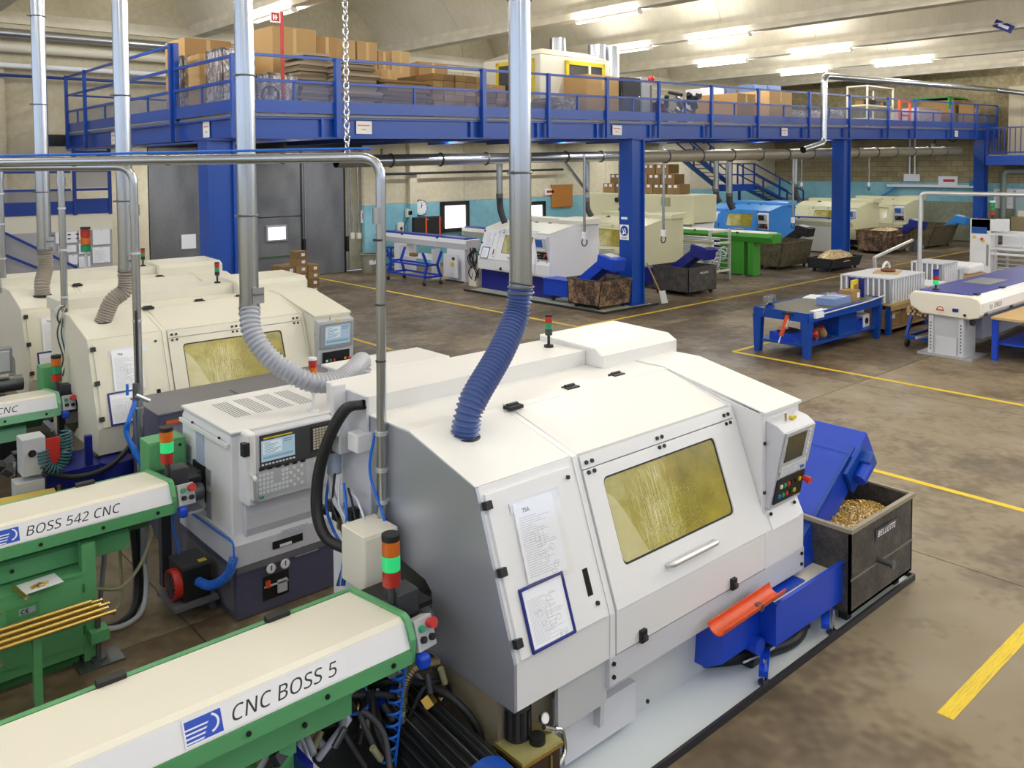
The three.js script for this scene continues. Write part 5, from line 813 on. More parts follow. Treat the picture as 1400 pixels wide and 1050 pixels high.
  for (let i = 0; i < 18; i++) { const x = rr(-.4, .6), z = rr(0, .6); part(pu, 'hydraulic_hose', tubeGeo([V3(x, .4, z), V3(x + rr(-.15, .15), .62, z + rr(-.1, .1)), V3(x + rr(-.3, .3), .5, z + rr(-.2, .2)), V3(x + rr(-.35, .35), .25, z + rr(-.1, .3))], rr(.012, .022), 24, 8), [M.rubber, M.darkGrey, M.rubber, M.whiteHose][i % 4]); }
  const hp = (pts) => pts.map(([u, v, h]) => onH(u, v, h));
  const hz = thing('hydraulic_hose_set', 'black, braided and grey hoses looping beside the large lathe spindle', 'hoses', [2.5, 0, -3.9]);
  wpart(hz, 'braided_hose', ribbedHoseGeo(hp([[598, 905, .66], [565, 915, .68], [550, 950, .55], [560, 990, .4], [585, 1015, .3], [590, 1030, .2]]), .028, .006, .014, 12, 4), std('#8a7c5c', .4, .6));
  wpart(hz, 'black_hose', tubeGeo(hp([[470, 950, .45], [520, 935, .55], [580, 935, .6], [625, 960, .55], [655, 1000, .4], [660, 1049, .15]]), .02, 60, 10), M.rubber); wpart(hz, 'black_hose', tubeGeo(hp([[590, 890, .6], [597, 930, .55], [590, 965, .4], [565, 985, .25]]), .018, 40, 10), M.rubber);
  wpart(hz, 'grey_hose', tubeGeo(hp([[412, 985, .6], [425, 1005, .5], [440, 1020, .4], [446, 1050, .2]]), .024, 40, 10), M.whiteHose); wpart(hz, 'grey_hose', tubeGeo(hp([[460, 980, .55], [475, 1010, .45], [500, 1049, .3]]), .016, 30, 8), M.darkGrey);
  wpart(hz, 'beige_cable', tubeGeo(hp([[562, 890, .9], [540, 905, .8], [505, 925, .75], [470, 955, .7], [430, 970, .72]]), .01, 40, 8), M.beigeHose); wpart(hz, 'blue_air_line', tubeGeo(hp([[500, 938, .6], [506, 960, .58], [490, 975, .56], [450, 978, .56], [405, 984, .58]]), .009, 40, 8), M.airBlue);
  const sp = thing('coiled_air_hose', 'blue coiled air hose hanging below the front feeder', 'hose', [onH(546, 900, .85).x, .2, onH(546, 900, .85).z]); const a0 = onH(548, 900, .82), a1 = onH(530, 1045, .32); wpart(sp, 'coil', springGeo([a0, a0.clone().lerp(a1, .5), a1], .035, .007, .06), M.airBlue); wpart(sp, 'straight_line', tubeGeo([onH(552, 888, .9), a0.clone().add(V3(.02, 0, .02)), onH(540, 1048, .3)], .008, 20, 8), M.airBlue);
}
// ---------------------------------------------------------------- around the compact lathe
{
  const p = onH(275, 800, .13), t = thing('vacuum_pump', 'black and red fan pump standing on a bracket at the compact lathe', 'pump', [2.58, 0, -6.62]);
  part(t, 'shelf', bx(.34, .03, .4), M.slateTop, [-.16, .13, 0]); part(t, 'bracket', bx(.04, .1, .3), M.slate, [-.02, .08, 0]); part(t, 'body', rbx(.22, .26, .3, .012), M.black, [-.14, .275, 0]); part(t, 'lid', bx(.22, .02, .3), M.darkGrey, [-.14, .41, 0]); const g = new THREE.CylinderGeometry(.12, .12, .06, 20); g.rotateZ(Math.PI / 2); part(t, 'fan_cowl', g, M.red, [-.28, .27, .04]); for (let k = 0; k < 8; k++) part(t, 'fan_rib', bx(.01, .2, .012), M.darkGrey, [-.313, .27, .04], [k * Math.PI / 8, 0, 0]); part(t, 'warning_tag', bx(.06, .004, .05), M.yellow, [-.08, .423, .1]);
  const ch = thing('coiled_air_hose', 'bright blue coiled air hose with lead hanging on the compact lathe', 'hose', [2.55, .3, -6.3]); const A = a => V3(...a);
  const c0 = onA(245, 768, 2.42), c1 = onA(320, 762, 2.6); const mid = onA(290, 800, 2.48); wpart(ch, 'coil', springGeo([c0, onA(262, 788, 2.44), mid, onA(312, 785, 2.56), c1], 	.032, .0042, .0135, 6), M.airBlue);
  wpart(ch, 'lead', tubeGeo([onA(240, 690, 2.42), onA(236, 715, 2.4), onA(244, 750, 2.4), c0], .009, 30, 8), M.airBlue); wpart(ch, 'lead', tubeGeo([c1, onA(319, 745, 2.6), onA(316, 740, 2.6), onA(290, 722, 2.6), onA(262, 702, 2.6)], .008, 30, 8), M.airBlue);
  const cb = thing('floor_cables', 'black, white and olive cables hanging down under the second feeder', 'cables', [2.1, 0, -6.9]); const P = (u, v, D) => atD(u, v, D);
  const D = 6.6; wpart(cb, 'black_cable', tubeGeo([P(182, 720, D), P(186, 760, D), P(188, 800, D), P(182, 835, 6.5), P(160, 855, 6.4), P(130, 862, 6.2)], .03, 40, 10), M.rubber); wpart(cb, 'black_cable', tubeGeo([P(190, 720, D), P(195, 770, D), P(192, 815, D), P(175, 845, 6.4), P(150, 858, 6.3)], .022, 40, 10), M.rubber);
  wpart(cb, 'conduit', tubeGeo([P(196, 718, D), P(196, 745, D), P(196, 770, D)], .026, 10, 10), M.midGrey); wpart(cb, 'white_cable', tubeGeo([P(197, 770, D), P(200, 800, D), P(194, 835, 6.5), P(170, 855, 6.3), P(132, 862, 6.1)], .02, 40, 10), M.whiteHose);
  wpart(cb, 'olive_cable', tubeGeo([P(205, 718, 6.5), P(206, 735, 6.5), P(190, 775, 6.4), P(165, 803, 6.3), P(132, 805, 6.2)], .014, 40, 8), M.beigeHose); wpart(cb, 'olive_cable', tubeGeo([P(163, 735, 6.5), P(165, 780, 6.5), P(165, 820, 6.4), P(155, 840, 6.3)], .014, 30, 8), M.beigeHose); wpart(cb, 'olive_cable', tubeGeo([P(132, 742, 6.3), P(142, 755, 6.3), P(140, 790, 6.3), P(136, 830, 6.3)], .018, 30, 8), M.midGrey);
}
// ---------------------------------------------------------------- spindle works in front of the cream lathes
{
  const t = thing('hydraulic_cabinet', 'navy oil tank with pump, hoses and grey box beside the cream lathe', 'oil tank', [1.6, 0, -9.0]);
  const a0 = onH(58, 690, 0), q0 = onB(60, 650, 9.0), q1 = onB(137, 620, 9.0);
  part(t, 'tank', bx(q1.x - q0.x, .58, .6), M.navy, [(q0.x + q1.x) / 2 - 1.6, .29, -.2]); part(t, 'tank_post', bx(.06, .35, .06), M.navy, [q1.x - 1.72, .7, .05]); part(t, 'level_glass', bx(.03, .1, .01), M.brass, [q0.x - 1.5, .42, .105]);
  part(t, 'panel_box', rbx(.2, .35, .22, .008), M.lightGrey, [q0.x - 1.72, .82, .1]); part(t, 'red_panel', bx(.12, .33, .02), M.red, [q0.x - 1.56, .8, .2]); part(t, 'lower_box', rbx(.24, .3, .2, .008), M.lightGrey, [q0.x - 1.76, .45, .12]); part(t, 'gauge', cyl(.035, .02, 14), M.chrome, [q0.x - 1.74, .86, .22], [Math.PI / 2, 0, 0]);
  for (let i = 0; i < 22; i++) part(t, i % 2 ? 'fitting' : 'valve', i % 2 ? cyl(.02, .14, 8) : bx(.09, .08, .08), [M.dark, M.darkSteel, M.darkGrey, M.beigeHose][i % 4], [rr(-.05, .62), rr(.6, .85), rr(-.4, .05)], [rr(-1, 1), rr(-1, 1), rr(-1, 1)]);
  part(t, 'black_hose', tubeGeo([V3(q0.x - 1.66, .68, .22), V3(q0.x - 1.4, .56, .25), V3(q0.x - 1.1, .58, .25), V3(q0.x - .85, .75, .2), V3(q0.x - .72, .95, .1)], .025, 40, 10), M.rubber);
  part(t, 'teal_coil', springGeo([V3(.5, 1.0, .18), V3(.5, .8, .2), V3(.42, .66, .22), V3(.32, .72, .22), V3(.3, .86, .2)], .045, .01, .03), M.airTeal); part(t, 'drum_post', cyl(.16, .6, 18), M.navy, [.98, .3, .1]);
  const wd = thing('wooden_board', 'light wooden board lying by the navy oil tank', 'board', [onH(35, 678, .55).x, .5, onH(35, 678, .55).z]); part(wd, 'plank', bx(.5, .03, .35), std('#c2ad4e', .6), [0, 0, 0], [0, -.1, 0]); part(wd, 'support', bx(.06, .5, .3), M.greenDark, [-.1, -.26, 0]);
  const vb = thing('valve_block', 'dark valve block with grey box and teal coil at the left edge', 'valve block', [1.8, 0, -11.6]); part(vb, 'stand', bx(.8, .5, .7), M.dark, [0, .25, 0]); for (let i = 0; i < 30; i++) part(vb, i % 2 ? 'fitting' : 'valve', i % 2 ? cyl(.025, .2, 8) : bx(.12, .1, .1), [M.dark, M.darkSteel, M.darkGrey, M.beigeHose][i % 4], [rr(-.4, .4), rr(.5, 1.5), rr(-.2, .3)], [rr(-1, 1), rr(-1, 1), rr(-1, 1)]);
  part(vb, 'grey_box', rbx(.42, .3, .14, .01), M.midGrey, [.12, 1.28, .36]); part(vb, 'box_lid', rbx(.36, .24, .02, .01), M.lightGrey, [.12, 1.28, .44]); for (let i = 0; i < 5; i++) part(vb, 'cable', tubeGeo([V3(-.3 + .1 * i, 1.75, .1), V3(-.1 + .06 * i, 1.6, .25), V3(.05 + .04 * i, 1.45, .3)], .02, 16, 8), M.rubber); part(vb, 'teal_coil', springGeo([V3(.05, 1.1, .4), V3(.1, .7, .42), V3(.25, .5, .42)], .05, .01, .04), M.airTeal); part(vb, 'shaft', cyl(.09, .5, 14), M.darkSteel, [.2, .98, .3], [0, 0, Math.PI / 2]);
}
// ---------------------------------------------------------------- far side: conveyors and skips of the crosswise row
function smallConveyor(label, a, b, mat, rise = .75) { // trough along -b then a neck climbing towards the aisle
  const t = thing('chip_conveyor', label, 'conveyor', [a, 0, -b]);
  part(t, 'trough', bx(.45, .4, 1.3), mat, [0, .38, -.1]); part(t, 'trough_lip', bx(.5, .03, 1.34), mat, [0, .59, -.1]);
  const g = new THREE.BoxGeometry(.42, .24, 1.1); g.rotateX(-.62); part(t, 'neck', g, mat, [.1, .82, .75]);
  part(t, 'head', rbx(.46, .32, .55, .03), mat, [.1, 1.14, 1.3], [.2, 0, 0]); part(t, 'head_label', bx(.3, .02, .3), M.lightGrey, [.1, 1.31, 1.3], [.2, 0, 0]); part(t, 'motor', cyl(.08, .2, 12), M.steel, [.35, 1.12, 1.35], [0, 0, Math.PI / 2]);
  for (const z of [-.6, .4]) part(t, 'leg', bx(.06, .2, .06), M.dark, [0, .1, z]);
  return t;
}
smallConveyor('bright blue chip conveyor reaching over the rusty skip', 15.35, 15.1, M.brightBlue);
smallConveyor('navy chip conveyor beside the column, over the grey lettered skip', 19.0, 15.05, M.navy);
smallConveyor('black chip conveyor in front of the bright blue lathe', 27.6, 16.9, M.black);
smallConveyor('navy chip conveyor of the last cream lathe near the rusty far skip', 33.7, 15.55, M.navy);
smallConveyor('light blue chip conveyor over the flared olive skip by the block wall', 37.5, 15.35, M.skyBlue);
skip('rusty stained skip on castors beside the white lathe on navy base', [14.95, 0, -13.66], 0, 1.12, 1.15, .72, M.rust, { flare: .1, wheels: true, rim: M.darkSteel });
skip('grey lettered skip beside the column with the leaning shovel', [18.3, 0, -13.62], 0, 1.25, 1.2, .75, M.bin, { wheels: true, text: marks('BELLUTTI', '#46444a', '#e8e8ea'), fill: .06, level: .5 });
skip('olive box skip beside the black chip conveyor', [25.1, 0, -14.9], 0, 1.9, 1.1, .9, M.binOlive, { flare: .15 });
skip('dark tipping skip heaped with pale swarf in front of a column', [25.75, 0, -13.5], 0, 2.0, .9, .42, M.dark, { flare: .1, fill: .35, level: .7 });
skip('rusty brown skip by the navy conveyor of the last cream lathe', [32.3, 0, -14.7], 0, 2.2, 1.3, .9, M.rust, { flare: .2, fill: .3, level: .75 });
skip('flared olive skip nearest the block end wall', [35.6, 0, -14.3], 0, 2.4, 1.3, .95, M.binOlive, { flare: .3 });
{
  const t = thing('drip_tray', 'dark rimmed drip tray under the white lathe and rusty skip', 'tray', [14.75, 0, -13.4]); part(t, 'sheet', bx(2.0, .012, 5.3), std('#a9ab98', .5), [1.0, .006, -2.65]); part(t, 'rim', bx(.04, .05, 5.3), M.trayLip, [0, .03, -2.65]); part(t, 'rim', bx(2.0, .05, .04), M.trayLip, [1.0, .03, 0]);
  const p = onH(903, 412, 0), s = thing('shovel', 'wooden handled shovel leaning on the blue column', 'shovel', [p.x, 0, p.z]); const q = onB(885, 360, 13.65), blade = onB(900, 405, 13.55); rod(s, 'handle', V3(q.x, q.y, -13.66), V3(blade.x, .3, -13.5), .02, M.plank); const g = new THREE.BoxGeometry(.24, .32, .02); g.rotateX(-.3); g.translate(blade.x + .04, .17, -13.42); wpart(s, 'blade', g, M.lightGrey);
}
// ---------------------------------------------------------------- bar feeders across the hall
function crossFeeder(label, a, b0, b1, h, bodyMat, topMat, standMat, stands) {
  const t = thing('bar_feeder', label, 'bar feeder', [a, 0, -b0]), L = b1 - b0;
  const prof = [[-.3, h - .12], [-.22, h - .3], [.22, h - .3], [.3, h - .12], [.26, h], [-.26, h]]; const g = prism(prof, 0, L, .01); g.rotateY(Math.PI / 2); part(t, 'body', g, bodyMat);
  const g2 = prism([[-.27, h - .01], [-.27, h + .03], [.2, h + .05], [.24, h - .01]], .15, L - .05); g2.rotateY(Math.PI / 2); part(t, 'lid', g2, topMat);
  part(t, 'end_cap', rbx(.56, .3, .12, .05), bodyMat, [0, h - .14, -L]); part(t, 'lid_catch', bx(.06, .04, .06), M.black, [-.28, h, -L * .3]); part(t, 'lid_catch', bx(.06, .04, .06), M.black, [-.28, h, -L * .7]);
  for (const [z, w, m] of stands) { part(t, 'stand', rbx(.42, h - .3, w, .02), m || standMat, [0, (h - .3) / 2, -z]); part(t, 'stand_foot', bx(.6, .04, w * .9), M.darkGrey, [0, .02, -z]); }
  return t;
}
crossFeeder('white bar feeder with dark blue lid by the wall clock', 15.95, 19.75, 24.55, 1.3, M.feederWhiteFar, M.capBlue, M.feederWhiteFar, [[.6, .9], [3.6, .7]]);
crossFeeder('second cream bar feeder with dark blue lid near the lit window', 19.55, 19.7, 24.5, 1.25, M.cream, M.capBlue, M.cream, [[1.6, .8]]);
crossFeeder('green and cream bar feeder on a green wheeled stand', 23.4, 14.1, 18.2, 1.36, M.greenFar, M.feederCream, M.greenFar, [[1.5, .9], [.8, .2]]);
crossFeeder('cream bar feeder with blue stripe before the cream lathe', 31.7, 15.7, 18.9, 1.35, M.creamOld, M.capBlue, M.cream, [[1.2, 1.6]]);
{ // details on the first: shelf, doors, warning labels and cables
  const t = thing('feeder_base_cabinet', 'white base cabinet with open shelf under the blue lidded feeder', 'cabinet', [15.62, 0, -20.4]); part(t, 'door', bx(.03, .7, .7), M.whiteFar, [-.03, .5, 0]); part(t, 'warning_plate', bx(.01, .12, .16), M.yellow, [-.05, .55, .1]); part(t, 'switch', bx(.01, .08, .12), M.black, [-.05, .72, .15]); part(t, 'shelf', bx(.3, .03, 1.6), M.whiteFar, [0, .62, -1.6]); part(t, 'shelf_box', bx(.2, .12, .5), M.paper, [-.04, .7, -1.3]); part(t, 'shelf_box', bx(.2, .1, .3), M.cardOld[0], [-.04, .69, -1.9]); part(t, 'side_panel', bx(.3, .95, .04), M.whiteFar, [0, .48, -.8]); part(t, 'side_panel', bx(.3, .95, .04), M.whiteFar, [0, .48, -2.6]);
  const c = thing('cable_rack', 'dark tangle of cables and box between feeder and white lathe', 'cables', [15.6, 0, -19.25]); for (let i = 0; i < 8; i++) part(c, 'cable', tubeGeo([V3(rr(-.1, .1), 1.1, rr(-.2, .2)), V3(rr(-.2, .1), .8, rr(-.25, .25)), V3(rr(-.2, .1), .4, rr(-.25, .25)), V3(rr(-.1, .1), .05, rr(-.2, .2))], .018, 20, 6), M.rubber); part(c, 'socket_box', bx(.2, .5, .35), M.cream, [0, .25, 0]);
}
{ // blue steel bar stand
  const o = onH(583, 390, 0), t = thing('bar_stand', 'blue steel bar stand with raised V arms on castors', 'rack', [14.75, 0, -20.2]); const Bm = M.brightBlue;
  for (const z of [0, -1.9]) { bar2(t, 'foot_bar', [-.3, .25, z], [.35, .25, z], .06, Bm); for (const s of [-1, 1]) { bar2(t, 'arm', [s * .18, .6, z], [s * .34, .98, z], .06, Bm); bar2(t, 'upright', [s * .3, .25, z], [s * .18, .6, z], .06, Bm); part(t, 'caster', cyl(.06, .05, 12), M.dark, [s * .3, .06, z], [0, 0, Math.PI / 2]); bar2(t, 'caster_fork', [s * .3, .08, z], [s * .3, .25, z], .04, M.steel); } bar2(t, 'cross_bar', [-.2, .6, z], [.2, .6, z], .06, Bm); }
  for (const s of [-1, 1]) { bar2(t, 'long_bar', [s * .3, .27, 0], [s * .3, .27, -1.9], .05, Bm); bar2(t, 'long_bar', [s * .2, .58, 0], [s * .2, .58, -1.9], .05, Bm); }
}
function bar2(t, n, p, q, w, m) { return part(t, n, barGeo(V3(...p), V3(...q), w, w), m); }
{ // small things along the back wall
  const p = onB(495, 368, 24.3), t = thing('waste_bin', 'grey ribbed waste bin by the grey doors', 'bin', [15.1, 0, -24.2]); part(t, 'body', cyl(.24, .6, 18, .3), std('#8f8c7c', .7), [0, .3, 0]); part(t, 'rim', new THREE.TorusGeometry(.3, .025, 8, 22), std('#8f8c7c', .7), [0, .6, 0], [Math.PI / 2, 0, 0]); part(t, 'inner_bag', cyl(.27, .02, 18), M.dark, [0, .595, 0]); part(t, 'label', bx(.25, .14, .01), M.paper, [-.05, .35, .27], [0, 0, 0]);
  const s = thing('blue_shelf', 'low blue shelf trolley with small parts beside the waste bin', 'shelf', [16.1, 0, -24.1]); for (const x of [-.35, .35]) for (const z of [-.2, .2]) part(s, 'upright', bx(.04, .8, .04), M.blue, [x, .4, z]); for (const h of [.2, .5, .78]) part(s, 'tray', bx(.74, .04, .44), M.blue, [0, h, 0]); for (let i = 0; i < 6; i++) part(s, 'part_box', bx(.1, .1, .14), M.midGrey, [-.28 + i * .11, .57, 0]);
  const wall = -RB1 + .02; const at = (u, v) => { const q = onB(u, v, RB1 - .03); return [q.x, q.y, q.z]; };
  const ck = thing('wall_clock', 'round white wall clock on the aqua wall', 'clock', at(574, 284)); const cg = new THREE.CylinderGeometry(.29, .29, .06, 30); cg.rotateX(Math.PI / 2); part(ck, 'case', cg, M.darkGrey, [0, 0, .03]); const cf = new THREE.CylinderGeometry(.26, .26, .02, 30); cf.rotateX(Math.PI / 2); part(ck, 'face', cf, M.paper, [0, 0, .06]); part(ck, 'hour_hand', bx(.02, .14, .01), M.black, [.03, .05, .075], [0, 0, -.6]); part(ck, 'minute_hand', bx(.015, .2, .01), M.black, [.02, .09, .078], [0, 0, -.1]); for (let i = 0; i < 12; i++) part(ck, 'hour_mark', bx(.015, .04, .005), M.black, [.22 * Math.sin(i * Math.PI / 6), .22 * Math.cos(i * Math.PI / 6), .072], [0, 0, -i * Math.PI / 6]);
  const hb = thing('wall_cabinet', 'black wall cabinet with two orange stripes below the clock', 'cabinet', at(579, 310)); part(hb, 'body', rbx(1.2, .74, .3, .03), M.blackCab, [0, 0, .15]); for (const x of [-.1, .5]) part(hb, 'orange_stripe', bx(.07, .7, .01), M.orange, [x, 0, .305]); part(hb, 'badge', bx(.1, .03, .01), M.brass, [-.05, .27, .305]); part(hb, 'side_door', bx(.48, .68, .01), M.black, [.2, 0, .303]);
  const jb = thing('junction_box', 'cream wall socket box left of the clock', 'socket box', at(558, 291)); part(jb, 'body', rbx(.28, .3, .12, .02), M.cream, [0, 0, .06]); part(jb, 'socket', bx(.14, .14, .04), M.black, [0, 0, .13]); part(jb, 'cable', tubeGeo([V3(-.05, -.15, .08), V3(-.2, -.5, .06), V3(-.05, -.9, .06), V3(.1, -1.1, .05)], .015, 20, 6), M.dark);
  const jb2 = thing('junction_box', 'cream socket box lower left of the black wall cabinet', 'socket box', at(546, 312)); part(jb2, 'body', rbx(.24, .4, .12, .02), M.cream, [0, 0, .06]); part(jb2, 'switch', bx(.08, .1, .03), M.dark, [0, 0, .13]);
  for (const [n, u, v, w, h] of [['window_1', 621, 296, 1.15, .98], ['window_2', 730, 300, 1.0, 1.3]]) { const g = structure(n), q = at(u, v); for (const s of [-1, 1]) { part(g, 'window_frame', bx(.14, h + .14, .1), M.blackCab, [q[0] + s * w / 2, q[1], q[2] + .05]); part(g, 'window_frame', bx(w + .14, .14, .1), M.blackCab, [q[0], q[1] + s * h / 2, q[2] + .05]); } part(g, 'window_pane', bx(w, h, .02), M.skyGlow, [q[0], q[1], q[2] + .02]); }
  const fs = thing('fire_sign', 'white fire extinguisher sign beside the grey doors', 'sign', at(500, 296)); part(fs, 'board', bx(.4, .42, .02), M.paper, [0, 0, .02]); part(fs, 'red_field', bx(.3, .22, .01), M.red, [0, .02, .035]); part(fs, 'pictogram', bx(.05, .16, .01), M.paper, [-.06, .02, .042]); part(fs, 'pictogram', bx(.05, .1, .01), M.paper, [.06, 0, .042]);
  for (const [u, lab] of [[480, 'thin grey conduit left of the fire sign'], [489, 'second thin grey conduit left of the fire sign']]) { const q = at(u, 320), c = thing('wall_conduit', lab, 'conduit', q); const H = 4.0 - q[1]; part(c, 'pipe', cyl(.03, H, 8), M.galv, [0, H / 2, .04]); part(c, 'socket', bx(.14, .2, .12), M.cream, [0, -.05, .06]); }
  const ob = thing('notice_board', 'small orange notice board on the aqua wall behind the lathes', 'board', at(768, 268)); part(ob, 'board', bx(1.2, .9, .03), std('#b5772f', .7), [0, 0, .02]); part(ob, 'frame', bx(1.26, .05, .05), M.plank, [0, .45, .02]);
  const sg = thing('wall_sign', 'white sign with red lettering high on the cream wall', 'sign', at(751, 262)); part(sg, 'plate', bx(.55, .25, .02), M.paper, [0, 0, .02]); part(sg, 'lettering', bx(.4, .1, .006), M.red, [.03, .0, .032]);
  // boxes stacked by the doors
  const gp = 'small cartons piled by the grey doors'; for (let r = 0; r < 6; r++) for (let i = 0; i < 4; i++) for (const s of [0, 1]) { if (r > 3 && (i !== 2 || s)) continue; if (r === 3 && i === 0) continue; const t2 = thing('small_carton', 'small brown carton in the pile by the grey doors', 'carton', [10.35 + i * .36, r * .2, -21.4 - s * .42], rr(-.05, .05), gp); part(t2, 'body', bx(.34, .195, .38), M.cardOld[(i + r) % 3], [0, .098, 0]); part(t2, 'label', bx(.1, .08, .004), M.paper, [.05, .1, .192]); }
}
// ---------------------------------------------------------------- landing and stair at the left
{
  const t = thing('stair_landing', 'blue railed landing above a cream box with pinned papers', 'landing', [5, 0, -22]);
  const x0 = -3.5 - 5, x1 = 1.41; part(t, 'cream_wall', bx(x1 - x0, .4, .06), M.cream, [(x0 + x1) / 2, 2.22, .0]); part(t, 'grey_wall', bx(x1 - x0, 2.02, .05), std('#a9a8ae', .7), [(x0 + x1) / 2, 1.01, 0]); part(t, 'side_wall', bx(.05, 2.42, 2.4), M.cream, [x1, 1.21, -1.2]);
  part(t, 'edge_beam', bx(x1 - x0, .3, .06), M.railBlue, [(x0 + x1) / 2, 2.58, .03]); part(t, 'deck', bx(x1 - x0, .05, 2.4), M.railBlue, [(x0 + x1) / 2, 2.45, -1.2]);
  for (const h of [3.0, 3.42]) part(t, 'rail', bx(x1 - x0 - .9, .05, .05), M.railBlue, [(x0 + x1 - .9) / 2, h, .03]); wpart(t, 'mesh_panel', meshPanelGeo(V3(-3.5, 2.72, -21.97), V3(5.6, 2.72, -21.97), .26), M.mesh);
  for (const [a0, a1] of [[.55, .62], [1.34, 1.41]]) part(t, 'gate_post', bx(a1 - a0, 1.6, .07), M.railBlue, [(a0 + a1) / 2, 3.2, .05]); for (const h of [2.75, 3.0, 3.45, 3.9]) part(t, 'gate_bar', bx(.8, .06, .05), M.railBlue, [.98, h, .05]); wpart(t, 'mesh_panel', meshPanelGeo(V3(5.6, 3.05, -21.93), V3(6.35, 3.05, -21.93), .85), M.mesh); part(t, 'lock_plate', bx(.25, .25, .03), M.railBlue, [1.2, 3.7, .08]);
  for (const [u0, v0, u1, v1] of [[5, 318, 105, 366], [5, 348, 55, 368]]) { const p = onB(u0, v0, 21.8), q = onB(u1, v1, 21.8); bar(t, 'stair_rail', p, q, .06, M.railBlue); }
  bar(t, 'stair_post', onB(3, 318, 21.8), onB(3, 375, 21.8), .07, M.railBlue); 
  // drawings pinned on the grey wall
  const papers = [[76, 316, 105, 333], [108, 315, 124, 328], [127, 313, 150, 335], [80, 335, 104, 346], [108, 332, 122, 347], [127, 337, 150, 360], [94, 348, 106, 362], [108, 350, 123, 366]];
  papers.forEach(([u0, v0, u1, v1], i) => { const p = onB(u0, v1, 21.95), q = onB(u1, v0, 21.95); const s = thing('pinned_paper', ['wide sheet of small sketches pinned on the grey wall', 'upper narrow sheet pinned beside the wide sheet of sketches', 'tall upper drawing at the right edge of the grey wall', 'sheet with two small figures under the wide sketch sheet', 'narrow sheet below the upper narrow sheet on the grey wall', 'tall lower drawing at the right edge of the grey wall', 'small blank sheet low on the grey wall', 'lowest narrow sheet beside the tall lower drawing'][i], 'paper', [(p.x + q.x) / 2, (p.y + q.y) / 2, -21.95]); part(s, 'sheet', bx(q.x - p.x, q.y - p.y, .008), i % 2 ? M.sheet[1] : M.paper, [0, 0, .002]); part(s, 'pin', bx(.015, .015, .01), M.black, [0, (q.y - p.y) / 2 - .02, .008]); if (i === 0) for (let k = 0; k < 8; k++) part(s, 'sketch', bx(.07, .03, .002), M.darkGrey, [-.3 + (k % 4) * .18, .06 - Math.floor(k / 4) * .1, .007]); });
  const tk = thing('coolant_tank', 'low tank with turquoise liquid behind the last cream lathe', 'tank', [3.4, 0, -16.2]); part(tk, 'box', bx(2.6, 1.5, 1.4), M.midGrey, [0, .75, 0]); part(tk, 'liquid_cover', bx(2.3, .02, 1.1), std('#57a7ad', .3), [0, 1.51, 0]); part(tk, 'rim', bx(2.62, .06, .06), M.darkGrey, [0, 1.52, .68]);
  const lp = onB(118, 360, 15.8); const ss = thing('signal_tower', 'red, amber and green signal tower on a post before the pinned papers', 'signal lamp', [lp.x, 1.5, lp.z]); const y1 = onB(118, 345, 15.8).y - 1.5; part(ss, 'post', cyl(.025, y1, 8), M.alu, [0, y1 / 2, 0]); ['lampGreenOff', 'lampAmber', 'lampRed'].forEach((m, i) => part(ss, 'lens', cyl(.08, .12, 14), M[m], [0, y1 + .07 + i * .13, 0])); part(ss, 'cap', cyl(.08, .04, 14), M.black, [0, y1 + .42, 0]);
}
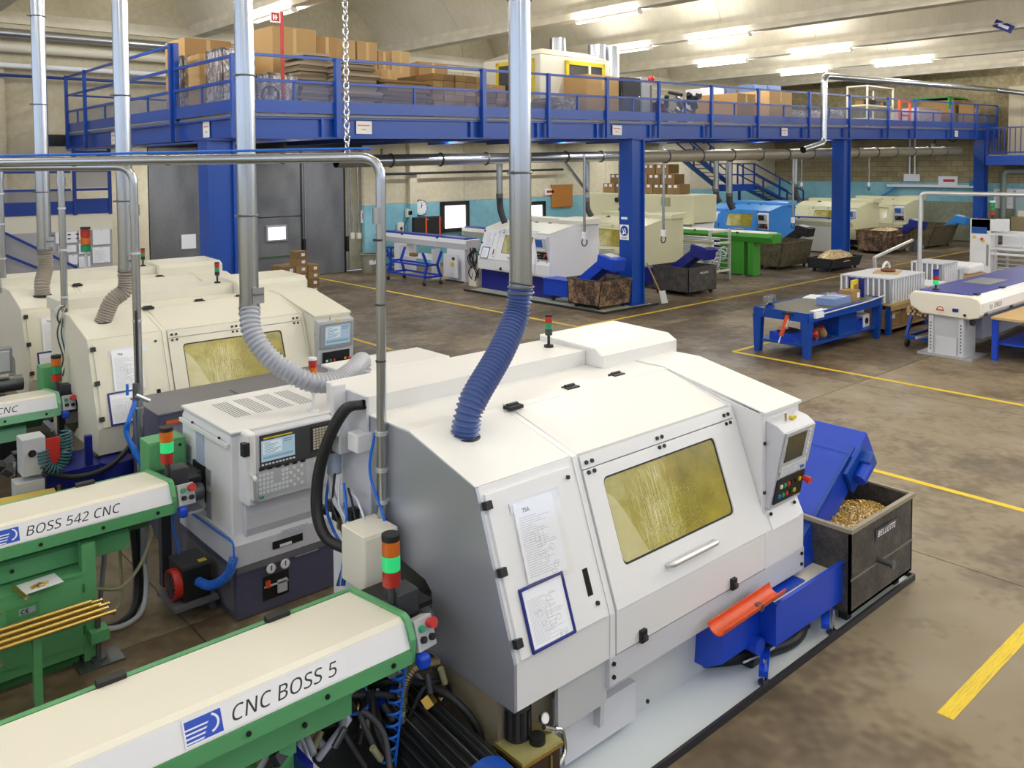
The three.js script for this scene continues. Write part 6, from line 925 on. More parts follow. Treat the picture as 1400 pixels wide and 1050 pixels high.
// ---------------------------------------------------------------- pipes along the gallery and the walls
{
  const pipe = (label, pts, r, mat, rings = 0) => { const t = thing('service_pipe', label, 'pipe', [pts[0].x, pts[0].y, pts[0].z]); wpart(t, 'pipe', pipeGeo(pts, r, Math.max(.15, r * 2)), mat); if (rings) for (let i = 1; i < rings; i++) { const p = pts[0].clone().lerp(pts[pts.length - 1], i / rings); const g = new THREE.TorusGeometry(r * 1.08, .02, 6, 16); g.rotateY(Math.PI / 2); g.translate(p.x, p.y, p.z); wpart(t, 'joint_ring', g, M.darkSteel); } return t; };
  pipe('fat beige spiral duct under the front edge of the gallery', [W(17.2, 3.72, 14.75), W(39, 4.05, 14.75)], .17, std('#a79f8c', .5, .3), 14);
  pipe('grey extraction duct under the gallery left of the second column', [W(9.3, 3.62, 16.2), W(20.5, 3.8, 16.2)], .14, M.galv, 8);
  pipe('thin dark pipe on brackets along the cream wall', [W(15.9, 3.25, 24.5), W(24.5, 3.35, 24.5)], .045, M.dark);
  const up = (label, h, r, m) => pipe(label, [W(RX0 + .3, h, 24.4), W(16, h + .1, 24.4)], r, m);
  up('polished pipe high along the left back wall', 6.85, .13, M.steel); up('cream pipe just under the polished pipe on the back wall', 6.5, .12, M.cream); up('white cable tray on the left back wall', 6.05, .07, M.paper); up('thin blue pipe low over the left wall panels', 5.8, .04, M.railBlue);
  const vp = [onB(1098, 205, 13.2), onB(1126, 196, 13.2), onB(1129, 104, 13.2), onB(1362, 79, 13.2)]; vp[1].z = vp[0].z; vp[3].y = vp[2].y + .35; pipe('tall grey vent pipe rising over the gallery and running to the right', [vp[0], vp[1], V3(vp[1].x, vp[2].y, vp[2].z), V3(vp[3].x, vp[3].y, vp[3].z), V3(vp[3].x + .5, vp[3].y - .5, vp[3].z + 2.5)], .1, M.galv);
  pipe('white steel pole pipe behind the plastic trays, bent to the right', [onB(1256, 432, 8.3), V3(onB(1256, 432, 8.3).x, onB(1256, 264, 8.3).y, -8.3), V3(onB(1256, 432, 8.3).x + .1, onB(1256, 264, 8.3).y, -2)], .045, M.alu);
  pipe('grey-green wall pipe beside the last column', [W(40.7, .6, 13.5), W(40.7, 3.15, 13.5), W(40.7, 3.15, 10)], .12, std('#8f9a92', .5));
  // machine drop ducts
  const drop = (label, u, v0, v1, b, r, tail) => { const p = onB(u, v1, b), q = onB(u, v0, b); const t = thing('extraction_duct', label, 'duct', [p.x, p.y, p.z]); const H = q.y - p.y; part(t, 'pipe', cyl(r, H, 12), M.galv, [0, H / 2, 0]); part(t, 'collar', cyl(r * 1.15, .12, 12), M.darkSteel, [0, .05, 0]); part(t, 'hose', tubeGeo([V3(0, .05, 0), V3(.02, -tail * .5, .02), V3(.1, -tail, .1)], r * 1.05, 12, 12), M.darkGrey); };
  drop('thin duct with black hose to the white lathe on navy base', 683, 212, 270, 17.6, .085, .7); drop('thin steel duct behind the round duct to the old cream lathe', 802, 212, 275, 17.2, .085, .45); drop('thin duct dropping to the old cream lathe left of the column', 849, 212, 272, 18, .085, .45);
  drop('steel duct dropping to the bright blue lathe', 997, 210, 268, 18.8, .12, .5); drop('steel duct left of the stairs dropping to the white tall cabinet', 979, 210, 262, 18.6, .1, .4); drop('bent steel duct dropping right of the stairs', 1087, 210, 255, 18.2, .11, .6);
  const lead = (label, u, v0, v1, b) => { const p = onB(u, v1, b), q = onB(u, v0, b), t = thing('power_lead', label, 'cable', [p.x, p.y, p.z]); const H = q.y - p.y; part(t, 'conduit', cyl(.035, H, 8), M.galv, [0, H / 2, 0]); part(t, 'plug', cyl(.07, .2, 10), M.paper, [0, -.08, 0]); part(t, 'valve_ring', new THREE.TorusGeometry(.1, .02, 6, 14), M.darkSteel, [0, -.25, 0]); };
  lead('thin power drop beside the white lathe right side', 799, 212, 318, 15.4); lead('thin power drop right of the second column', 907, 200, 315, 15); lead('thin power drop beside the bright blue lathe', 1084, 205, 298, 16); lead('thin power drop over the cream lathe behind the column', 1145, 208, 256, 19); lead('thin power drop to the last cream lathe', 1188, 208, 250, 19); lead('thin power drop in front of the block wall', 1096, 208, 250, 22);
  const br = thing('pipe_brace', 'slanting steel brace under the gallery near the second column', 'brace', [20, 2.8, -17]); const b0 = onB(764, 212, 17), b1 = onB(800, 258, 17); rod(br, 'strut', b0, b1, .05, M.galv); rod(br, 'strut_end', b1, b1.clone().add(V3(.1, -.06, 0)), .07, M.galv);
  // end wall fittings
  const ew = (u, v) => { const q = onA(u, v, RX1 - .15); return [q.x, q.y, q.z]; };
  const bxw = thing('wall_box', 'white electrical box with twin conduits on the block wall', 'junction box', ew(1247, 243)); part(bxw, 'body', rbx(.1, .35, .75, .02), M.paper, [-.02, 0, 0]); for (const z of [-.12, .12]) part(bxw, 'conduit', cyl(.05, 2.0, 8), M.alu, [0, 1.15, z]); part(bxw, 'lid_screw', bx(.02, .03, .03), M.midGrey, [-.08, .1, .25]);
  const sg = thing('wall_sign', 'small white sign with red lettering on the block wall', 'sign', ew(1296, 247)); part(sg, 'plate', bx(.03, .4, .85), M.paper); part(sg, 'lettering', bx(.01, .12, .5), M.red, [-.02, 0, .05]);
  const la = thing('swing_arm', 'pale swing arm crane folded against the aqua band', 'crane arm', ew(1262, 254)); part(la, 'arm', bx(.1, .12, 4.4), M.feederWhiteFar, [-.2, 0, .6]); part(la, 'brace', barGeo(V3(-.15, -.1, -1.2), V3(-.1, -.6, -2), .08, .08), M.skyBlue); part(la, 'hook_block', bx(.12, .25, .15), M.skyBlue, [-.2, .15, 2.2]);
  const lt = thing('wall_lamp', 'small white cylinder lamp hanging on a cable by the block wall', 'lamp', ew(1276, 203)); part(lt, 'body', cyl(.1, .45, 12), M.paper); part(lt, 'cable', tubeGeo([V3(0, .2, 0), V3(0, .6, .3), V3(0, .3, .9), V3(0, .9, 1.2)], .02, 20, 6), M.dark);
  const nb = thing('notice_board', 'pale notice sheet on the wall beside the last column', 'board', ew(1381, 272)); part(nb, 'sheet', bx(.02, .85, 1.3), M.sheet[1]); part(nb, 'frame', bx(.03, .03, 1.34), M.alu, [0, .44, 0]); part(nb, 'tag', bx(.02, .12, .18), M.black, [-.02, .25, -.45]);
  const oc = thing('office_cabinet', 'olive cabinet with pale blue side below the notice sheet', 'cabinet', [39.6, 0, -11.9]); part(oc, 'body', rbx(.8, 1.25, 1.6, .02), std('#8c8262', .7), [0, .63, 0]); part(oc, 'side_panel', bx(.7, 1.2, .3), std('#8fb2cc', .6), [0, .62, 1.0]); part(oc, 'socket', bx(.3, .25, .5), M.cream, [.1, 1.38, -.4]);
  const d2 = structure('door_2'), dp = ew(1396, 280); part(d2, 'door_leaf', bx(.06, 2.2, 1.0), std('#a9c4cc', .6), [dp[0], 1.1, dp[2] + .3]); part(d2, 'door_frame', bx(.1, 2.3, .08), M.steel, [dp[0], 1.15, dp[2] - .25]); part(d2, 'door_handle', bx(.06, .04, .15), M.black, [dp[0] - .06, 1.05, dp[2]]);
}
// ---------------------------------------------------------------- upper landing at the right end
{
  const t = thing('upper_landing', 'blue landing with upright balusters at the far right end', 'landing', [39.0, 0, -13.6]);
  part(t, 'edge_beam', bx(.1, .4, 4.5), M.blue, [0, 3.62, 2.25]); part(t, 'deck', bx(1.9, .06, 4.5), M.midGrey, [.95, 3.82, 2.25]); part(t, 'top_rail', bx(.06, .06, 4.5), M.railBlue, [0, 4.98, 2.25]); part(t, 'lower_rail', bx(.05, .05, 4.5), M.railBlue, [0, 3.95, 2.25]);
  for (let i = 0; i < 22; i++) part(t, 'baluster', bx(.03, 1.1, .03), M.railBlue, [0, 4.45, .05 + i * .205]); part(t, 'corner_post', bx(.09, 1.3, .09), M.railBlue, [0, 4.4, 0]); for (let i = 0; i < 5; i++) part(t, 'baluster', bx(.03, 1.1, .03), M.railBlue, [.25 + i * .3, 4.45, .0]); part(t, 'side_beam', bx(1.9, .4, .1), M.blue, [.95, 3.62, 0]); part(t, 'bracket', bx(1.9, .3, .12), M.blue, [.95, 3.3, 4.4]);
  const c = thing('tall_locker', 'tall beige locker on the upper landing', 'locker', [40.4, 3.86, -12.6]); part(c, 'body', rbx(.8, 2.9, 1.1, .02), std('#a89f86', .6), [0, 1.45, 0]); part(c, 'door', bx(.02, 2.7, .5), std('#a89f86', .6), [-.41, 1.45, .27]); part(c, 'door', bx(.02, 2.7, .5), std('#a89f86', .6), [-.41, 1.45, -.27]);
  const c2 = thing('tall_locker', 'pale blue locker beside the beige locker on the landing', 'locker', [40.4, 3.86, -11.5]); part(c2, 'body', rbx(.8, 2.9, .9, .02), std('#b9c6d2', .6), [0, 1.45, 0]); part(c2, 'handle', bx(.03, .2, .03), M.steel, [-.42, 1.3, .3]);
}
// ---------------------------------------------------------------- stairs, white tall machine, cartons on it
{
  const b = 22.3, t = thing('steel_stair', 'blue steel stair with landing climbing to the gallery', 'stair', [onB(1015, 250, b).x, 0, -b]);
  const P = (u, v, bb = b) => onB(u, v, bb); const l0 = P(1000, 254), l1 = P(1031, 254), top = P(941, 205), foot = P(1098, 288); l1.y = l0.y; const Bm = M.blue;
  for (const bb of [b, b + .9]) {
    const o = V3(0, 0, -(bb - b)); const s1 = barGeo(l0.clone().add(o), V3(top.x, top.y, top.z).add(o), .06, .32), s2 = barGeo(l1.clone().add(o), foot.clone().add(o), .06, .3); wpart(t, 'stringer', s1, Bm); wpart(t, 'stringer', s2, Bm);
    const h = V3(0, 1.0, 0); for (const k of [.5, 1]) { const hh = h.clone().multiplyScalar(k); bar(t, 'handrail', l0.clone().add(o).add(hh), top.clone().add(o).add(hh), .05, M.railBlue); bar(t, 'handrail', l0.clone().add(o).add(hh), l1.clone().add(o).add(hh), .05, M.railBlue); bar(t, 'handrail', l1.clone().add(o).add(hh), foot.clone().add(o).add(hh), .05, M.railBlue); }
    for (const q of [l0, l1, l0.clone().lerp(l1, .5), l1.clone().lerp(foot, .5), foot, l0.clone().lerp(top, .5)]) bar(t, 'rail_post', q.clone().add(o), q.clone().add(o).add(h), .06, M.railBlue);
  }
  const mk = (p, q, n) => { for (let i = 1; i <= n; i++) { const c = p.clone().lerp(q, i / (n + 1)); const g = new THREE.BoxGeometry(.32, .04, .85); g.translate(c.x, c.y + .08, c.z - .45); wpart(t, 'tread', g, i % 1 ? Bm : M.darkSteel); } }; mk(l0, top, 8); mk(l1, foot, 9);
  const g = new THREE.BoxGeometry(l1.x - l0.x + .3, .3, .95); g.translate((l0.x + l1.x) / 2, l0.y - .1, -b - .45); wpart(t, 'landing_plate', g, Bm); for (const x of [l0.x, l1.x]) bar(t, 'landing_leg', V3(x, 0, -b - .8), V3(x, l0.y, -b - .8), .1, Bm);
  // tall white machine housing
  const m = thing('transfer_machine', 'long cream machine housing under the cartons behind the wire cage', 'machine', [24.3, 0, -18.1]); part(m, 'housing', rbx(1.4, 1.0, 5.2, .04), M.creamOld, [.7, 1.95, -2.4]); part(m, 'lower_housing', rbx(1.3, 1.4, 5.0, .04), M.whiteFar, [.75, .72, -2.4]); part(m, 'vent', bx(.02, .3, .4), M.beigeHose, [-.01, 2.2, -1.0]); part(m, 'warning_sign', bx(.02, .2, .2), M.yellow, [-.012, 2.15, -2.6]); part(m, 'knob', cyl(.09, .06, 12), M.black, [-.03, 2.2, -3.3], [0, 0, Math.PI / 2]); part(m, 'plug', bx(.06, .3, .16), M.black, [-.03, 1.75, -3.1]); part(m, 'sill', bx(.3, .05, 5.2), M.creamOld, [-.1, 1.45, -2.4]);
  for (let i = 0; i < 13; i++) { const r = i < 6 ? 0 : i < 11 ? 1 : 2, k = i - [0, 6, 11][r]; const c = thing('carton', 'brown carton with white labels stacked on the cream machine housing', 'carton', [24.9, 2.46 + r * .36, -19.0 - k * .62 - r * .25], 0, 'cartons on the cream machine housing'); part(c, 'body', bx(.6, .35, .58), M.cardOld[i % 3], [0, .176, 0]); for (const z of [-.15, .1]) part(c, 'label', bx(.004, .1, .14), M.paper, [-.302, .27, z]); }
  // wire cage / fixture stand in front of it
  const w = thing('wire_fixture', 'pale steel fixture stand of bars and wire shelves by the lettered skip', 'stand', [21.05, 0, -14.9]); for (const x of [0, 1.0]) for (const z of [0, -2.1]) part(w, 'upright', bx(.07, 1.55, .07), M.alu, [x, .78, z]); for (let i = 0; i < 7; i++) for (const x of [.1, .5, .95]) part(w, 'wire_bar', cyl(.02, 2.1, 6), M.alu, [x, .35 + i * .15, -1.05], [Math.PI / 2, 0, 0]); for (const h of [.3, 1.15, 1.5]) for (const z of [0, -2.1]) part(w, 'cross_bar', bx(1.05, .06, .06), M.cream, [.5, h, z]); part(w, 'long_bar', bx(.1, .08, 3.4), M.beigeHose, [0, 1.18, -1.6]); part(w, 'motor', cyl(.12, .3, 12), M.midGrey, [.3, .7, -.3]); for (let i = 0; i < 4; i++) part(w, 'cable', new THREE.TorusGeometry(.14, .015, 6, 18), M.whiteHose, [.2 + i * .12, .6 + i * .1, .1], [0, i, 0]);
}
// ---------------------------------------------------------------- workbench and what lies on it
{
  const t = thing('workbench', 'blue steel workbench with tapered legs and lower shelf', 'workbench', [13.93, 0, -7.76]); const Lx = 2.82, Dz = 1.09, Bm = M.blue;
  part(t, 'bench_top', bx(Lx, .03, Dz), std('#5a5a4c', .6), [Lx / 2, .805, -Dz / 2]); part(t, 'rim', bx(Lx, .17, .02), Bm, [Lx / 2, .75, .01]); part(t, 'rim', bx(Lx, .17, .02), Bm, [Lx / 2, .75, -Dz - .01]); part(t, 'rim', bx(.02, .17, Dz), Bm, [-.01, .75, -Dz / 2]); part(t, 'rim', bx(.02, .17, Dz), Bm, [Lx + .01, .75, -Dz / 2]); part(t, 'lower_shelf', bx(Lx - .1, .04, Dz - .1), Bm, [Lx / 2, .22, -Dz / 2]);
  for (const x of [.06, Lx - .06]) for (const z of [-.05, -Dz + .05]) part(t, 'leg', prism([[-.05, 0], [-.09, .7], [.09, .7], [.05, 0]], -.06, .06), Bm, [x, 0, z]);
  part(t, 'drawer_cabinet', bx(.7, .42, .8), Bm, [1.75, .45, -Dz / 2]); part(t, 'socket_strip', bx(.28, .1, .05), M.paper, [.3, .78, .045]); part(t, 'cable', tubeGeo([V3(.45, .78, .04), V3(1.3, .8, .05), V3(2.2, .82, .05), V3(2.9, .86, .04)], .014, 30, 6), M.whiteHose);
  const put = (name, label, cat, x, h, z, turn = 0) => thing(name, label, cat, [13.93 + x, h, -7.76 + z], turn);
  const v = put('bench_vise', 'blue grey bench vise at the bench corner', 'vise', .12, .82, -.85, .3); part(v, 'base', cyl(.09, .06, 14), M.blue, [0, .03, 0]); part(v, 'body', rbx(.34, .12, .12, .02), M.blue, [.12, .12, 0]); part(v, 'jaw', bx(.05, .1, .18), M.steel, [-.1, .17, 0]); part(v, 'jaw', bx(.05, .1, .18), M.steel, [.02, .17, 0]); part(v, 'screw', cyl(.02, .3, 10), M.steel, [-.2, .1, 0], [0, 0, Math.PI / 2]); part(v, 'handle', cyl(.01, .26, 8), M.steel, [-.33, .06, 0], [.3, 0, .2]); part(v, 'anvil', bx(.12, .04, .1), M.darkSteel, [.2, .2, 0]);
  const gg = put('drill_gun', 'orange battery gun hanging at the bench end', 'tool', -.06, .38, -.42); part(gg, 'barrel', cyl(.04, .45, 12), M.orange, [0, .22, 0], [.25, 0, -.15]); part(gg, 'label', cyl(.042, .16, 12), M.paper, [.01, .25, .01], [.25, 0, -.15]); part(gg, 'nozzle', cyl(.012, .2, 8), M.paper, [-.04, -.04, -.07], [.25, 0, -.15]); part(gg, 'grip', bx(.05, .04, .2), M.dark, [0, .42, .05]);
  const tr = put('parts_tray', 'blue plastic tray with tools on the lower shelf', 'tray', .42, .24, -.62); part(tr, 'bin', bx(.5, .14, .5), M.brightBlue, [0, .07, 0]); for (let i = 0; i < 8; i++) part(tr, 'tool', bx(.05, .03, .25), M.dark, [-.2 + i * .055, .155, 0], [0, i * .4, .1]);
  const rt = put('rag_heap', 'heap of red rags and grey tools on the lower shelf', 'tools', .9, .245, -.5); for (let i = 0; i < 10; i++) part(rt, i % 2 ? 'rag' : 'tool', i % 2 ? new THREE.SphereGeometry(.09, 10, 6) : bx(.25, .02, .03), i % 2 ? [M.red, M.cardOld[0]][i % 3 ? 0 : 1] : M.steel, [rr(-.3, .35), i % 2 ? .08 : .02, rr(-.3, .35)], [0, rr(0, 3), 0]);
  const tb = put('tool_case', 'blue tool case on the shelf beside the drawers', 'case', 2.25, .24, -.3); part(tb, 'case', rbx(.28, .22, .3, .02), M.brightBlue, [0, .11, 0]); part(tb, 'handle', bx(.12, .03, .02), M.black, [0, .19, .16]); const tc = put('measuring_case', 'grey white instrument case on the lower shelf', 'case', 2.55, .24, -.3); part(tc, 'case', rbx(.26, .26, .3, .02), M.paper, [0, .13, 0]); part(tc, 'dial', cyl(.06, .02, 14), M.black, [-.02, .13, .155], [Math.PI / 2, 0, 0]);
  const bb = put('blue_carton', 'flat pale blue carton on the bench top', 'box', 1.45, .82, -.28, .05); part(bb, 'box', rbx(.72, .14, .36, .008), std('#6f86b8', .6), [0, .07, 0]); part(bb, 'tape', bx(.04, .002, .36), M.paper, [.1, .141, 0]);
  const cb = put('parts_carton', 'small brown carton on the bench beside the yellow folder', 'carton', 2.12, .82, -.3); part(cb, 'box', bx(.36, .2, .26), M.cardOld[2], [0, .1, 0]); part(cb, 'label', bx(.1, .1, .004), M.paper, [.1, .1, .132]);
  const yf = put('yellow_folder', 'yellow framed folder standing on the bench', 'folder', 2.42, .82, -.35, .15); part(yf, 'cover', bx(.36, .36, .04), M.yellow, [0, .18, 0]); part(yf, 'page', bx(.24, .2, .006), M.cardOld[0], [0, .17, .022]); const bf = put('blue_folder', 'navy folder standing behind the yellow folder', 'folder', 2.62, .82, -.4, .1); part(bf, 'cover', bx(.06, .38, .3), M.navy, [0, .19, 0]); part(bf, 'pages', bx(.03, .35, .29), M.paper, [.04, .18, 0]);
  const ps = put('paper_stack', 'white papers lying at the back of the bench', 'papers', 1.9, .82, -.9); part(ps, 'sheets', bx(.5, .02, .35), M.paper, [0, .01, 0], [0, .2, 0]); part(ps, 'top_sheet', bx(.3, .004, .22), M.sheet[1], [.05, .023, 0], [0, -.2, 0]);
  const hm = put('hand_tools', 'yellow handled pliers and wooden mallet on the bench', 'tools', 1.98, .82, -.62); part(hm, 'handle', cyl(.015, .3, 8), M.yellow, [0, .06, 0], [0, 0, 1.1]); part(hm, 'head', cyl(.05, .14, 12), M.plank, [.15, .06, 0], [Math.PI / 2, 0, 0]); const pd = put('paper_slip', 'white slip on the front edge of the bench', 'paper', .55, .82, -.1); part(pd, 'slip', bx(.45, .006, .12), M.paper, [0, .003, 0]); part(pd, 'clip', bx(.04, .01, .03), M.steel, [.18, .008, 0]);
  // long table behind: pallets of plastic trays
  const lt = thing('packing_table', 'long low table of planks loaded with trays behind the workbench', 'table', [17.1, 0, -7.7]); for (let i = 0; i < 7; i++) part(lt, 'plank', bx(5.4, .035, .17), M.plank, [2.7, .615, -.1 - i * .19]); for (const x of [.1, 1.8, 3.5, 5.3]) for (const z of [-.1, -1.25]) part(lt, 'leg', bx(.1, .6, .1), M.blue, [x, .3, z]); part(lt, 'side_board', bx(5.4, .1, .03), M.plank, [2.7, .56, 0]); part(lt, 'under_shelf', bx(5.2, .04, 1.2), M.plank, [2.7, .12, -.66]);
  const stackTray = (x, z, w, d, h, label) => { const s = thing('tray_stack', label, 'trays', [17.1 + x, .635, -7.7 + z]); const n = Math.round(w / .12); part(s, 'core', bx(w - .06, h - .02, d - .06), M.midGrey, [0, h / 2, 0]); for (let i = 0; i <= n; i++) { part(s, 'rib', bx(.03, h, .03), M.paper, [-w / 2 + i * w / n, h / 2, d / 2]); } const m = Math.round(d / .12); for (let i = 0; i <= m; i++) part(s, 'rib', bx(.03, h, .03), M.paper, [-w / 2, h / 2, -d / 2 + i * d / m]); part(s, 'lid', bx(w + .04, .03, d + .04), std('#c5c9d2', .5), [0, h, 0]); return s; };
  stackTray(.95, -.62, 1.6, 1.05, .5, 'wide stack of white ribbed plastic trays nearest the workbench'); stackTray(3.6, -.62, .8, .7, .55, 'tall narrow stack of white ribbed trays by the pole'); stackTray(4.35, -.55, .6, .6, .36, 'small stack of white ribbed trays at the table end');
  const rd = thing('cardboard_disc', 'brown cardboard with a ring gear on the wide tray stack', 'cardboard', [18.2, 1.153, -8.3]); part(rd, 'card', bx(.7, .012, .5), M.card[3], [0, .006, 0], [0, .3, 0]); part(rd, 'ring', new THREE.TorusGeometry(.12, .035, 8, 20), std('#6b3a24', .5), [.05, .045, 0], [Math.PI / 2, 0, 0]);
  const wh = thing('white_tub', 'white plastic tub with goods at the end of the packing table', 'tub', [21.9, .635, -8.2]); part(wh, 'body', rbx(.9, .22, .8, .06), M.paper, [0, .32, 0]); part(wh, 'carton_below', bx(.95, .2, .85), M.card[1], [0, .1, 0]);
  for (const [x, y, z, w, h, lab] of [[.35, .14, -.35, .5, .36, 'brown carton with white label under the packing table'], [1.05, .14, -.35, .8, .44, 'large taped brown carton under the packing table']]) { const c = thing('carton', lab, 'carton', [17.1 + x, y, -7.7 + z]); part(c, 'body', rbx(w, h, .55, .01), M.cardOld[2], [0, h / 2, 0]); part(c, 'label', bx(.16, .14, .004), M.paper, [-.1, h * .7, .277]); part(c, 'tape', bx(w, .05, .003), M.cardTape, [0, h * .8, .278]); }
  const bc = thing('carton', 'open shallow carton on the packing table beside the trays', 'carton', [19.7, .635, -8.2]); part(bc, 'body', bx(1.1, .14, .8), M.card[1], [0, .07, 0]); part(bc, 'liner', bx(1.0, .05, .7), M.paper, [0, .15, 0]);
  const dl = thing('desk_lamp', 'jointed steel work lamp behind the tray stacks', 'lamp', [18.9, .635, -8.85]); bar2(dl, 'arm', [0, 0, 0], [-.15, .75, 0], .06, M.alu); bar2(dl, 'arm', [-.15, .75, 0], [1.6, 1.05, .1], .05, M.alu); part(dl, 'head', new THREE.ConeGeometry(.18, .25, 18, 1, true), M.dark, [1.75, .95, .1], [0, 0, .5]); part(dl, 'hook', new THREE.TorusGeometry(.16, .03, 8, 18, 4), M.paper, [.35, .45, .05]); part(dl, 'foot', bx(.2, .02, .2), M.dark, [0, .01, 0]);
}
// ---------------------------------------------------------------- white and blue bar feeder at the right, cart and table
{
  const t = thing('bar_feeder', 'white bar feeder with blue lid lettered IEMCA on a grey pedestal', 'bar feeder', [15.9, 0, -5.65]), L = 6;
  const prof = [[0, .78], [-.05, .84], [-.05, 1.03], [.0, 1.11], [.12, 1.14], [1.1, 1.14], [1.18, 1.05], [1.15, .88], [.95, .76], [.15, .74]].map(([f, h]) => [f + .0, h]);
  part(t, 'body', prism(prof, .12, L, .0), M.feederWhite); part(t, 'end_face', prism(prof.map(([f, h]) => [(f - .56) * 1.02 + .56, (h - .93) * 1.03 + .93]), 0, .14, .02), M.feederCream);
  part(t, 'lid', prism([[.16, 1.135], [.16, 1.155], [1.08, 1.165], [1.08, 1.135]], .2, L), M.capBlue); part(t, 'lid_window', bx(1.0, .012, .5), std('#8c8f94', .3), [2.2, 1.168, -.65]); part(t, 'side_groove', bx(L - .2, .012, .02), M.midGrey, [L / 2, .86, .05]);
  part(t, 'lettering', new THREE.PlaneGeometry(.8, .15), new THREE.MeshStandardMaterial({ map: canvas(256, 48, x => { x.fillStyle = '#e6e6ea'; x.fillRect(0, 0, 256, 48); x.fillStyle = '#1c1d22'; x.font = 'italic bold 38px sans-serif'; x.fillText('IEMCA', 88, 38); x.font = 'bold 30px sans-serif'; x.beginPath(); for (const k of [0, 1, 2]) { x.moveTo(22 + k * 18, 14); x.lineTo(30 + k * 14, 40); } x.lineWidth = 7; x.strokeStyle = '#3c3f48'; x.stroke(); }), roughness: .5 }), [.75, .95, .054]);
  part(t, 'red_emblem', new THREE.PlaneGeometry(.2, .12), new THREE.MeshStandardMaterial({ map: canvas(64, 40, x => { x.fillStyle = '#e6e1d2'; x.fillRect(0, 0, 64, 40); x.strokeStyle = '#c0392b'; x.lineWidth = 5; x.beginPath(); x.arc(32, 26, 18, 3.1, 6.3); x.stroke(); x.fillStyle = '#c0392b'; x.fillRect(10, 24, 44, 8); }), roughness: .5 }), [-.025, .88, -.62], [0, -Math.PI / 2, 0]); part(t, 'blue_emblem', bx(.004, .06, .1), M.navy, [-.023, .88, -.36]);
  part(t, 'end_screw', cyl(.025, .01, 10), M.black, [-.023, .81, -.2], [0, 0, Math.PI / 2]); for (const x of [.25, 1.5, 2.3]) part(t, 'lid_catch', bx(.12, .04, .04), M.black, [x, .83, .045]); for (const x of [.35, 1.6]) part(t, 'lid_hinge', bx(.14, .03, .08), M.black, [x, 1.16, -.14]);
  const pd = new THREE.Group(); pd.name = 'pedestal'; pd.position.set(.35, 0, -.55); t.add(pd); part(pd, 'column', bx(.5, .72, .62), M.lightGrey, [0, .38, 0]); for (const z of [-.26, .26]) part(pd, 'guide', bx(.06, .72, .08), M.greyWhite, [-.26, .38, z]); part(pd, 'cover', bx(.02, .32, .36), M.greyWhite, [-.262, .2, 0]); part(pd, 'foot_plate', bx(.7, .04, .95), M.alu, [0, .02, 0]); for (let i = 0; i < 9; i++) for (const z of [-.26, .26]) part(pd, 'scale_slot', bx(.004, .025, .02), M.dark, [-.293, .12 + i * .06, z]); part(pd, 'knob', cyl(.07, .06, 16), M.dark, [-.2, .68, .42], [Math.PI / 2, 0, 0]);
  part(t, 'lower_cabinet', bx(4.5, .5, .6), std('#aab0c4', .6), [3.2, .5, -.55]); part(t, 'stand', bx(.5, .5, .6), M.lightGrey, [4.5, .25, -.55]); stackLight(t, 'signal_tower', [.35, 1.16, -.85], [M.lampGreen, M.lampRed, M.lampBlueOff], .1, .05, M.black, M.navy);
  const tb = thing('side_table', 'blue steel table with pale wooden top beside the white feeder', 'table', [16.3, 0, -5.4]); part(tb, 'top', bx(3.5, .04, 1.0), M.card[3], [1.7, .76, .35]); part(tb, 'under_top', bx(3.4, .02, .9), std('#9aa0b4', .5), [1.7, .735, .35]); for (const [x, z] of [[.03, -.1], [3.3, -.1], [.03, .8], [3.3, .8]]) part(tb, 'leg', bx(.09, .74, .09), M.brightBlue, [x, .37, z]); part(tb, 'shelf', bx(3.3, .03, .9), M.brightBlue, [1.7, .3, .35]); part(tb, 'frame_rail', bx(3.4, .06, .04), M.brightBlue, [1.7, .7, -.1]);
  const ct = thing('bar_cart', 'blue steel cart on castors loaded with round bars', 'cart', [16.3, 0, -6.75]); const Bm = M.blue; for (const z of [-.3, .3]) { bar2(ct, 'base_bar', [0, .2, z], [1.5, .2, z], .06, Bm); bar2(ct, 'slant_post', [0, .2, z], [.25, .62, z], .05, Bm); bar2(ct, 'slant_post', [1.4, .2, z], [1.2, .62, z], .05, Bm); bar2(ct, 'top_bar', [.2, .62, z], [1.5, .62, z], .05, Bm); for (const x of [.05, 1.4]) { part(ct, 'caster_fork', bx(.06, .1, .05), M.steel, [x, .15, z]); part(ct, 'caster_wheel', cyl(.075, .05, 16), M.rubber, [x, .075, z], [Math.PI / 2, 0, 0]); } } for (const x of [0, 1.5]) bar2(ct, 'cross_bar', [x, .2, -.3], [x, .2, .3], .06, Bm); bar2(ct, 'cross_bar', [.25, .6, -.3], [.25, .6, .3], .05, Bm); bar2(ct, 'handle', [-.5, .3, .1], [.2, .25, .1], .035, M.alu);
  const rg = 'round bars on the blue cart'; for (let i = 0; i < 16; i++) { const r = Math.floor(i / 6), k = i - r * 6; const b = thing('round_bar', 'pale round wooden bar lying on the blue cart', 'bar', [16.9, .67 + r * .055, -6.95 + k * .075 + (r % 2) * .03], 0, rg); part(b, 'shaft', cyl(.03, 1.5 - (i % 3) * .05, 10), M.plank, [0, 0, 0], [0, 0, Math.PI / 2]); part(b, 'cut_end', cyl(.027, .004, 10), M.card[3], [-.752 + (i % 3) * .025, 0, 0], [0, 0, Math.PI / 2]); }
}
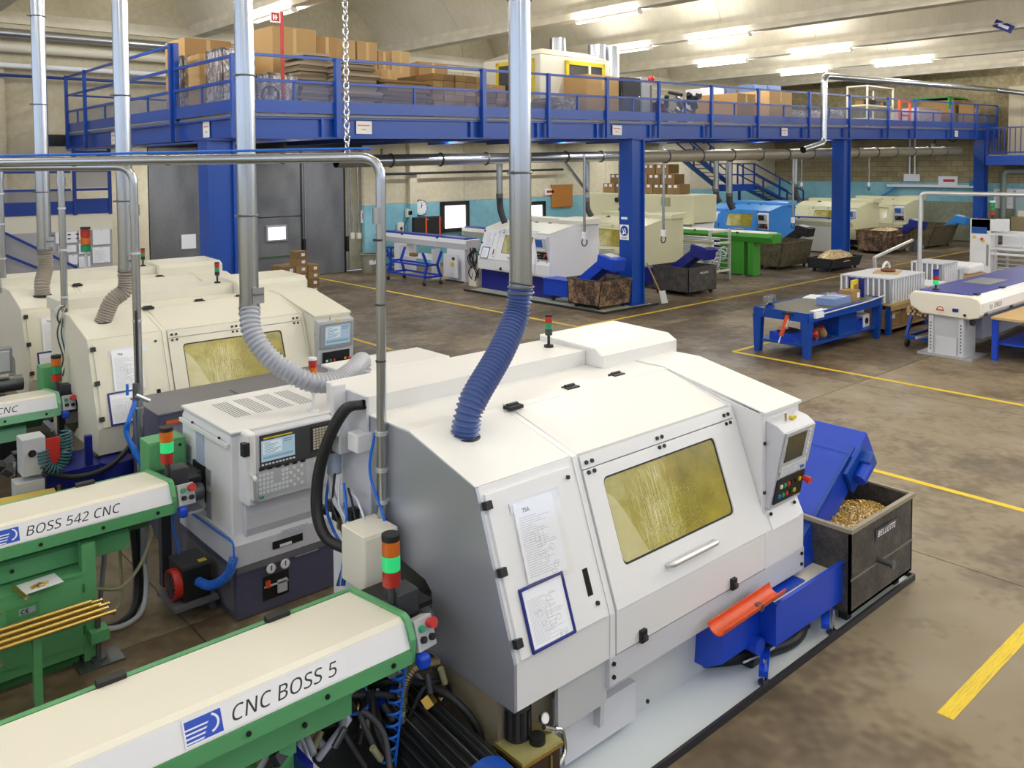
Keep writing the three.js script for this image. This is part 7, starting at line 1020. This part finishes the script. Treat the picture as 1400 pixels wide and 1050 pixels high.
// ---------------------------------------------------------------- white machine with open frame at the right
{
  const t = thing('packing_machine', 'white open framed machine with display and signal tower by the right aisle', 'machine', [26, 0, -9.48]);
  part(t, 'control_cabinet', rbx(.35, 1.65, .55, .02), M.whiteFar, [.1, 1.1, .3]); part(t, 'head_box', rbx(.35, .35, .9, .02), M.whiteFar, [.1, 1.75, .5]); part(t, 'display', bx(.02, .18, .4), M.screenBlue, [-.09, 1.6, .28]); for (const [h, z, m] of [[1.4, .15, 'yellow'], [1.35, .35, 'red'], [1.3, .38, 'yellow']]) part(t, 'button', cyl(.04, .03, 12), M.btn[m], [-.09, h, z], [0, 0, Math.PI / 2]); part(t, 'handle_recess', bx(.02, .16, .14), M.dark, [-.08, .42, .2]); part(t, 'guide_slot', bx(.02, .6, .06), M.midGrey, [-.08, .9, .5]); stackLight(t, 'signal_tower', [.1, 1.92, .55], [M.lampRed, M.lampGreenOff, M.lampGreenOff], .12, .07, M.black, M.paper);
  for (const z of [.7, 1.6, 2.6]) for (const x of [0, .9]) part(t, 'upright', bx(.06, 1.25, .06), M.alu, [x, .95, z]); for (const h of [.4, .95, 1.1, 1.5]) for (const x of [0, .9]) part(t, 'frame_rail', bx(.06, .06, 2.4), M.feederWhiteFar, [x, h, 1.6]); for (let i = 0; i < 8; i++) part(t, 'guide_rod', cyl(.02, 2.2, 8), M.alu, [.2 + (i % 3) * .25, .55 + i * .08, 1.6], [Math.PI / 2, 0, 0]); for (const z of [.7, 2.6]) for (const x of [0, .9]) part(t, 'leg', cyl(.05, .4, 10), M.steel, [x, .2, z]); part(t, 'back_panel', bx(.05, .5, 1.2), M.paper, [.8, 1.3, 1.2]); part(t, 'carriage', bx(.3, .4, .4), M.midGrey, [.4, 1.2, 2.1]); for (let i = 0; i < 4; i++) part(t, 'cable', tubeGeo([V3(.1, .4, .6), V3(-.1 + i * .05, .15, .5), V3(.1 + i * .05, .05, .8), V3(.3, .25, 1)], .02, 16, 6), M.dark);
}
{ // blue chip conveyor head beyond the compact lathe, and its panel
  const p = onH(470, 505, .9), t = thing('chip_conveyor', 'navy chip conveyor head behind the nearer cream lathe', 'conveyor', [5.4, 0, -9.0]); const a = onH(505, 485, 1.0), b = onH(450, 510, 1.0); const g = prism([[-.25, .5], [-.25, .8], [.0, 1.1], [.35, 1.05], [.4, .5]], 0, .9, .02); part(t, 'head', g, M.navy, [.1, 0, 0]); part(t, 'side_plate', bx(.02, .4, .4), M.brightBlue, [1.01, .8, 0]); part(t, 'top_sheet', bx(.8, .012, .3), M.lightGrey, [.5, 1.09, -.18], [-.1, 0, 0]); part(t, 'neck', bx(.9, .6, .6), M.navy, [.4, .3, -.05]); part(t, 'track_guard', barGeo(V3(-.2, .8, .25), V3(.25, 1.12, -.1), .06, .1), M.lightGrey);
}
{ // two small dark logo stickers on the flanks of the roof beams
  for (const [u, v, a] of [[1045, 4, 21.4], [1372, 36, 26.8]]) { const q = onA(u, v, a - .26); const g = bx(.01, .22, .55); part(ceil, 'beam_sticker', g, M.navy, [a - .262, Math.min(q.y, 8.6), q.z], [.5, 0, 0]); part(ceil, 'beam_sticker_print', bx(.012, .08, .3), M.paper, [a - .264, Math.min(q.y, 8.6) , q.z], [.5, 0, 0]); }
}

scene.traverse(o => { if (o.isMesh) { o.castShadow = true; o.receiveShadow = true; } });
renderer.render(scene, camera);
